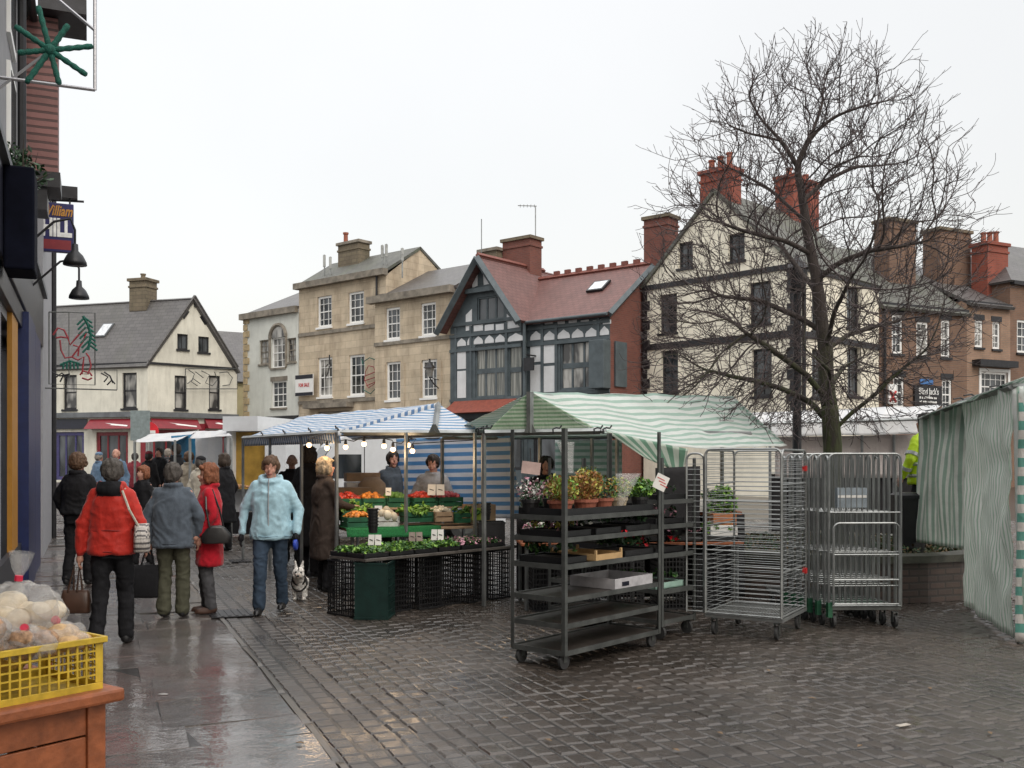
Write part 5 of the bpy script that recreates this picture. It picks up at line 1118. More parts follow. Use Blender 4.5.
rail(A_, PK+Vector((.02,-.04,-.0)), Vector((PK.x+.02,(L1c.y+R1c.y)/2,1.93)), .05, 'king_post'); q = MB(); q.mesh([PK*0+Vector((PK.x+.02-.07,12.05,1.93)), Vector((PK.x+.02+.07,12.05,1.93)), Vector((PK.x+.02+.02,12.04,2.03)), Vector((PK.x+.02-.02,12.04,2.03))], [(0,1,2,3)]); q.build('gusset', M_steel, A_)
posts(A_, [(L1c.x-.04,L1c.y), (R1c.x,R1c.y), (D(406,450,12.0).x,12.0), (D(475,450,12.2).x,12.15), (L2c.x,L2c.y), (L1c.x+(L2c.x-L1c.x)*.33,L1c.y+(L2c.y-L1c.y)*.33), (L1c.x+(L2c.x-L1c.x)*.66,L1c.y+(L2c.y-L1c.y)*.66), (PB1.x,PB1.y), (PB2.x,PB2.y)], 1.93, .032)
for f_ in (0.02,.25,.5,.75): clamp(A_, L1c.lerp(L2c, f_)+Vector((0,-.02,.02)), (L2c-L1c))
clamp(A_, R1c+Vector((-.05,-.03,.02)), (R1c-L1c))
# low table (nearest), produce stand
def stand(name, label, O, dir_, back, ln, dp, z, topm, legs=True, th=.03, lip=False):
    t = thing(name, label, 'table', O); mb = MB(); O = Vector(O); mb.ob(O+Vector((0,0,z-th)), dir_*ln, back*dp, (0,0,th)); mb.build('tabletop', topm, t, bevel=.004)
    if legs:
        for a in (.06, ln*.5, ln-.06):
            for b in (.06, dp-.06): q = MB(); p = O+dir_*a+back*b; q.sbar(p, p+Vector((0,0,z-th)), .03); q.build('leg', M_galv, t)
    return t
TD, TB = Vector((.68,.73,0)).normalized(), Vector((-.73,.68,0)).normalized(); TO = Vector((-1.46,9.98,0))
stand('plank_table', 'low wet grey plank table of seedlings standing on upturned crates', TO, TD, TB, 2.25, .60, .61, plain('wet_plank', (.10,.09,.08), .3, 0, .35, 5), legs=False)
def TA(a, b, z=0): return TO+TD*a+TB*b+Vector((0,0,z))
angT = math.atan2(TD.y, TD.x)
# lattice crate (local, origin at base centre), standing on end
def crate_mesh(name, label, w, d, h, mat, cell=.035, base=True, solid=(), open_top=True, wall=.006, rim=.02):
    t = thing(name, label, 'crate'); mb = MB()
    for sx in (-1,1):
        for sy in (-1,1): mb.box(sx*w/2-(.012 if sx > 0 else 0), sy*d/2-(.012 if sy > 0 else 0), 0, sx*w/2+(.012 if sx < 0 else 0), sy*d/2+(.012 if sy < 0 else 0), h)
    for z in (0, h-rim): 
        mb.box(-w/2-.006,-d/2-.006,z,w/2+.006,-d/2+wall,z+rim); mb.box(-w/2-.006,d/2-wall,z,w/2+.006,d/2+.006,z+rim); mb.box(-w/2-.006,-d/2,z+.001,-w/2+wall,d/2,z+rim-.001); mb.box(w/2-wall,-d/2,z+.001,w/2+.006,d/2,z+rim-.001)
    mb.build('frame', mat, t, local=True)
    q = MB()
    for sy in (-1,1):
        y = sy*(d/2-wall/2); yi = 'f' if sy < 0 else 'b'
        if yi in solid: q.box(-w/2+.01,y-.002,.0,w/2-.01,y+.002,h)
        else:
            n = int(w/cell)
            for i in range(1,n): x = -w/2+w*i/n; q.box(x-.005,y-.003,rim,x+.005,y+.003,h-rim)
            for i in range(1,int(h/(cell*1.6))): z = h*i/int(h/(cell*1.6)); q.box(-w/2+.01,y-.0025,z-.005,w/2-.01,y+.0025,z+.005)
    for sx in (-1,1):
        x = sx*(w/2-wall/2); n = int(d/cell)
        for i in range(1,n): y = -d/2+d*i/n; q.box(x-.003,y-.005,rim,x+.003,y+.005,h-rim)
        for i in range(1,int(h/(cell*1.6))): z = h*i/int(h/(cell*1.6)); q.box(x-.0025,-d/2+.01,z-.005,x+.0025,d/2-.01,z+.005)
    if base: q.box(-w/2+.01,-d/2+.01,.002,w/2-.01,d/2-.01,.008)
    q.build('side_lattice', mat, t, local=True)
    return t
cr0 = crate_mesh('lattice_crate', 'black lattice crate upended under the left end of the plank table', .30, .42, .57, M_black)
cr0['group'] = 'black lattice crates under the plank table'
cr0.location = TA(.16,.43); cr0.rotation_euler.z = angT
dup(cr0, TA(.62,.40), angT+.04, 'black lattice crate under the plank table just right of the solid green crate')
dup(cr0, TA(.97,.32), angT-.03, 'black lattice crate second along from the green crate under the plank table')
dup(cr0, TA(1.31,.36), angT+.02, 'black lattice crate at the middle of the plank table supports')
dup(cr0, TA(1.68,.30), angT, 'black lattice crate near the right end of the plank table')
dup(cr0, TA(2.05,.30), angT+.05, 'black lattice crate at the far right end under the plank table')
cg = crate_mesh('green_crate', 'dark green crate with one solid end supporting the near corner of the plank table', .34, .36, .57, plain('dark_green_plastic', (.007,.026,.022), .4, 0, .3), .05, solid=('f',)); cg.location = TA(.20,.10); cg.rotation_euler.z = angT-.9
# seedling trays
def tray(o, dx, dy, w, d, label, mats, n=260, h=.05, z=.0, group='seedling trays on the plank table', ls=.045, matt=M_black, hgt=.05, name='seedling_tray'):
    t = thing(name, label, 'plant tray', o); o = Vector(o); mb = MB(); a, b = dx*w, dy*d
    mb.ob(o, a, b, (0,0,.01)); mb.ob(o, a, dy*.012, (0,0,h)); mb.ob(o+b-dy*.012, a, dy*.012, (0,0,h)); mb.ob(o, dx*.012, b, (0,0,h-.001)); mb.ob(o+a-dx*.012, dx*.012, b, (0,0,h-.001)); mb.ob(o+dx*.012+dy*.012, a-dx*.024, b-dy*.024, (0,0,h*.7), 1)
    mb.build('tray', [matt, M_soil], t)
    q = MB()
    for _ in range(max(1,n//10)):
        p = o+a*random.uniform(.06,.94)+b*random.uniform(.06,.94)+Vector((0,0,h*.7+hgt*random.uniform(.5,1))); q.leaves(p, (.035,.035,.025), 10, ls, range(len(mats)), .8)
    q.build('foliage', mats, t); return t
random.seed(3)
lab = ['leftmost','second from left','third from left','fourth from left','fifth from left','rightmost']
for i in range(6):
    mm = [L_green, L_green, L_lime] if i < 4 else [L_green, L_dark, L_pink]
    tray(TA(.0+.34*i,.03,.612), TD, TB, .325, .27, 'front row seedling tray, %s on the plank table' % lab[i], mm, 420, .045)
    tray(TA(.0+.34*i,.31,.612), TD, TB, .325, .27, 'back row seedling tray, %s on the plank table' % lab[i], mm, 420, .045)
def price_card(p, w, h, rz, label, n=2, mat=None, tiltb=.2):
    t = thing('price_card', label, 'price card', p, rz, 'price cards among the plants and vegetables')
    for k in range(n): q = MB(); q.cbox((k*(w*1.12)-(n-1)*w*.56,0,h/2+.05), (w,.006,h), (.12 if k else -.08), tilt=(-tiltb,0)); 
    q = MB()
    for k in range(n): q.cbox((k*(w*1.12)-(n-1)*w*.56,0,h/2+.05), (w,.006,h), (.12 if k else -.08), tilt=(-tiltb,0))
    q.build('card', mat or M_card, t, local=True); hw = MB()
    for k in range(n):
        hw.cbox((k*(w*1.12)-(n-1)*w*.56,-.006,h/2+.05), (w*.55,.004,h*.07), (.12 if k else -.08), tilt=(-tiltb,.25))
    hw.build('handwriting', M_blk, t, local=True); s_ = MB(); s_.sbar((0,0,-.02),(0,0,.08),.008); s_.build('stick', M_black, t, local=True)
    return t
price_card(TA(.36,.30,.66), .065, .11, -.1, 'pair of white price cards at the left of the seedlings'); price_card(TA(1.0,.38,.66), .07, .10, .2, 'pair of brownish price cards in the middle of the seedlings', mat=plain('dull_card', (.25,.2,.17), .8)); price_card(TA(1.25,.30,.66), .065, .12, -.1, 'pair of white price cards right of the middle seedlings')
# black bin crate on table's right end + black cylinders
t = crate_mesh('black_box', 'solid black plastic box on the right end of the plank table', .30, .34, .27, M_black, solid=('f','b')); t.location = TA(2.08,.28,.612); t.rotation_euler.z = .1
def potstack(p, n, label):
    t = thing('pot_stack', label, 'plant pots', p, 0, 'stacks of black plant pots'); mb = MB()
    for k in range(n): mb.lathe((0,0,k*.035), [(.045,0),(.055,.085),(.062,.086),(.062,.10),(.052,.10)], 14)
    mb.build('pots', M_black, t, local=True)
potstack(D(373,533,11.1)+Vector((0,0,0)), 6, 'stack of black pots behind the left price cards'); potstack(D(486,520,11.8), 4, 'stack of black pots beside the solid black box')
# produce stand
PO = Vector((-1.93,11.8,0)); PD, PBk = Vector((.92,.39,0)).normalized(), Vector((-.39,.92,0)).normalized(); angP = math.atan2(PD.y,PD.x)
def PA(a, b, z=0): return PO+PD*a*.78+PBk*b+Vector((0,0,z))
stand('produce_table', 'long vegetable table under the blue striped roof', PO, PD, PBk, 1.85, 1.0, .78, M_cardb)
c_ = sheet('grass_cloth', MATS.get('x') or plain('artificial_grass', (.010,.13,.035), .95, 0, .4, 60, 1, 150), PA(-.05,-.04,.80), PA(1.45,-.04,.80), PA(1.45,.35,.80), PA(-.05,.35,.80), 12, 6, 0, .008); tag(c_, 'bright green artificial grass sheet over the front of the vegetable table', 'cloth')
c_ = sheet('grass_cloth', MATS['artificial_grass'], PA(-.05,-.05,.80), PA(1.45,-.05,.80), PA(1.45,-.10,.66), PA(-.05,-.10,.70), 16, 4, 0, .02); tag(c_, 'green artificial grass edge hanging down in front of the vegetable table', 'cloth')
sh_ = thing('raised_shelf', 'raised back shelf carrying the upper row of fruit crates', 'shelf', PA(0,.5)); mb = MB(); mb.ob(PA(0,.50,.98), PD*1.8, PBk*.5, (0,0,.02)); mb.build('shelf_board', M_cardb, sh_)
for a in (.05,1.1,2.2): q = MB(); q.sbar(PA(a,.75,.78), PA(a,.75,.98), .03); q.build('support', M_galv, sh_)
def produce(kind, a, b, z, w, d, label, cratem, r=.035, n=60, tilt=.12, fill=None, hgt=.12):
    w *= .80; n = int(n*1.0); t = thing(kind[0], label, 'crate', PA(a,b,z), angP, 'crates of fruit and vegetables'); mb = MB()
    for (x0,y0,x1,y1) in ((0,0,w,.015),(0,d-.015,w,d),(0,.015,.015,d-.015),(w-.015,.015,w,d-.015)):
        mb.box(x0,y0,0,x1,y1,hgt*.45); mb.box(x0,y0,hgt*.55,x1,y1,hgt)
    mb.box(.01,.01,0,w-.01,d-.01,.012); 
    for x in (0,w-.02):
        for y in (0,d-.02): mb.box(x,y,0,x+.02,y+.02,hgt-.002)
    mb.build('crate_box', cratem, t, local=True)
    q = MB()
    if kind[1] == 'leaf':
        for _ in range(n): 
            p = Vector((random.uniform(.03,w-.03), random.uniform(.03,d-.03), hgt*.8+random.uniform(0,.07))); dd = Vector((random.gauss(0,1),random.gauss(-.5,.7),random.uniform(-.1,.5))).normalized(); q.tube([p-dd*.07,p,p+dd*.09],[.012,.012,.016],5); q.leaves(p+dd*.10,(.03,.03,.02),4,.07,(1,))
    else:
        for _ in range(n):
            x, y = random.uniform(.03,w-.03), random.uniform(.03,d-.03); zz = hgt*.75+.07*(1-abs(2*x/w-1)**2)*(1-abs(2*y/d-1)**2)+random.uniform(-.01,.02); q.ball((x,y,zz), tuple(r*random.uniform(.72,1.12) for _ in range(3)), 9, 6)
    o = q.build('produce', fill, t, local=True, smooth=kind[1] != 'leaf'); o['kind'] = 'stuff'
    return t
random.seed(8); gp = M_green_pl
prods = [
 (('carrot_crate','ball'), -.02,.02,.80,.42,.34,'crate of orange carrots at the near left end of the vegetable table', gp,.024,90,M_orf),
 (('leek_crate','leaf'), .0,.34,.86,.45,.3,'crate heaped with green leeks behind the carrots', gp,.03,46,[M_gveg,L_lime]),
 (('cauliflower_crate','ball'), .44,.02,.80,.36,.30,'tray of large white cauliflowers on the green grass sheet', plain('white_crate', (.5,.5,.47), .5),.062,14,M_mush),
 (('celery_crate','leaf'), .95,.10,.84,.44,.32,'green crate of celery beside the mushrooms', gp,.03,40,[M_gveg,L_lime]),
 (('mushroom_crate','ball'), 1.40,.06,.84,.30,.30,'small wooden crate of pale mushrooms at the front', M_cardb,.028,60,M_mush),
 (('lettuce_crate','leaf'), 1.72,.06,.82,.46,.32,'plain green crate of greens right of the mushrooms', gp,.03,20,[M_gveg,L_green]),
 (('apple_crate','ball'), .02,.62,1.0,.38,.34,'crate of red apples at the back left of the raised shelf', gp,.036,50,M_tom),
 (('orange_crate','ball'), .42,.62,1.0,.38,.34,'crate of oranges on the raised shelf between apples and limes', gp,.036,50,M_orf),
 (('lime_crate','ball'), .82,.62,1.0,.38,.34,'crate of green and yellow fruit in the middle of the raised shelf', gp,.034,50,M_gveg),
 (('tomato_crate','ball'), 1.24,.56,1.0,.42,.36,'crate piled with orange red tomatoes in front of the stallholder', gp,.032,90,M_tom),
 (('plum_crate','ball'), 1.68,.56,1.0,.42,.36,'crate piled with pinkish red fruit right of the tomatoes', gp,.032,90,M_pinkf)]
for k,a,b,z,w,d,lb,cm_,r_,n_,fl in prods: produce(k,a,b,z,w,d,lb,cm_,r_,n_,fill=fl)
t = thing('cardboard_box', 'brown cardboard fruit box with yellow green label at the right of the vegetable table', 'box', PA(2.0,.06,.80), angP); mb = MB(); mb.box(0,0,0,.34,.30,.02)
for r in ((0,0,.34,.01),(0,.29,.34,.30),(0,.01,.01,.29),(.33,.01,.34,.29)): mb.box(r[0],r[1],.0,r[2],r[3],.24)
mb.build('box', M_cardb, t, local=True); q = MB(); q.box(.02,-.003,.05,.15,-.001,.2); q.build('printed_label', plain('lime_print', (.30,.42,.05), .6), t, local=True)
price_card(PA(.85,.62,1.10), .07, .10, 0, 'white price card standing among the oranges', 1); price_card(PA(1.62,.52,1.10), .10, .14, 0, 'large white price card between the tomatoes and pink fruit', 2); price_card(PA(.5,.10,.92), .09, .08, 0, 'price card behind the cauliflowers', 1)
for k, (px,py,Y_,w,h_) in enumerate(((352,492,14.3,.5,.5),(372,480,14.6,.35,.6),(362,470,14.9,.5,.35))):
    t = thing('stock_boxes', ['stack of white and brown produce boxes behind the leeks','tall brown sack of potatoes behind the apples','pale wooden produce boxes near the back of the stall'][k], 'boxes', D(px,py,Y_)-Vector((0,0,.0)), .3); t.location.z = .8 if k < 2 else 1.0; mb = MB()
    if k == 1: loft(mb, [(0,0,0,.2,.16),(.2,0,0,.23,.18),(.45,0,0,.2,.16),(.55,0,0,.1,.07)], 16, 2.5); mb.build('sack', M_cardb, t, local=True, smooth=True)
    else:
        for j in range(3): mb.box(-w/2,-.15,j*.14,w/2,.15,j*.14+.13, j%2)
        mb.build('boxes', [M_cardb, M_card], t, local=True, bevel=.008)
t = stand('rear_table', 'rear trestle of boxes beneath the bulbs', Vector((-2.9,14.0,0)), Vector((.95,.3,0)).normalized(), Vector((-.3,.95,0)).normalized(), 1.5, .7, .8, M_wood)
# string of bulbs
sl = thing('string_lights', 'string of warm glowing bulbs under the blue striped roof', 'string lights', (-1.9,12,1.8)); bp = [D(x,y,12.15) for x,y in ((309,445),(327,448),(345.6,447),(364,444),(384,446),(393,449.5),(408,445),(412.5,451))]
q = MB(); cab = []
for p in bp: cab += [p+Vector((0,0,.09)), p+Vector((.1,0,.07))]
q.tube([L1c+(L2c-L1c)*.1]+cab[:-1]+[D(475,440,12.15)], .006, 4); q.build('cable', M_black, sl)
for p in bp:
    q = MB(); q.ball(p, .031, 12, 8); o = q.build('bulb', M_bulb, sl, smooth=True); q = MB(); q.lathe(p+Vector((0,0,.025)), [(.016,0),(.02,.02),(.016,.05),(.007,.065)], 8); q.build('bulb_socket', M_black, o)
    ld = bpy.data.lights.new('bulb_light', 'POINT'); ld.energy = 3.2; ld.color = (1,.70,.42); ld.shadow_soft_size = .10; lo = bpy.data.objects.new('bulb_light', ld); COL.objects.link(lo); lo.parent = sl; lo.location = p-ORG[sl.name]+Vector((0,-.02,-.075))
# ===== stall B: green striped flower stall
gL, gR, gP = D(484,433,10.95), D(600,431,10.85), D(530,392,10.9); rE = D(733,397,13.2); e1, e2 = D(690,449,10.75), D(787,445,11.9)
B_ = thing('green_striped_stall', 'market stall with drooping green and white striped roof above the plant trolleys', 'market stall', (1.2,11.5,0))
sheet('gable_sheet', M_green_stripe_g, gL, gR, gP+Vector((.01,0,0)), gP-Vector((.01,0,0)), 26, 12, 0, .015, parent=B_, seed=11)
# front slope as two patches sharing the ridge: rows of stripes follow the ridge
def patch(name, mat, bot, top, nv, wr, parent, seed, sag=.0):
    nu = 40; mb = MB(); P = {}; off = Vector((seed,seed*2,0)); 
    def poly(pl, u):
        ls = [0]; 
        for i in range(len(pl)-1): ls.append(ls[-1]+(pl[i+1]-pl[i]).length)
        x = u*ls[-1]
        for i in range(len(pl)-1):
            if x <= ls[i+1]+1e-9: return pl[i].lerp(pl[i+1], (x-ls[i])/(ls[i+1]-ls[i]))
        return pl[-1]
    for i in range(nu+1):
        for j in range(nv+1):
            u, v = i/nu, j/nv; p = poly(bot,u).lerp(poly(top,u), v); f_ = 4*v*(1-v); n_ = noise.noise(Vector((u*7,v*2.5,0))+off)+.5*noise.noise(Vector((u*17,v*6,0))+off)
            P[i,j] = p+Vector((0,0,wr*n_-sag*f_))
    lu = sum((bot[i+1]-bot[i]).length for i in range(len(bot)-1)); lv = (top[0]-bot[0]).length
    for i in range(nu):
        for j in range(nv): mb.face([P[i,j],P[i+1,j],P[i+1,j+1],P[i,j+1]], 0, [(i/nu*lu,j/nv*lv),((i+1)/nu*lu,j/nv*lv),((i+1)/nu*lu,(j+1)/nv*lv),(i/nu*lu,(j+1)/nv*lv)])
    o = mb.build(name, mat, parent, smooth=True); bm = bmesh.new(); bm.from_mesh(o.data); bmesh.ops.remove_doubles(bm, verts=bm.verts, dist=.0003); bm.to_mesh(o.data); bm.free(); s_ = o.modifiers.new('solid','SOLIDIFY'); s_.thickness = .004; return o
patch('roof_cover', M_green_stripe, [gR, D(640,441,10.8), e1, e2], [gP, gP.lerp(rE,.35), gP.lerp(rE,.6), rE], 16, .03, B_, 3, .04)
bL = Vector((-.32,10.95,1.9)); back1 = Vector((-.9,12.9,1.9)); back2 = rE+Vector((-.3,2.2,-.5))
sheet('roof_cover', M_green_stripe, gP, rE, back2, back1, 30, 12, .05, .03, parent=B_, seed=12)
sheet('side_flap', M_green_stripe, e2, e2+Vector((-.35,2.6,.02)), back2, rE, 14, 8, 0, .02, parent=B_, seed=15)
sheet('hanging_flap', M_green_stripe_x, gR+Vector((.05,-.02,-.0)), e1+Vector((-.02,-.02,0)), D(683,474,10.75), D(645,458,10.75), 26, 8, 0, .02, parent=B_, seed=13)
sheet('back_curtain', M_green_stripe, D(555,506,14.0), D(622,506,14.0), D(622,440,14.0), D(555,440,14.0), 14, 10, 0, .03, parent=B_, seed=14)
rail(B_, gL, gR, .05); rail(B_, gR, Vector((gR.x+1.9,gR.y+1.1,gR.z)), .035); rail(B_, gP-Vector((0,0,.03)), rE-Vector((0,0,.03)), .03); rail(B_, gP+Vector((0,-.03,0)), Vector((gP.x,gP.y-.03,gL.z)), .055, 'king_post')
q = MB(); q.mesh([Vector((gP.x-.07,gP.y-.05,gL.z)), Vector((gP.x+.07,gP.y-.05,gL.z)), Vector((gP.x+.02,gP.y-.05,gL.z+.10)), Vector((gP.x-.02,gP.y-.05,gL.z+.10))], [(0,1,2,3)]); q.build('gusset', M_steel, B_)
posts(B_, [(gL.x,gL.y,gL.z),(D(540,450,12.6).x,12.6),(D(592,450,12.9).x,12.9),(D(617,450,12.6).x,12.6),(back1.x,back1.y),(D(722,450,12.6).x,12.6)], 1.88, .035); rail(B_, Vector((back1.x,back1.y,1.88)), Vector((2.2,13.0,1.9)), .03)
for px in (482,487,556,597,606): clamp(B_, D(px,431,10.8)+Vector((0,-.03,0)), (1,.1,0))
for px, y in ((640,436),(670,444)): pass
# flower table inside stall B
stand('flower_table', 'flower stall trestle behind the plant trolleys', Vector((.1,10.55,0)), Vector((1,.08,0)).normalized(), Vector((-.08,1,0)).normalized(), 2.4, .9, .72, M_wood)
random.seed(21)
for i in range(6):
    tray(Vector((.12+i*.39,10.6+.03*i,.725)), Vector((1,0,0)), Vector((0,1,0)), .36, .5, 'tray of %s on the flower stall table' % ['white and pink heathers','dark green bedding plants','yellow pansies at the middle','red cyclamen','purple tinged foliage','lime green herbs at the right end'][i], [[L_wh,L_pink,L_green],[L_dark,L_green],[L_yel,L_green,L_dark],[L_red,L_dark,L_green],[L_pink,L_dark],[L_lime,L_green]][i], 380, .06, group='plant trays on the flower stall', hgt=.14, name='plant_tray')
for i in range(4):
    tray(Vector((.9+i*.42,11.35,1.02)), Vector((1,0,0)), Vector((0,1,0)), .36, .3, 'raised tray of %s at the back of the flower stall' % ['mixed evergreens','yellow primroses','lime ivy','pale flowers'][i], [[L_green,L_dark],[L_yel,L_green],[L_lime,L_green],[L_wh,L_green]][i], 300, .06, group='plant trays on the flower stall', hgt=.18, name='plant_tray')
sb_ = thing('plant_bench', 'raised bench at the back of the flower stall', 'shelf', (.9,11.35,0)); mb = MB(); mb.box(.85,11.3,.98,2.6,11.7,1.015); mb.build('bench_top', M_wood, sb_)
for x in (.9,1.7,2.55): q = MB(); q.sbar((x,11.5,0),(x,11.5,.98),.04); q.build('leg', M_galv, sb_)
# dark crates below the flower table; black sheet behind added to darken the stall
for i,(x,y,z,rz,lb) in enumerate(((.35,10.75,0,.1,'black lattice crate under the left end of the flower table'),(.80,10.8,0,-.1,'black lattice crate under the flower table behind the nearest trolley'),(1.25,10.85,0,.05,'black lattice crate under the middle of the flower table'),(1.70,10.9,0,.1,'black lattice crate under the flower table behind the second trolley'),(2.15,10.95,0,-.05,'black lattice crate under the right end of the flower table'))):
    dup(cr0, Vector((x,y,z)), rz, lb, 'black lattice crates under the flower table')
o = sheet('darkening_sheet', M_blkw, Vector((.05,11.42,.02)), Vector((2.7,11.6,.02)), Vector((2.7,11.6,.97)), Vector((.05,11.42,.97)), 30, 8, 0, .03, seed=61, pleat=.03, pleat_n=8); tag(o, 'black cloth sheet added to darken the back of the flower stall', 'cloth')
random.seed(77)
for i in range(5):
    potp = Vector((.25+.52*i, 11.05+.05*(i%2), .73)); 
    t = thing('tall_plant', 'tall %s at the back of the flower stall table' % ['dark conifer','variegated shrub','dark leafy shrub','bronze leaved shrub','lime leaved shrub'][i], 'potted plant', potp, 0, 'tall plants on the flower stall'); mb = MB(); mb.lathe((0,0,0), [(.07,0),(.095,.15),(.1,.16),(.09,.16)], 14); mb.build('pot', M_black, t, local=True); q = MB(); q.leaves((0,0,.36), (.17,.15,.24), 700, .05, (0,1), .5); q.build('foliage', [[L_dark,L_dark],[L_green,L_yel],[L_dark,L_green],[L_dark,L_or],[L_lime,L_green]][i], t, local=True)
for k,(x,y,z,w_,h_,cm_,lb) in enumerate(((2.28,10.95,.73,.30,.16,M_card,'white stock box at the right end of the flower table'),(2.30,11.0,.895,.26,.12,plain('orange_box_mat', (.35,.13,.05), .7, 0, .2),'orange stock box on top of the white box on the flower table'),(2.02,11.35,1.02,.28,.14,M_card,'small white box on the raised bench of the flower stall'))):
    t = thing('stock_box', lb, 'box', (x,y,z), .1, 'stock boxes on flower stall'); mb = MB(); mb.box(-w_/2,-.14,0,w_/2,.14,h_); mb.build('box_body', cm_, t, local=True, bevel=.004); q = MB(); q.box(-w_/2-.003,-.02,.001,w_/2+.003,.02,h_+.002); q.build('tape', M_cardb, t, local=True)
# ===== trolleys
def trolley(name, label, zs, zt=1.84, wheels=True, mat=M_steel, w=.54, d=1.35, lipm=None):
    t = thing(name, label, 'trolley', (0,0,0), 0, 'plant trolleys'); 
    for x in (0,-w):
        for y in (0,d):
            q = MB(); sx = -1 if x == 0 else 1; sy = 1 if y == 0 else -1
            q.box(x,y,.12,x+sx*.034,y+sy*.005,zt); q.box(x,y+sy*.005,.121,x+sx*.005,y+sy*.034,zt-.001); q.build('post', mat, t, local=True)
            c = MB(); c.lathe((x+sx*.06-.014,y+sy*.06,.06), [(.02,-.002),(.058,0),(.06,.006),(.06,.022),(.058,.028),(.02,.03)], 16, ax='x'); co = c.build('wheel', M_rubber, t, local=True, smooth=False)
            f_ = MB(); f_.box(x+sx*.06-.022,y+sy*.06-.02,.055,x+sx*.06-.018,y+sy*.06+.02,.125); f_.box(x+sx*.06+.018,y+sy*.06-.02,.055,x+sx*.06+.022,y+sy*.06+.02,.125); f_.box(x+sx*.06-.028,y+sy*.06-.028,.1255,x+sx*.06+.028,y+sy*.06+.028,.131); f_.build('castor_fork', mat, co, local=True)
    for i, z in enumerate(zs):
        q = MB(); q.box(-w+.006,.006,z,-.006,d-.006,z+.012,1)
        q.box(-w+.004,.004,z-.014,-.004,.012,z+.026); q.box(-w+.004,d-.012,z-.014,-.004,d-.004,z+.026); q.box(-w+.004,.012,z-.0135,-w+.012,d-.012,z+.0255); q.box(-.012,.012,z-.0135,-.004,d-.012,z+.0255)
        q.build('shelf', [mat, plain('wet_ply', (.055,.047,.042), .35, 0, .4, 5)], t, local=True)
    return t
T1 = trolley('plant_trolley', 'tall grey steel plant trolley nearest the camera with six shelves', [.125,.33,.53,.78,.985,1.15]); a1 = R(-40.5); T1.location = (.40,7.55,0); T1.rotation_euler.z = a1
def t1(x, y, z): return Matrix.Rotation(a1, 3, 'Z') @ Vector((x,y,0))+Vector((.40,7.55,z))
T2 = trolley('plant_trolley', 'second grey plant trolley between the nearest trolley and the wire cage', [.15,.42,.74,1.0,1.22], 1.62); a2 = R(46); T2.location = (1.70,9.24,0); T2.rotation_euler.z = a2
def t2(x, y, z): return Matrix.Rotation(a2, 3, 'Z') @ Vector((x,y,0))+Vector((1.70,9.24,z))
def shelf_tray(fn, ang, x, y, z, w, d, label, mats, n=120, hgt=.08, h=.055, name='plant_tray', matt=M_black, ls=.045):
    dx = Vector((math.cos(ang),math.sin(ang),0)); dy = Vector((-math.sin(ang),math.cos(ang),0)); return tray(fn(x,y,z), dx, dy, w, d, label, mats, n, h, group='plant trays on the trolleys', matt=matt, hgt=hgt, name=name, ls=ls)
def potplant(p, label, mats, r=.085, hgt=.20, potm=M_orange_t, n=300, shape=(.12,.12,.10), ls=.03, name='potted_plant', spikes=0):
    t = thing(name, label, 'potted plant', p, 0, 'potted plants on the trolley'); mb = MB(); mb.lathe((0,0,0), [(r*.72,0),(r*.95,.085),(r*1.06,.086),(r*1.06,.11),(r*.94,.11),(r*.9,.09)], 16); mb.build('pot', potm, t, local=True)
    q = MB(); q.leaves((0,0,.11+shape[2]*.8), shape, n, ls, range(len(mats)), .4)
    for _ in range(spikes): dd = Vector((random.gauss(0,.35),random.gauss(0,.35),1)).normalized(); q.tube([Vector((0,0,.1)), Vector((dd.x*.08,dd.y*.08,.12))+dd*.1, Vector((0,0,.1))+dd*hgt], [.004,.003,.001], 3); q.leaves(Vector((0,0,.1))+dd*hgt*.9, (.02,.02,.04), 6, ls, range(len(mats)))
    q.build('foliage', mats, t, local=True); return t
random.seed(31)
zt_ = 1.166
t = thing('shelf_liner', 'long black tray holding the potted heathers on the top trolley shelf', 'tray', t1(-.5,.05,zt_), a1); mb = MB(); mb.box(0,0,0,.46,1.25,.008)
for r in ((0,0,.46,.008),(0,1.242,.46,1.25),(0,.008,.008,1.242),(.452,.008,.46,1.242)): mb.box(*r[:2],0,*r[2:],.06)
mb.build('tray', M_black, t, local=True); zp = zt_+.012
potplant(t1(-.15,.14,zp), 'yellow green heather in a terracotta bowl at the near end of the top shelf', [L_yel,L_lime,L_or], .10, .2, n=520, shape=(.15,.15,.10), spikes=26); potplant(t1(-.15,.46,zp), 'orange heather in a terracotta bowl on the top shelf', [L_or,L_or,L_yel], .10, .24, n=520, shape=(.14,.14,.11), spikes=30)
potplant(t1(-.17,.74,zp), 'brownish green plant in an orange pot third along the top shelf', [L_or,L_dark,L_green], .08, n=260); potplant(t1(-.15,.93,zp), 'yellow green potted plant wrapped beside the cellophane', [L_yel,L_lime], .075, n=280, potm=plain('cream_pot', (.4,.33,.22), .6)); potplant(t1(-.12,1.20,zp), 'bright lime green herb in a black pot at the far end of the top shelf', [L_lime,L_green], .075, n=420, potm=M_black, shape=(.13,.13,.09), ls=.045)
potplant(t1(-.42,.10,zp), 'white and pink flowering plant at the back left of the top shelf', [L_wh,L_pink,L_dark], .075, n=260, potm=M_black); potplant(t1(-.42,.36,zp), 'pale pink flowering plant in a black pot behind the yellow heather', [L_pink,L_green], .07, n=200, potm=M_black); potplant(t1(-.40,.85,zp), 'tall yellow flowered plant behind the cellophane', [L_yel,L_green], .08, n=300, potm=M_black, shape=(.13,.13,.15), spikes=20)
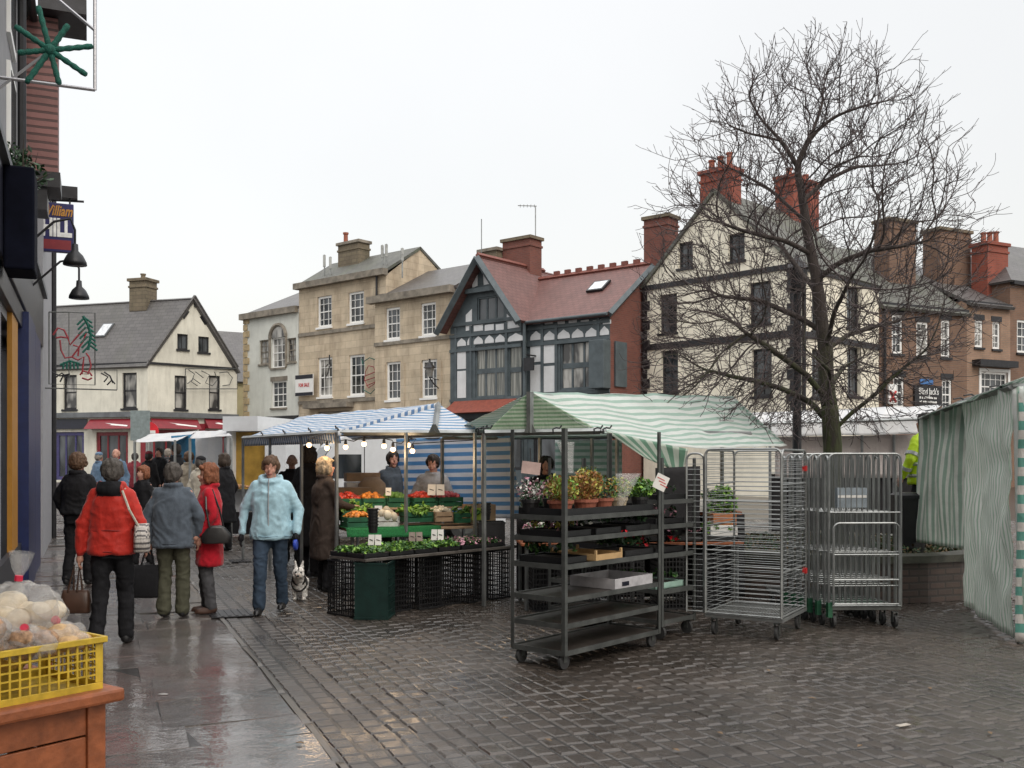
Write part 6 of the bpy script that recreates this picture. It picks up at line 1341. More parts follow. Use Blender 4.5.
def cone(p, r, h, label, tilt=.2):
    t = thing('cellophane_sleeve', label, 'cellophane', p, .3, 'cellophane flower sleeves'); mb = MB(); n = 16; vs = []
    for i, (rr, hh) in enumerate(((.02,0),(r*.6,h*.5),(r,h))):
        for j in range(n): a = 6.283*j/n; k = 1+.12*math.sin(a*5+i); vs.append((rr*k*math.cos(a)+tilt*hh, rr*.5*k*math.sin(a), hh))
    mb.mesh(vs, [(i*n+j, i*n+(j+1)%n, (i+1)*n+(j+1)%n, (i+1)*n+j) for i in range(2) for j in range(n)]); mb.build('sleeve', M_cello, t, local=True, smooth=True); return t
cone(t1(-.10,.88,zp+.03), .11, .28, 'clear cellophane flower sleeve round the yellow plant', .25)
cone(t1(-.08,.18,1.50), .07, .24, 'clear cellophane sleeve hanging at the top of the near trolley post', -.2)
t = thing('hanging_card', 'brownish pink notice card hung at the back of the near trolley', 'price card', D(531,468,8.1), .3); mb = MB(); mb.cbox((0,0,0), (.16,.006,.10), 0, tilt=(0,.12)); mb.build('card', plain('pink_card', (.42,.30,.27), .7), t, local=True); q = MB(); q.bar((0,.004,.05),(0,.02,.16),.004); q.build('string', M_black, t, local=True)
t = thing('diamond_card', 'white price card tilted like a diamond on the far post of the near trolley', 'price card', t1(.02,1.30,1.41), a1+.9); mb = MB(); mb.cbox((0,-.03,0), (.115,.005,.13), 0, tilt=(0,.45)); mb.build('card', M_card, t, local=True); q = MB()
for i in range(3): q.cbox((.0+.012*i,-.034,.03-.03*i), (.07,.003,.006), 0, tilt=(0,.45))
q.build('handwriting', M_redtxt, t, local=True)
# lower shelves of T1
shelf_tray(t1, a1, -.50,.06,1.0,.44,.36,'tray with yellow pansies low at the near end of the trolley', [L_yel,L_dark,L_pink], 130)
shelf_tray(t1, a1, -.50,.48,1.0,.44,.36,'tray of dark seedlings on the second trolley shelf', [L_dark,L_wh,L_dark], 90); shelf_tray(t1, a1, -.50,.90,1.0,.44,.38,'tray of dark foliage at the far end of the second shelf', [L_dark,L_dark], 120)
shelf_tray(t1, a1, -.50,.06,.796,.44,.30,'black tray of dark ferns at the near end of the third trolley shelf', [L_dark,L_green], 160, .10)
tw = thing('wooden_crate', 'shallow pale wooden crate on the third shelf of the near trolley', 'crate', t1(-.47,.20,.796), a1); mb = MB()
M_pale_wood = plain('pale_wood', (.46,.30,.14), .8, 0, .2, 8)
mb.box(0,0,.01,.46,.01,.06); mb.box(0,.36,.01,.46,.37,.06); mb.box(0,.01,.01,.01,.36,.055); mb.box(.45,.01,.01,.46,.36,.055); mb.box(.01,.01,0,.45,.36,.01)
for x in (0,.44):
    for y in (0,.35): mb.box(x+.001,y+.001,0,x+.019,y+.019,.09)
mb.build('crate_box', M_pale_wood, tw, local=True)
tw.location = t1(-.475,.42,.796); 
shelf_tray(t1, a1, -.42,.86,.796,.38,.44,'tray of dark green cyclamen with a single red bloom on the third shelf', [L_dark,L_dark,L_green], 260, .12); q = MB(); q.leaves((0,0,0), (.035,.035,.03), 26, .04); o = q.build('red_bloom', L_red); o.location = t1(-.06,.90,.95); tag(o, 'single red bloom above the dark cyclamen leaves', 'flower')
tw = thing('white_box', 'shallow white cardboard tray box at the far end of the fourth trolley shelf', 'box', t1(-.50,.72,.545), a1); mb = MB()
for r in ((0,0,.46,.008),(0,.552,.46,.56),(0,.008,.008,.552),(.452,.008,.46,.552)): mb.box(*r[:2],0,*r[2:],.085)
mb.box(.008,.008,0,.452,.552,.008); mb.build('box', plain('grey_white_card', (.42,.41,.42), .7), tw, local=True); q = MB(); q.box(.461,.10,.02,.463,.20,.055); q.build('printed_mark', M_navy, tw, local=True)
# T2 contents
for i,(y,z,lb,mm) in enumerate(((.08,1.235,'dark leafy tray high on the second trolley',[L_dark,L_green]),(.75,1.235,'far tray high on the second trolley',[L_dark]),(.1,1.015,'tray of small pink blooms on the second trolley',[L_pink,L_dark,L_dark]),(.75,1.015,'tray of dark leaves behind the pink blooms',[L_dark]),(.1,.755,'tray of red flowers on the middle shelf of the second trolley',[L_red,L_dark,L_dark,L_dark]),(.75,.755,'tray of dark stems on the middle shelf of the second trolley',[L_dark,L_green]),(.1,.435,'pale green plastic tray of plants low on the second trolley',[L_dark,L_green]))):
    shelf_tray(t2, a2, -.50, y, z, .45, .5, lb, mm, 150, .10, matt=M_black if i < 6 else plain('mint_plastic', (.30,.45,.38), .5))
t = thing('bin_bag', 'shiny black plastic sheet hung behind the second trolley', 'plastic sheet', D(672,500,10.3)); 
sheet('sheet', M_blkw, D(655,530,10.35), D(700,530,10.45), D(700,466,10.45), D(655,468,10.35), 12, 10, 0, .04, parent=t, seed=9)
# ===== wire roll cages
def rounded(w, z0, z1, r=.06, n=5):
    pts = [(0,z0),(0,z1-r)]
    for i in range(1,n+1): a = math.pi/2*i/n; pts.append((r-r*math.cos(a), z1-r+r*math.sin(a)))
    pts += [(w-r+r*math.sin(math.pi/2*i/n), z1-r+r*math.cos(math.pi/2*i/n)) for i in range(0,n+1)]; pts.append((w,z0)); return pts
def cage_panel(parent, name, o, d, w, z0, z1, hor=0, ver=0, rails=(), mat=M_galv, r=.0105, wr=.0028):
    f_ = MB(); P = lambda s,z: Vector(o)+Vector(d)*s+Vector((0,0,z)); f_.tube([P(s,z) for s,z in rounded(w,z0,z1)], r, 6)
    f_.bar(P(0,z0+.01), P(w,z0+.01), r*.8, 5); fo = f_.build(name, mat, parent, local=True); q = MB()
    for i in range(1,hor): z = z0+(z1-z0)*i/hor; q.bar(P(0,z),P(w,z),wr,4)
    for i in range(1,ver): s = w*i/ver; q.bar(P(s,z0),P(s,z1),wr,4)
    for z in rails: q.bar(P(0,z),P(w,z),r*.75,5)
    q.build('wire', mat, fo, local=True); return fo
def castors(t, pts, rad=.055, mat=M_rubber):
    for x, y in pts:
        c = MB(); c.lathe((x-.014,y,rad), [(.02,-.002),(rad*.96,0),(rad,.006),(rad,.022),(rad*.96,.028),(.02,.03)], 16, ax='x'); co = c.build('castor', mat, t, local=True); f_ = MB(); f_.box(x-.024,y-.02,rad-.01,x-.018,y+.02,rad*2+.02); f_.box(x+.018,y-.02,rad-.01,x+.024,y+.02,rad*2+.02); f_.box(x-.026,y-.026,rad*2+.0205,x+.026,y+.026,rad*2+.03); f_.build('castor_fork', M_steel, co, local=True)
# cage 1: local x along front edge (left->right), y depth
c1o = G(706,634.5); c1e = G(782,641.5); c1d = c1e-c1o; wC = c1d.length; aC = math.atan2(c1d.y,c1d.x)
C1 = thing('wire_cage', 'large empty wire roll cage with dense horizontal bars left of the nested cages', 'roll cage', c1o, aC, 'wire roll cages'); dC = .82
mb = MB(); mb.box(-.01,-.01,.165,wC+.01,.0,.195); mb.box(-.01,dC,.165,wC+.01,dC+.01,.195); mb.box(-.01,.0,.165,0,dC,.195); mb.box(wC,0,.165,wC+.01,dC,.195)
for i in range(1,26): mb.box(wC*i/26-.005,0,.184,wC*i/26+.005,dC,.190)
for i in range(1,7): mb.box(0,dC*i/7-.006,.176,wC,dC*i/7+.006,.1835)
mb.build('base', M_galv, C1, local=True)
cage_panel(C1,'back_panel',(0,dC,0),(1,0,0),wC,.2,1.69,hor=34,rails=(.55,.95,1.3)); cage_panel(C1,'side_panel',(wC,0,0),(0,1,0),dC,.2,1.69,hor=40,rails=(.6,1.0,1.38)); cage_panel(C1,'side_panel',(0,0,0),(0,1,0),dC,.2,1.69,hor=34,rails=(.6,1.0,1.38)); cage_panel(C1,'front_gate',(.0,-.02,0),(1,0,0),wC-.0,.2,1.70,hor=36,rails=(.78,1.23))
cage_panel(C1,'folded_gate',(-.18,-.02,0),(1,.12,0),.16,.2,1.66,hor=30)
castors(C1, ((.06,.06),(wC-.06,.06),(.06,dC-.06),(wC-.06,dC-.06)), .06)
q = MB(); q.cbox((wC,dC-.03,1.52),(.035,.05,.05),0); q.cbox((wC,dC-.03,.55),(.035,.05,.05),0); q.build('red_latch', M_redtxt, C1, local=True)
# nested cages
n0 = G(829,628); ne = G(901,627.5); nd = ne-n0; wN = nd.length; aN = math.atan2(nd.y,nd.x)
def nested(label, first):
    t = thing('nested_cage', label, 'roll cage', (0,0,0), 0, 'nested wire cages'); grn = M_green_pl
    mb = MB(); mb.box(0,0,.17,wN,.03,.20); mb.box(0,.03,.17,.03,.70,.199); mb.box(wN-.03,.03,.17,wN,.70,.199); mb.box(.03,.66,.17,wN-.03,.69,.20); mb.build('base', M_steel, t, local=True)
    mb = MB(); mb.box(.03,.004,.2005,wN-.03,.03,.222); mb.box(-.012,-.012,.10,.03,.05,.24); mb.build('green_trim', grn, t, local=True)
    cage_panel(t,'main_panel',(0,.0,0),(1,0,0),wN,.2,1.66,ver=13,rails=(.72,1.10,.40,.46),wr=.0052); cage_panel(t,'side_panel',(0,.02,0),(0,1,0),.10,.2,1.64,ver=2,rails=(.72,1.1)); cage_panel(t,'side_panel',(wN,.02,0),(0,1,0),.10,.2,1.64,ver=2,rails=(.72,1.1))
    if first: cage_panel(t,'half_gate',(.03,-.035,0),(1,0,0),wN-.06,.22,1.0,ver=12,rails=(.46,.70))
    castors(t, ((.05,.03),(wN-.05,.03),(.05,.62),(wN-.05,.62)), .06); return t
N1 = nested('front nested wire cage with a round topped half gate and green trim', True); N1.location = n0; N1.rotation_euler.z = aN
N2 = nested('nested wire cage pushed in directly behind the front one', False)
by = Vector((-math.sin(aN), math.cos(aN), 0)); N2.location = n0+by*.16+Vector((-.05,0,0)); N2.rotation_euler.z = aN
for k, lb in enumerate(('third wire cage in the nested row','fourth wire cage in the nested row','fifth wire cage in the nested row','sixth and rearmost wire cage of the nested row')): dup(N2, n0+by*(.32+.15*k)+Vector((-.08-.03*k,0,0)), aN, lb)
t = thing('file_box', 'pale grey document box tied inside the front nested cage', 'box', n0+by*.10, aN); mb = MB(); mb.box(.13,.03,1.14,.42,.10,1.33); mb.build('box', plain('blue_grey_card', (.24,.28,.31), .5), t, local=True); q = MB(); q.box(.135,.026,1.235,.415,.029,1.26); q.build('strap', M_card, t, local=True)
# ===== planter with tree
pc = Vector((4.16,13.05,0)); PR = 1.92; NP = 12
pl = thing('brick_planter', 'raised curved brick planter with dark coping around the bare tree', 'planter', pc)
def ring(mb, r0, r1, z0, z1, n=NP*2, mat=0):
    for i in range(n):
        a, b = 2*math.pi*i/n, 2*math.pi*(i+1)/n; A0, A1, B1, B0 = [pc+Vector((r*math.cos(x), r*math.sin(x), 0)) for r, x in ((r0,a),(r1,a),(r1,b),(r0,b))]; z0v, z1v = Vector((0,0,z0)), Vector((0,0,z1))
        mb.face([A1+z0v,B1+z0v,B1+z1v,A1+z1v], mat); mb.face([A1+z1v,B1+z1v,B0+z1v,A0+z1v], mat); mb.face([B0+z0v,A0+z0v,A0+z1v,B0+z1v], mat)
M_brick_dk = brickm('dark_wet_brick', (.10,.065,.05), (.06,.045,.04), (.035,.032,.028), .23, .078, .012, .55, .4, (.03,.04,.015), .6, .5)
mb = MB(); ring(mb, PR-.25, PR, 0, .45); mb.build('wall', M_brick_dk, pl); mb = MB(); ring(mb, PR-.28, PR+.05, .45, .53); 
for i in range(24): pass
mb.build('coping', plain('coping_stone', (.055,.055,.04), .6, 0, .4, 5, .4, 30), pl); mb = MB(); mb.face([pc+Vector((1.7*math.cos(2*math.pi*i/24),1.7*math.sin(2*math.pi*i/24),.40)) for i in range(24)]); mb.build('soil', M_soil, pl)
random.seed(17); mb = MB()
for i in range(420):
    a, r = random.uniform(0,6.283), PR*.9*math.sqrt(random.uniform(.02,1)); mb.leaves(pc+Vector((r*math.cos(a),r*math.sin(a),.47+.05*random.random())), (.14,.14,.07), 11, .055, (0,1,2), .6)
o = mb.build('ground_cover', [L_dirt,L_dark,leafm('dead_leaf', (.10,.06,.02))]); tag(o, 'low olive ivy ground cover filling the brick planter', 'ground cover', kind='stuff')
# black litter bin
t = thing('black_bin', 'tall black bin standing on the planter below the hi-vis jacket', 'bin', D(909,530,12.3)); t.location.z = .45; mb = MB(); loft(mb, [(0,0,0,.15,.15),(.45,0,0,.18,.18),(.68,0,0,.19,.19)], 16, 5); mb.build('bin_body', M_black, t, local=True); q = MB(); loft(q, [(.68,0,0,.2,.2),(.72,0,0,.2,.2),(.75,0,0,.15,.15)], 16, 5); q.build('lid', M_dark, t, local=True)
# ===== stall C right edge
C_ = thing('green_curtained_stall', 'market stall wrapped in pale green striped curtains at the right edge', 'market stall', (5.0,9,0))
ca, cb, cc = Vector((4.37,8.74,2.24)), Vector((4.93,10.9,2.24)), Vector((4.99,12.2,2.10)); cR = Vector((6.6,8.2,2.24))
sheet('side_curtain', M_curtain, Vector((4.93,10.9,.03)), Vector((4.37,8.74,.04)), ca, cb, 60, 30, 0, .05, parent=C_, seed=31, pleat=.016, pleat_n=5, freq=2.2)
sheet('side_curtain', M_curtain, Vector((4.42,8.72,.0)), Vector((4.50,8.60,.02)), ca+Vector((.1,-.1,0)), ca+Vector((.0,0,0)), 6, 30, 0, .01, parent=C_, seed=32)
# drawn back flap: bottom edge sweeps up
def flap():
    mb = MB(); nu, nv = 36, 26; P = {}
    for i in range(nu+1):
        for j in range(nv+1):
            u, v = i/nu, j/nv; top = cb.lerp(cc, u*.95); zb_ = .82+.10*u; q_ = cb.lerp(cc, (u**1.0)*.95*(.32+.68*(1-v)**.9)); sx = .03*math.sin(u*16*6.28*.45+v*3)+.04*noise.noise(Vector((u*6,v*4,3)))
            z = top.z*(1-v)+zb_*v; P[i,j] = Vector((q_.x-.05*math.sin(v*3)-sx, q_.y, z))
    for i in range(nu):
        for j in range(nv): mb.face([P[i,j],P[i+1,j],P[i+1,j+1],P[i,j+1]], 0, [(i/nu*2.4,-j/nv*1.4),((i+1)/nu*2.4,-j/nv*1.4),((i+1)/nu*2.4,-(j+1)/nv*1.4),(i/nu*2.4,-(j+1)/nv*1.4)])
    o = mb.build('drawn_curtain', M_curtain, C_, smooth=True); s_ = o.modifiers.new('solid','SOLIDIFY'); s_.thickness = .004
sheet('drawn_curtain', M_curtain_b, Vector((4.92,12.25,.60)), Vector((4.95,10.95,.62)), cb+Vector((.03,.03,0)), cc, 44, 30, 0, .05, parent=C_, seed=33, pleat=.05, pleat_n=4, freq=1.1)
sheet('front_curtain', M_curtain_h, Vector((4.375,8.70,.02)), Vector((6.6,8.1,.02)), cR, ca+Vector((.03,-.06,0)), 30, 30, 0, .035, parent=C_, seed=34, pleat=.012, pleat_n=6)
rc0, rc1 = Vector((5.9,8.9,2.86)), Vector((6.6,12.4,2.7))
sheet('roof_cover', M_green_stripe, ca+Vector((-.03,-.05,.02)), cc+Vector((-.05,0,.02)), rc1, rc0, 40, 12, .05, .03, parent=C_, seed=35)
sheet('roof_cover', M_green_stripe, cR, ca, rc0, rc0+Vector((.3,-.2,0)), 16, 10, .0, .02, parent=C_, seed=36)
rail(C_, ca, cb, .045); rail(C_, cb, cc, .045); rail(C_, ca, cR, .045); posts(C_, [(ca.x+.08,ca.y+.02,2.2),(cb.x+.06,cb.y,2.2),(cc.x+.1,cc.y+.25,2.1)], 2.2, .04, M_steel)
for f_ in (.1,.45,.62,.74,.86,.95):
    q_ = ca.lerp(cb, f_/.62) if f_ < .62 else cb.lerp(cc, (f_-.62)/.38)
    q = MB(); c_ = q_+Vector((-.03,-.02,.0)); q.tube([c_+Vector((-.12,-.05,.02)), c_+Vector((-.03,-.02,.035)), c_+Vector((.06,.02,.0))], .009, 6); q.build('clamp', M_dark, C_)
# ===== white canopy stalls behind the tree
Wc = thing('white_canopy_stall', 'long white canopy stall behind the bare tree', 'market stall', (5.5,19.5,0))
w0, w1, v0, v1 = D(752,424,19.5), D(925,419,19.0), D(752,413,20.8), D(942,405,20.2)
sheet('roof_cover', M_tarp_w, w0, w1, v1, v0, 30, 8, .04, .02, parent=Wc, seed=41); sheet('side_sheet', M_tarp_w, D(752,437,19.4), D(925,434,18.95), w1, w0, 30, 5, 0, .03, parent=Wc, seed=42); sheet('side_sheet', M_tarp_pink, D(775,478,19.6), D(960,478,19.2), D(960,434,19.2), D(775,437,19.6), 30, 8, 0, .04, parent=Wc, seed=43); sheet('skirt', M_blkw, D(770,545,19.65), D(965,545,19.25), D(965,474,19.25), D(770,474,19.65), 30, 6, 0, .04, parent=Wc, seed=44)  # the black skirt is an added sheet darkening the space below the pale sheet
for px in (770,800,830,862,894,922): p = D(px,424,19.3); posts(Wc, [(p.x,p.y,p.z)], 2.3, .04)
for px in (802,838,877,905): clamp(Wc, D(px,422,19.3), (1,0,.2))
rail(Wc, w0, w1, .05)
# lamp post
t = thing('lamp_post', 'plain black lamp post standing left of the tree trunk', 'lamp post', D(797,400,15.0)); t.location.z = 0
mb = MB(); mb.lathe((0,0,0), [(.11,0),(.11,.9),(.085,.98),(.07,1.1),(.062,4.1),(.04,4.2)], 12); mb.build('column', M_dark, t, local=True, smooth=False); q = MB(); q.lathe((0,0,4.12), [(.09,0),(.13,.05),(.16,.32),(.19,.34),(.05,.5),(.02,.56)], 10); q.build('lantern', M_dark, t, local=True)
# ===== far left stalls, vans
t = thing('white_awning_stall', 'small stall with plain white awning near the red shop fronts', 'market stall', (-7.5,24,0))
sheet('roof_cover', M_tarp_w, D(133,442,23), D(176,441,22.3), D(198,431,25), D(150,434,26), 14, 8, .05, .02, parent=t, seed=51); sheet('side_sheet', M_tarp_blue, D(172,470,24), D(199,470,23.6), D(196,434,23.6), D(171,436,24), 10, 8, 0, .05, parent=t, seed=52)
for px, Y_ in ((135,23),(175,22.3),(197,25),(152,26)): p = D(px,440,Y_); posts(t, [(p.x,p.y,p.z)], 2, .04)
stand('stall_counter', 'grey counter under the plain white awning', Vector((-8.6,23,gz(23))), Vector((1,-.05,0)).normalized(), Vector((0,1,0)), 1.6, .8, .85, M_steel)
t = thing('white_sheet_stall', 'stall with white sheet sides and open awning beside the gold panelled van', 'market stall', (-6.5,21,0))
sheet('roof_cover', M_tarp_w, D(189,439,20), D(232,436,19), D(226,430,21.5), D(196,431,22.5), 14, 8, .05, .02, parent=t, seed=53); sheet('side_sheet', M_tarp_w, D(192,480,22), D(222,480,21.4), D(222,437,21.4), D(196,437,22), 10, 8, 0, .05, parent=t, seed=54)
for px, Y_ in ((190,20),(231,19),(225,21.5)): p = D(px,438,Y_); posts(t, [(p.x,p.y,p.z)], 2, .04)
def van(label, O, ang, ln, w, h, colr, side_open=None):
    t = thing('van', label, 'van', O, ang); mb = MB(); hood = .9
    prof = [(0,.35),(0,.95),(.12,1.1),(.75,1.2),(1.25,h-.15),(1.45,h),(ln-.05,h),(ln,h-.1),(ln,.35)]
    for i in range(len(prof)):
        a, b = prof[i], prof[(i+1)%len(prof)]; mb.face([(a[0],0,a[1]),(a[0],w,a[1]),(b[0],w,b[1]),(b[0],0,b[1])])
    mb.face([(x,0,z) for x,z in prof][::-1]); mb.face([(x,w,z) for x,z in prof]); mb.build('body', colr, t, local=True)
    g = MB(); g.mesh([(.82,-.006,1.25),(1.75,-.006,1.25),(1.75,-.006,h-.35),(1.28,-.006,h-.35)], [(0,1,2,3)]); g.build('side_window', M_glass, t, local=True); g = MB(); g.mesh([(.74,.08,1.22),(.74,w-.08,1.22),(1.2,w-.1,h-.2),(1.2,.1,h-.2)], [(0,3,2,1)]); g.build('windscreen', M_glass, t, local=True)
    for x in (.75,ln-.8):
        for y in (-.01,w-.19): c = MB(); c.lathe((x,y,.33), [(.1,0),(.19,.0),(.32,.01),(.33,.04),(.33,.16),(.32,.2)], 20, ax='y'); wo = c.build('wheel', M_rubber, t, local=True); c = MB(); c.lathe((x,y-.004,.33), [(.02,0),(.17,.0),(.185,.006)], 16, ax='y'); c.build('rim', M_steel, wo, local=True)
    for y in (.1,w-.3): q = MB(); q.box(-.012,y,.68,.02,y+.2,.86); q.build('headlight', M_glass_c, t, local=True)
    q = MB(); q.box(-.05,.05,.38,.1,w-.05,.58); q.build('bumper', M_black, t, local=True); q = MB(); q.box(1.8,-.004,.5,1.815,.0,h-.2); q.box(2.9,-.004,.5,2.915,.0,h-.2); q.build('door_gap', M_dark, t, local=True)
    return t
vO = Vector(((266-512)/F*18.3, 18.3, gz(18.3))); vx = van('white van parked behind the shoppers at the vegetable stall', vO, R(18), 4.6, 1.9, 2.05, plain('van_white', (.62,.64,.66), .3, 0, .05))
# catering trailer with gold panel
tO = D(226,420,20.5); t = thing('catering_trailer', 'white catering trailer with gold panelled hatch and food counter', 'trailer', (tO.x,20.5,gz(20)), R(-12)); x1 = .85
mb = MB(); mb.box(0,0,.5,1.3,1.8,.95,0); mb.box(0,.02,.95,.12,1.8,2.15,0); mb.box(x1,.02,.951,1.3,1.8,2.15,0); mb.box(-.02,-.1,2.15,.75,1.85,2.45,0); mb.build('body', MATS['van_white'], t, local=True)
mb = MB(); mb.box(.12,.2,.96,x1,.25,2.14); mb.build('gold_panel', plain('gold_panel_mat', (.36,.22,.04), .4, 0, .35, 3), t, local=True); mb = MB(); mb.box(-.05,-.35,.93,x1+.3,.0,.97); mb.build('counter', M_steel, t, local=True)
q = MB(); random.seed(4)
for i in range(30): q.ball((random.uniform(0,x1+.2), random.uniform(-.3,-.05), 1.0+random.uniform(0,.05)), (.05,.04,.03), 7, 5)
o = q.build('food_display', plain('buns', (.45,.25,.12), .7, 0, .3, 10), t, local=True); o['kind'] = 'stuff'
for x in (.65,): c = MB(); c.lathe((x,.0,.3), [(.1,0),(.28,.01),(.3,.03),(.3,.15),(.28,.18)], 18, ax='y'); c.build('wheel', M_rubber, t, local=True)
mb = MB(); mb.box(.1,-.02,.05,1.2,.0,.5); mb.build('skirt', M_dark, t, local=True)
# road sign and cabinet back
p = D(149.5,432,30); t = thing('no_entry_sign', 'round red and white road sign on a grey pole', 'road sign', (p.x,p.y,gz(30))); mb = MB(); z_ = p.z-gz(30); mb.bar((0,0,0),(0,0,z_+.3),.035,8); mb.build('pole', M_galv, t, local=True); mb = MB(); mb.lathe((0,-.06,z_), [(0.0,0),(.30,0),(.30,.015)], 24, ax='y', mat=0); mb.box(-.2,-.075,z_-.045,.2,-.061,z_+.045,1); mb.build('disc', [plain('sign_red', (.55,.02,.03), .4), M_white], t, local=True)
p = D(140,425,29); t = thing('sign_panel_post', 'grey rear of a tall traffic sign panel on twin poles', 'road sign', (p.x,p.y,gz(29))); z_ = p.z-gz(29); mb = MB(); mb.box(-.28,0,z_-.45,.28,.03,z_+.42); mb.build('panel', plain('sign_grey', (.20,.24,.24), .5), t, local=True)
for x in (-.18,.18): q = MB(); q.bar((x,.05,0),(x,.05,z_+.35),.035,8); q.build('pole', M_galv, t, local=True)
# small white sign at the left
p,_ = at_u(50,398,22.5); t = thing('small_projecting_sign', 'small white and red projecting sign at the corner of the left building', 'sign', p); mb = MB(); mb.cbox(p, (.16,.03,.32), 0, 0); mb.build('board', M_white, t); q = MB(); q.cbox(p+Vector((0,-.018,.08)), (.1,.004,.1), 0); q.build('blue_mark', M_navy, t); q = MB(); q.cbox(p+Vector((0,-.018,-.08)), (.1,.004,.05), 0); q.build('red_mark', M_redtxt, t)
# ---------------------------------------------------------------- bare tree grown by space colonisation
def make_tree():
    rng = np.random.default_rng(5); Y0 = 13.05
    def T(x, y, dy=0): return np.array(D(x, y, Y0+dy))
    nodes_ = []; par = []
    def limb(pts, start=None):
        prev = start
        for i in range(len(pts)):
            p = pts[i]
            if prev is None: nodes_.append(p); par.append(-1); prev = 0; continue
            a = nodes_[prev]; n = max(1, int(np.linalg.norm(p-a)/.07))
            for k in range(1, n+1):
                q = a+(p-a)*k/n+rng.normal(0,.006,3); nodes_.append(q); par.append(prev); prev = len(nodes_)-1
        return prev
    def near(p): return int(np.argmin(np.linalg.norm(np.array(nodes_)-p, axis=1)))
    base = np.array([T(832,450)[0], Y0, .38]); limb([base, T(833,450), T(829,400), T(825,355), T(820,310), T(814,265), T(806,222), T(801,190), T(796,165)])
    L_ = [
     [T(828,400), T(806,375,-.15), T(775,352,-.4), T(743,331,-.7), T(735,300,-.8)],
     [T(831,425), T(812,402,.1), T(780,388,.3), T(742,378,.5), T(705,370,.6), T(688,352,.7)],
     [T(838,430), T(852,412,-.1), T(874,396,-.25), T(898,372,-.4), T(925,352,-.6), T(948,335,-.7)],
     [T(826,350), T(848,335,.2), T(880,325,.5), T(915,318,.8), T(945,300,.9)],
     [T(822,330), T(800,318,.2), T(760,300,.3), T(715,296,.3), T(680,300,.2)],
     [T(817,280), T(840,262,-.2), T(872,250,-.5), T(905,246,-.7), T(935,250,-.8)],
     [T(812,255), T(785,240,-.2), T(752,234,-.5), T(715,222,-.6), T(690,205,-.6)],
     [T(803,200), T(826,180,.2), T(856,166,.4), T(890,165,.5), T(925,180,.5)],
     [T(796,165), T(780,140,.1), T(760,118,.2), T(748,95,.2), T(760,70,.2), T(768,40,.2)],
     [T(796,165), T(812,135,-.1), T(838,115,-.2), T(870,104,-.3), T(910,98,-.4), T(950,100,-.4)],
     [T(812,135,-.1), T(822,105,.0), T(826,75,.1), T(842,48,.1), T(870,28,.1)],
     [T(780,140,.1), T(745,132,-.2), T(715,120,-.4), T(690,95,-.5)],
     [T(826,350), T(835,310,-.5), T(850,280,-.9), T(862,250,-1.1)], [T(818,290), T(795,265,.7), T(770,230,1.1)], [T(806,222), T(770,190,.4), T(735,170,.6), T(700,165,.7)], [T(829,400), T(830,370,-.8), T(800,345,-1.3)], [T(829,390), T(845,365,.8), T(880,350,1.3)]]
    for l in L_: limb(l[1:-1] if len(l) > 3 else l[1:], near(l[0]))
    # attraction points in the crown envelope
    pts = []; c0 = T(812,215)
    cx = c0[0]; 
    while len(pts) < 4600:
        p = rng.uniform(-1,1,3)
        z = 2.1+(6.75-2.1)*(p[2]+1)/2; h = (z-2.1)/4.65
        rad = 2.15*(math.sin(math.pi*min(1,max(0,(h*.84+.12))))**.6)
        x, y = p[0]*rad, p[1]*rad*.85
        if (x/rad)**2+(y/(rad*.85))**2 > 1: continue
        if math.hypot(x,y) < rad*.25 and h < .7 and rng.random() < .7: continue
        pts.append((cx+x+.02, Y0+y, z))
    for _ in range(1000):
        q = T(rng.uniform(655,800), rng.uniform(285,425), rng.uniform(-1.2,1.2)); pts.append(tuple(q))
    att = np.array(pts); N_ = list(nodes_); P_ = list(par); alive = np.ones(len(att), bool); step = .075; infl = .60; kill = .15
    na = np.array(N_); d2 = np.full(len(att), 1e9); idx = np.zeros(len(att), int)
    for i, q in enumerate(na):
        dd = ((att-q)**2).sum(1); m_ = dd < d2; d2[m_] = dd[m_]; idx[m_] = i
    kids = {}
    for it in range(75):
        sel = alive & (d2 < infl**2)
        if not sel.any(): break
        ids = idx[sel]; vec = att[sel]-np.array(N_)[ids]; vec /= np.linalg.norm(vec, axis=1)[:,None]+1e-9
        acc = {}
        for i, v in zip(ids, vec): acc[i] = acc.get(i, 0)+v
        new = []
        for i, v in acc.items():
            n = np.linalg.norm(v)
            if kids.get(i,0) >= 3: continue
            if n < 1e-6: continue
            pi = P_[i]; v = v/n; 
            if pi >= 0: t_ = N_[i]-N_[pi]; v = v+.8*t_/(np.linalg.norm(t_)+1e-9)
            v = v+rng.normal(0,.14,3)+np.array([0,0,.06])+.18*(N_[i]-np.array([cx,Y0,3.6]))/2; v /= np.linalg.norm(v)
            ov = N_[i]-np.array([cx,Y0,3.0]); on = np.linalg.norm(ov)
            if on > 1.2 and v @ ov/on < .1: continue
            if N_[i][2] > 6.75: continue
            kids[i] = kids.get(i,0)+1; new.append((i, N_[i]+v*step))
        for i, q in new:
            N_.append(q); P_.append(i); k = len(N_)-1; dd = ((att-q)**2).sum(1); m_ = dd < d2; d2[m_] = dd[m_]; idx[m_] = k
        alive &= d2 > kill**2
        if len(N_) > 16000: break
    n = len(N_); ch = [[] for _ in range(n)]
    for i in range(1, n): ch[P_[i]].append(i)
    # radii by the pipe model
    r = np.zeros(n); tip = .0040; ex = 2.15
    for i in range(n-1, -1, -1):
        if not ch[i]: r[i] = tip
        else: r[i] = (sum(r[c]**ex for c in ch[i])+.0000000)**(1/ex)
    sc = .118/r[0]; 
    rr = np.where(r*sc > .004, r*sc, .004); rr = np.minimum(rr, .16)
    rr = np.maximum(rr, .0052)
    # split into chains
    trunk, crown = MB(), MB(); st = [(0, None)]; N3 = [Vector(q) for q in N_]
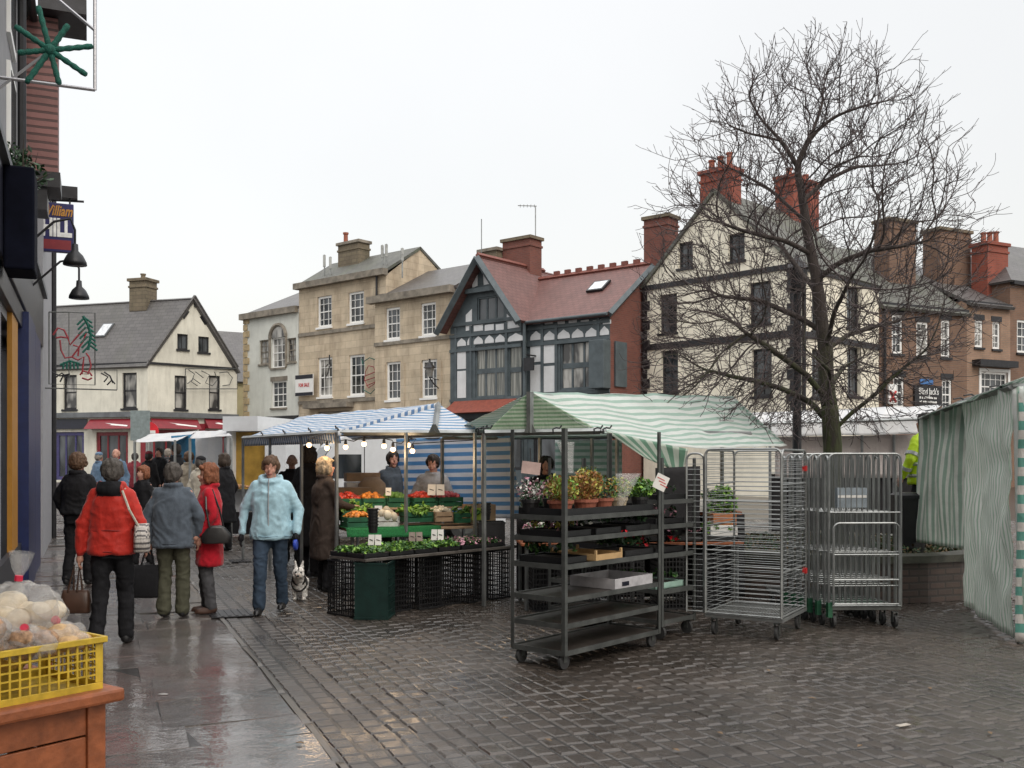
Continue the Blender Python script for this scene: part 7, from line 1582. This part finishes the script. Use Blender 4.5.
    chains = []
    stack = [0]; done = set()
    starts = [(0, -1)]
    while starts:
        s0, p0 = starts.pop(); c = [p0, s0] if p0 >= 0 else [s0]; cur = s0
        while ch[cur]:
            k = sorted(ch[cur], key=lambda j: -rr[j]); 
            for j in k[1:]: starts.append((j, cur))
            cur = k[0]; c.append(cur)
        chains.append(c)
    for ci, c in enumerate(chains):
        if len(c) < 2: continue
        pts_ = [N3[i] for i in c]; ra = [float(rr[i]) for i in c]
        if c[0] != 0: ra[0] = min(ra[0], ra[1]*1.1)
        # smooth
        for _ in range(2): pts_ = [pts_[0]]+[pts_[i]*.5+(pts_[i-1]+pts_[i+1])*.25 for i in range(1,len(pts_)-1)]+[pts_[-1]]
        if ci == 0:
            k = min(len(c)-1, int(1.9/.07)); ra2 = list(ra)
            for i in range(min(6,k)): ra2[i] *= 1+.25*(1-i/6)**2
            for i in range(min(k,len(ra2))): ra2[i] = max(ra2[i], .145*(1-i/k*.28))
            for i in range(k, len(ra2)): ra2[i] = min(.104, max(ra2[i], .104*(1-(i-k)/48)))
            cut = min(len(c), k+1); trunk.tube([p+Vector((0,0,0)) for p in pts_[:cut]], ra2[:cut], 16); crown.tube(pts_[cut-1:], ra2[cut-1:], 10)
        else:
            big = max(ra); nn = 8 if big > .03 else (5 if big > .012 else 3); ra[-1] *= .5; crown.tube(pts_, ra, nn, 0 if big > .014 else 1, cap=big > .014)
    # short spurs and buds along fine twigs
    random.seed(9)
    for i in range(n):
        if rr[i] < .012 and random.random() < .25 and P_[i] >= 0:
            d_ = Vector((random.gauss(0,1),random.gauss(0,1),random.gauss(.3,1))).normalized(); l = random.uniform(.03,.10); p = N3[i]; crown.tube([p, p+d_*l*.6, p+d_*l+Vector((0,0,.01))], [.003,.0026,.0042], 3, 1, cap=False)
    cc_ = Vector((cx, Y0, 3.2))
    for i in range(n):
        tipn = not ch[i]
        if P_[i] < 0 or rr[i] > .03 or (not tipn and random.random() > .38): continue
        p = N3[i]; d_ = (p-N3[P_[i]]).normalized(); out_ = (p-cc_).normalized(); d_ = (d_*(1.1 if tipn else .4)+out_*.8+Vector((random.gauss(0,.55),random.gauss(0,.55),random.gauss(.08,.45)))).normalized(); l = random.uniform(.16,.50); pts_ = [p]; dd = d_.copy(); k = 5
        for s_ in range(k):
            dd = (dd+Vector((random.gauss(0,.16),random.gauss(0,.16),random.gauss(.03,.14)))).normalized(); pts_.append(pts_[-1]+dd*l/k)
            if s_ > 0 and random.random() < .6:
                sd = (dd+Vector((random.gauss(0,.8),random.gauss(0,.8),random.gauss(.1,.7)))).normalized(); q_ = pts_[-1]; ls = random.uniform(.05,.16); crown.tube([q_, q_+sd*ls*.5, q_+sd*ls+Vector((0,0,ls*.12))], [.0036,.0032,.0034], 3, 1, cap=False)
        crown.tube(pts_, [.0052,.0047,.0042,.0038,.0034,.003], 3, 1, cap=False)
    t = thing('bare_tree', 'leafless tree with mossy trunk and dense bare twigs rising from the brick planter', 'tree', (base[0], Y0, .38))
    trunk.build('trunk', M_trunk, t, smooth=True); crown.build('crown', [M_trunk, M_twig], t, smooth=True)
    print('tree nodes', n, 'faces', len(crown.f))
make_tree()
# ---------------------------------------------------------------- foreground bread stand
K = Vector((-1.445,3.74,0)); U = Vector((-.61,-.79,0)).normalized(); V = Vector((-.79,.61,0)).normalized(); LN_, DP_ = 1.3, .72; ZT = .75
st = thing('wooden_stand', 'orange brown wooden display stand with green baize top in the near left corner', 'stand', K)
def KP(a, b, z): return K+U*a+V*b+Vector((0,0,z))
def kb(mb, a0, a1, b0, b1, z0, z1, mat=0): mb.ob(KP(a0,b0,z0), U*(a1-a0), V*(b1-b0), (0,0,z1-z0), mat)
mb = MB(); kb(mb,-.0,LN_,0,.065,ZT-.05,ZT); kb(mb,-.0,LN_,DP_-.065,DP_,ZT-.05,ZT); kb(mb,0,.065,.0655,DP_-.0655,ZT-.049,ZT-.001); kb(mb,LN_-.065,LN_,.0655,DP_-.0655,ZT-.049,ZT-.001); mb.build('top_frame', M_wood, st, bevel=.012)
mb = MB(); kb(mb,.05,LN_-.05,.05,DP_-.05,ZT-.035,ZT-.014); mb.build('baize_top', M_baize, st)
for a in (.05,LN_-.12):
    for b in (.05,DP_-.12): q = MB(); kb(q,a,a+.07,b,b+.07,0,ZT-.051); q.build('leg', M_wood, st, bevel=.004)
mb = MB()
for i in range(5): z0 = .06+i*.132; kb(mb,.121,LN_-.121,.062,.08,z0,z0+.124)
for i in range(5): z0 = .06+i*.132; kb(mb,.062,.08,.121,DP_-.121,z0,z0+.124)
mb.build('side_planks', M_wood, st, bevel=.003)
# yellow bread crate
def ycrate(O, ang, w, d, h, label):
    t = thing('yellow_crate', label, 'crate', O, ang); mb = MB(); rim = .022
    for (x0,y0,x1,y1) in ((-.012,-.012,w+.012,.004),(-.012,d-.004,w+.012,d+.012),(-.012,.004,.004,d-.004),(w-.004,.004,w+.012,d-.004)): mb.box(x0,y0,h-rim,x1,y1,h)
    for (x0,y0,x1,y1) in ((0,0,w,.006),(0,d-.006,w,d),(0,.006,.006,d-.006),(w-.006,.006,w,d-.006)): mb.box(x0,y0,0,x1,y1,.035)
    for x in (0,w-.03):
        for y in (0,d-.006): mb.box(x,y,.0351,x+.03,y+.0059,h-rim-.0002)
    for x in (0,w-.006):
        for y in (.006,d-.036): mb.box(x,y,.0351,x+.0059,y+.03,h-rim-.0002)
    mb.box(.006,.006,.0,w-.006,d-.006,.006); mb.build('frame', M_crate_y, t, local=True, bevel=.002)
    q = MB()
    for y in (.003,d-.003):
        n = 16
        for i in range(1,n): x = .03+(w-.06)*i/n; q.box(x-.004,y-.0025,.035,x+.004,y+.0025,h-rim)
        for i in range(1,5): z = .035+(h-rim-.035)*i/5; q.box(.03,y-.0022,z-.003,w-.03,y+.0022,z+.003)
    for x in (.003,w-.003):
        n = 11
        for i in range(1,n): y = .036+(d-.072)*i/n; q.box(x-.0025,y-.004,.035,x+.0025,y+.004,h-rim)
        for i in range(1,5): z = .035+(h-rim-.035)*i/5; q.box(x-.0022,.036,z-.003,x+.0022,d-.036,z+.003)
    q.build('lattice', M_crate_y, t, local=True); return t
aY = math.atan2(-U.y,-U.x)                     # x axis points along -U (towards the far corner)
wY, dY, hY = .62, .42, .205
O = KP(.055+wY,.06,ZT-.012); ycrate(O, aY, wY, dY, hY, 'yellow plastic lattice crate of bagged bread on the green baize')
def KY(x, y, z): return O+(-U)*x+V*y+Vector((0,0,z))
M_bread = plain('bread_crust', (.50,.33,.17), .8, 0, .35, 30, .6, 60); M_breadp = plain('pale_dough', (.66,.55,.38), .8, 0, .2, 25, .5, 50); M_breadd = plain('seeded_bread', (.36,.22,.13), .85, 0, .5, 60, .7, 90); M_tie = plain('red_tie', (.6,.02,.06), .5)
def bread(p, r, label, mat, n=6, rr=.05, neck=True, seed=1, rot=0.0, nk=(0,0,1)):
    random.seed(seed); t = thing('bread_bag', label, 'bread', p, rot, 'bags of bread in the yellow crate'); q = MB()
    for i in range(n):
        x, y, z = [random.uniform(-1,1)*.62*a for a in r]; q.ball((x,y,z+r[2]), (rr*random.uniform(.85,1.15),rr*random.uniform(.85,1.1),rr*.75), 14, 9)
    o = q.build('loaves', mat, t, local=True, smooth=True); b = MB(); b.ball((0,0,r[2]), tuple(a*1.12 for a in r), 22, 14)
    tip = Vector((0,0,r[2]*2.05)); nd = Vector(nk).normalized()
    o2 = fuse(b, 'clear_bag', [M_cello], t, .012, amp=.022, nscale=(22,22,22), smooth=1, seed=seed)
    if neck:
        c = MB(); pts = [tip-nd*.03, tip+nd*.015, tip+nd*.03, tip+nd*.06, tip+nd*.12]; c.tube(pts, [.035,.010,.012,.03,.045], 10, cap=False); oo = c.build('bag_neck', M_cello, t, local=True, smooth=True)
        c = MB(); c.tube([tip+nd*.012, tip+nd*.032], .015, 8); c.build('tie', M_tie, t, local=True)
    return t
bread(KY(.42,.24,.175), (.15,.13,.11), 'large bag of pale rolls with a tall red tied neck', [M_breadp], 12, .055, seed=2, nk=(.12,0,1))
bread(KY(.20,.15,.16), (.13,.11,.08), 'rounded bag of seeded brown buns in the middle of the crate', [M_breadd], 12, .055, neck=True, seed=3, nk=(.7,-.5,.3))
bread(KY(.37,.08,.15), (.11,.06,.05), 'flat bag of brown rolls against the front of the crate', [M_breadd], 8, .042, seed=4, nk=(.2,-.8,.4))
bread(KY(.51,.12,.14), (.10,.09,.055), 'bag of light brown scones at the right end of the crate', [M_bread], 9, .045, seed=5, nk=(-.1,-.7,.7))
bread(KY(.45,.30,.12), (.11,.09,.06), 'bag of yellow buns behind the scones', [plain('yellow_bun', (.62,.45,.15), .7, 0, .2, 20)], 8, .045, neck=False, seed=6)
bread(KY(.0,.10,.12), (.12,.09,.06), 'bag of white baps at the left edge of the view', [M_breadp], 8, .05, neck=False, seed=7)
t = thing('wicker_basket', 'round yellow basket with buns behind the crate', 'basket', KP(.22,.60,ZT-.01)); mb = MB(); mb.lathe((0,0,0), [(.10,0),(.13,.05),(.15,.12),(.155,.13),(.14,.125),(.12,.06),(.09,.02)], 20); mb.build('basket', plain('yellow_wicker', (.52,.33,.07), .7, 0, .3, 30, .6, 60), t, local=True, smooth=True)
q = MB(); random.seed(3)
for i in range(9): a = i*.7; q.ball((.075*math.cos(a),.075*math.sin(a),.12+.02*(i%3)), (.045,.04,.03), 12, 8)
q.build('buns', MATS['yellow_bun'], t, local=True, smooth=True)
t = thing('folding_leg_board', 'narrow orange wooden strut leaning at the far end of the stand', 'board', KP(-.015,.55,.0)); mb = MB(); mb.ob(KP(-.05,.62,0), U*.025, V*.06, KP(.02,.50,.93)-KP(-.05,.62,0)); mb.build('board', M_wood, t)
# ---------------------------------------------------------------- camera, light, world
cam = bpy.data.cameras.new('camera'); co = bpy.data.objects.new('camera', cam); COL.objects.link(co); co.location = (0,0,EYE); co.rotation_euler = (R(90),0,0)
cam.lens = 36*F/1024; cam.sensor_width = 36; cam.shift_y = (HZ-384)/1024; cam.clip_start = .05; cam.clip_end = 1500; SC.camera = co
sun = bpy.data.lights.new('sun', 'SUN'); sun.energy = 1.0; sun.angle = R(25); sun.color = (1,.97,.93); so = bpy.data.objects.new('sun', sun); COL.objects.link(so)
SUN_EL, SUN_AZ = R(42), R(150)            # azimuth measured from +Y clockwise: behind and to the right
dirv = Vector((math.sin(SUN_AZ)*math.cos(SUN_EL), math.cos(SUN_AZ)*math.cos(SUN_EL), math.sin(SUN_EL))); so.rotation_euler = dirv.to_track_quat('Z','Y').to_euler(); so.location = dirv*40
w = bpy.data.worlds.new('World'); SC.world = w; w.use_nodes = True; nt = w.node_tree; nt.nodes.clear()
out = N(nt, 'ShaderNodeOutputWorld'); sky = N(nt, 'ShaderNodeTexSky'); sky.sky_type = 'NISHITA'; sky.sun_disc = False; sky.sun_elevation = SUN_EL; sky.sun_rotation = SUN_AZ; sky.air_density = 1.5; sky.dust_density = 5
b1 = N(nt, 'ShaderNodeBackground'); b1.inputs['Strength'].default_value = .05; L(nt, sky.outputs[0], b1.inputs['Color'])
t = N(nt, 'ShaderNodeTexCoord'); sp = N(nt, 'ShaderNodeSeparateXYZ'); L(nt, t.outputs['Generated'], sp.inputs[0])
rp = N(nt, 'ShaderNodeValToRGB'); e = rp.color_ramp.elements; e[0].position = 0.0; e[0].color = (.86,.845,.825,1); e[1].position = 1; e[1].color = (1.0,.985,.965,1); e2_ = rp.color_ramp.elements.new(.32); e2_.color = (.885,.87,.85,1); L(nt, sp.outputs[2], rp.inputs[0])
st_ = N(nt, 'ShaderNodeMapRange'); st_.inputs[1].default_value = .45; st_.inputs[2].default_value = 1.0; st_.inputs[3].default_value = 1.18; st_.inputs[4].default_value = 3.0; L(nt, sp.outputs[2], st_.inputs[0])
cl = N(nt, 'ShaderNodeTexNoise', Scale=1.6, Detail=5.0); L(nt, t.outputs['Generated'], cl.inputs['Vector']); mr = N(nt, 'ShaderNodeMapRange'); mr.inputs[1].default_value = .3; mr.inputs[2].default_value = .7; mr.inputs[3].default_value = .93; mr.inputs[4].default_value = 1.03; L(nt, cl.outputs['Fac'], mr.inputs[0])
m0 = N(nt, 'ShaderNodeMath', operation='MULTIPLY'); L(nt, st_.outputs[0], m0.inputs[0]); L(nt, mr.outputs[0], m0.inputs[1]); gx = N(nt, 'ShaderNodeMapRange'); gx.inputs[1].default_value = -.5; gx.inputs[2].default_value = .6; gx.inputs[3].default_value = 1.05; gx.inputs[4].default_value = .93; L(nt, sp.outputs[0], gx.inputs[0]); mu = N(nt, 'ShaderNodeMath', operation='MULTIPLY'); L(nt, m0.outputs[0], mu.inputs[0]); L(nt, gx.outputs[0], mu.inputs[1])
b2 = N(nt, 'ShaderNodeBackground'); L(nt, rp.outputs[0], b2.inputs['Color']); L(nt, mu.outputs[0], b2.inputs['Strength'])
ad = N(nt, 'ShaderNodeAddShader'); L(nt, b1.outputs[0], ad.inputs[0]); L(nt, b2.outputs[0], ad.inputs[1]); L(nt, ad.outputs[0], out.inputs['Surface'])
SC.view_settings.view_transform = 'Standard'; SC.view_settings.look = 'None'; SC.view_settings.exposure = -.28; SC.view_settings.gamma = 1
SC.render.engine = 'CYCLES'; SC.cycles.max_bounces = 6; SC.cycles.transparent_max_bounces = 12
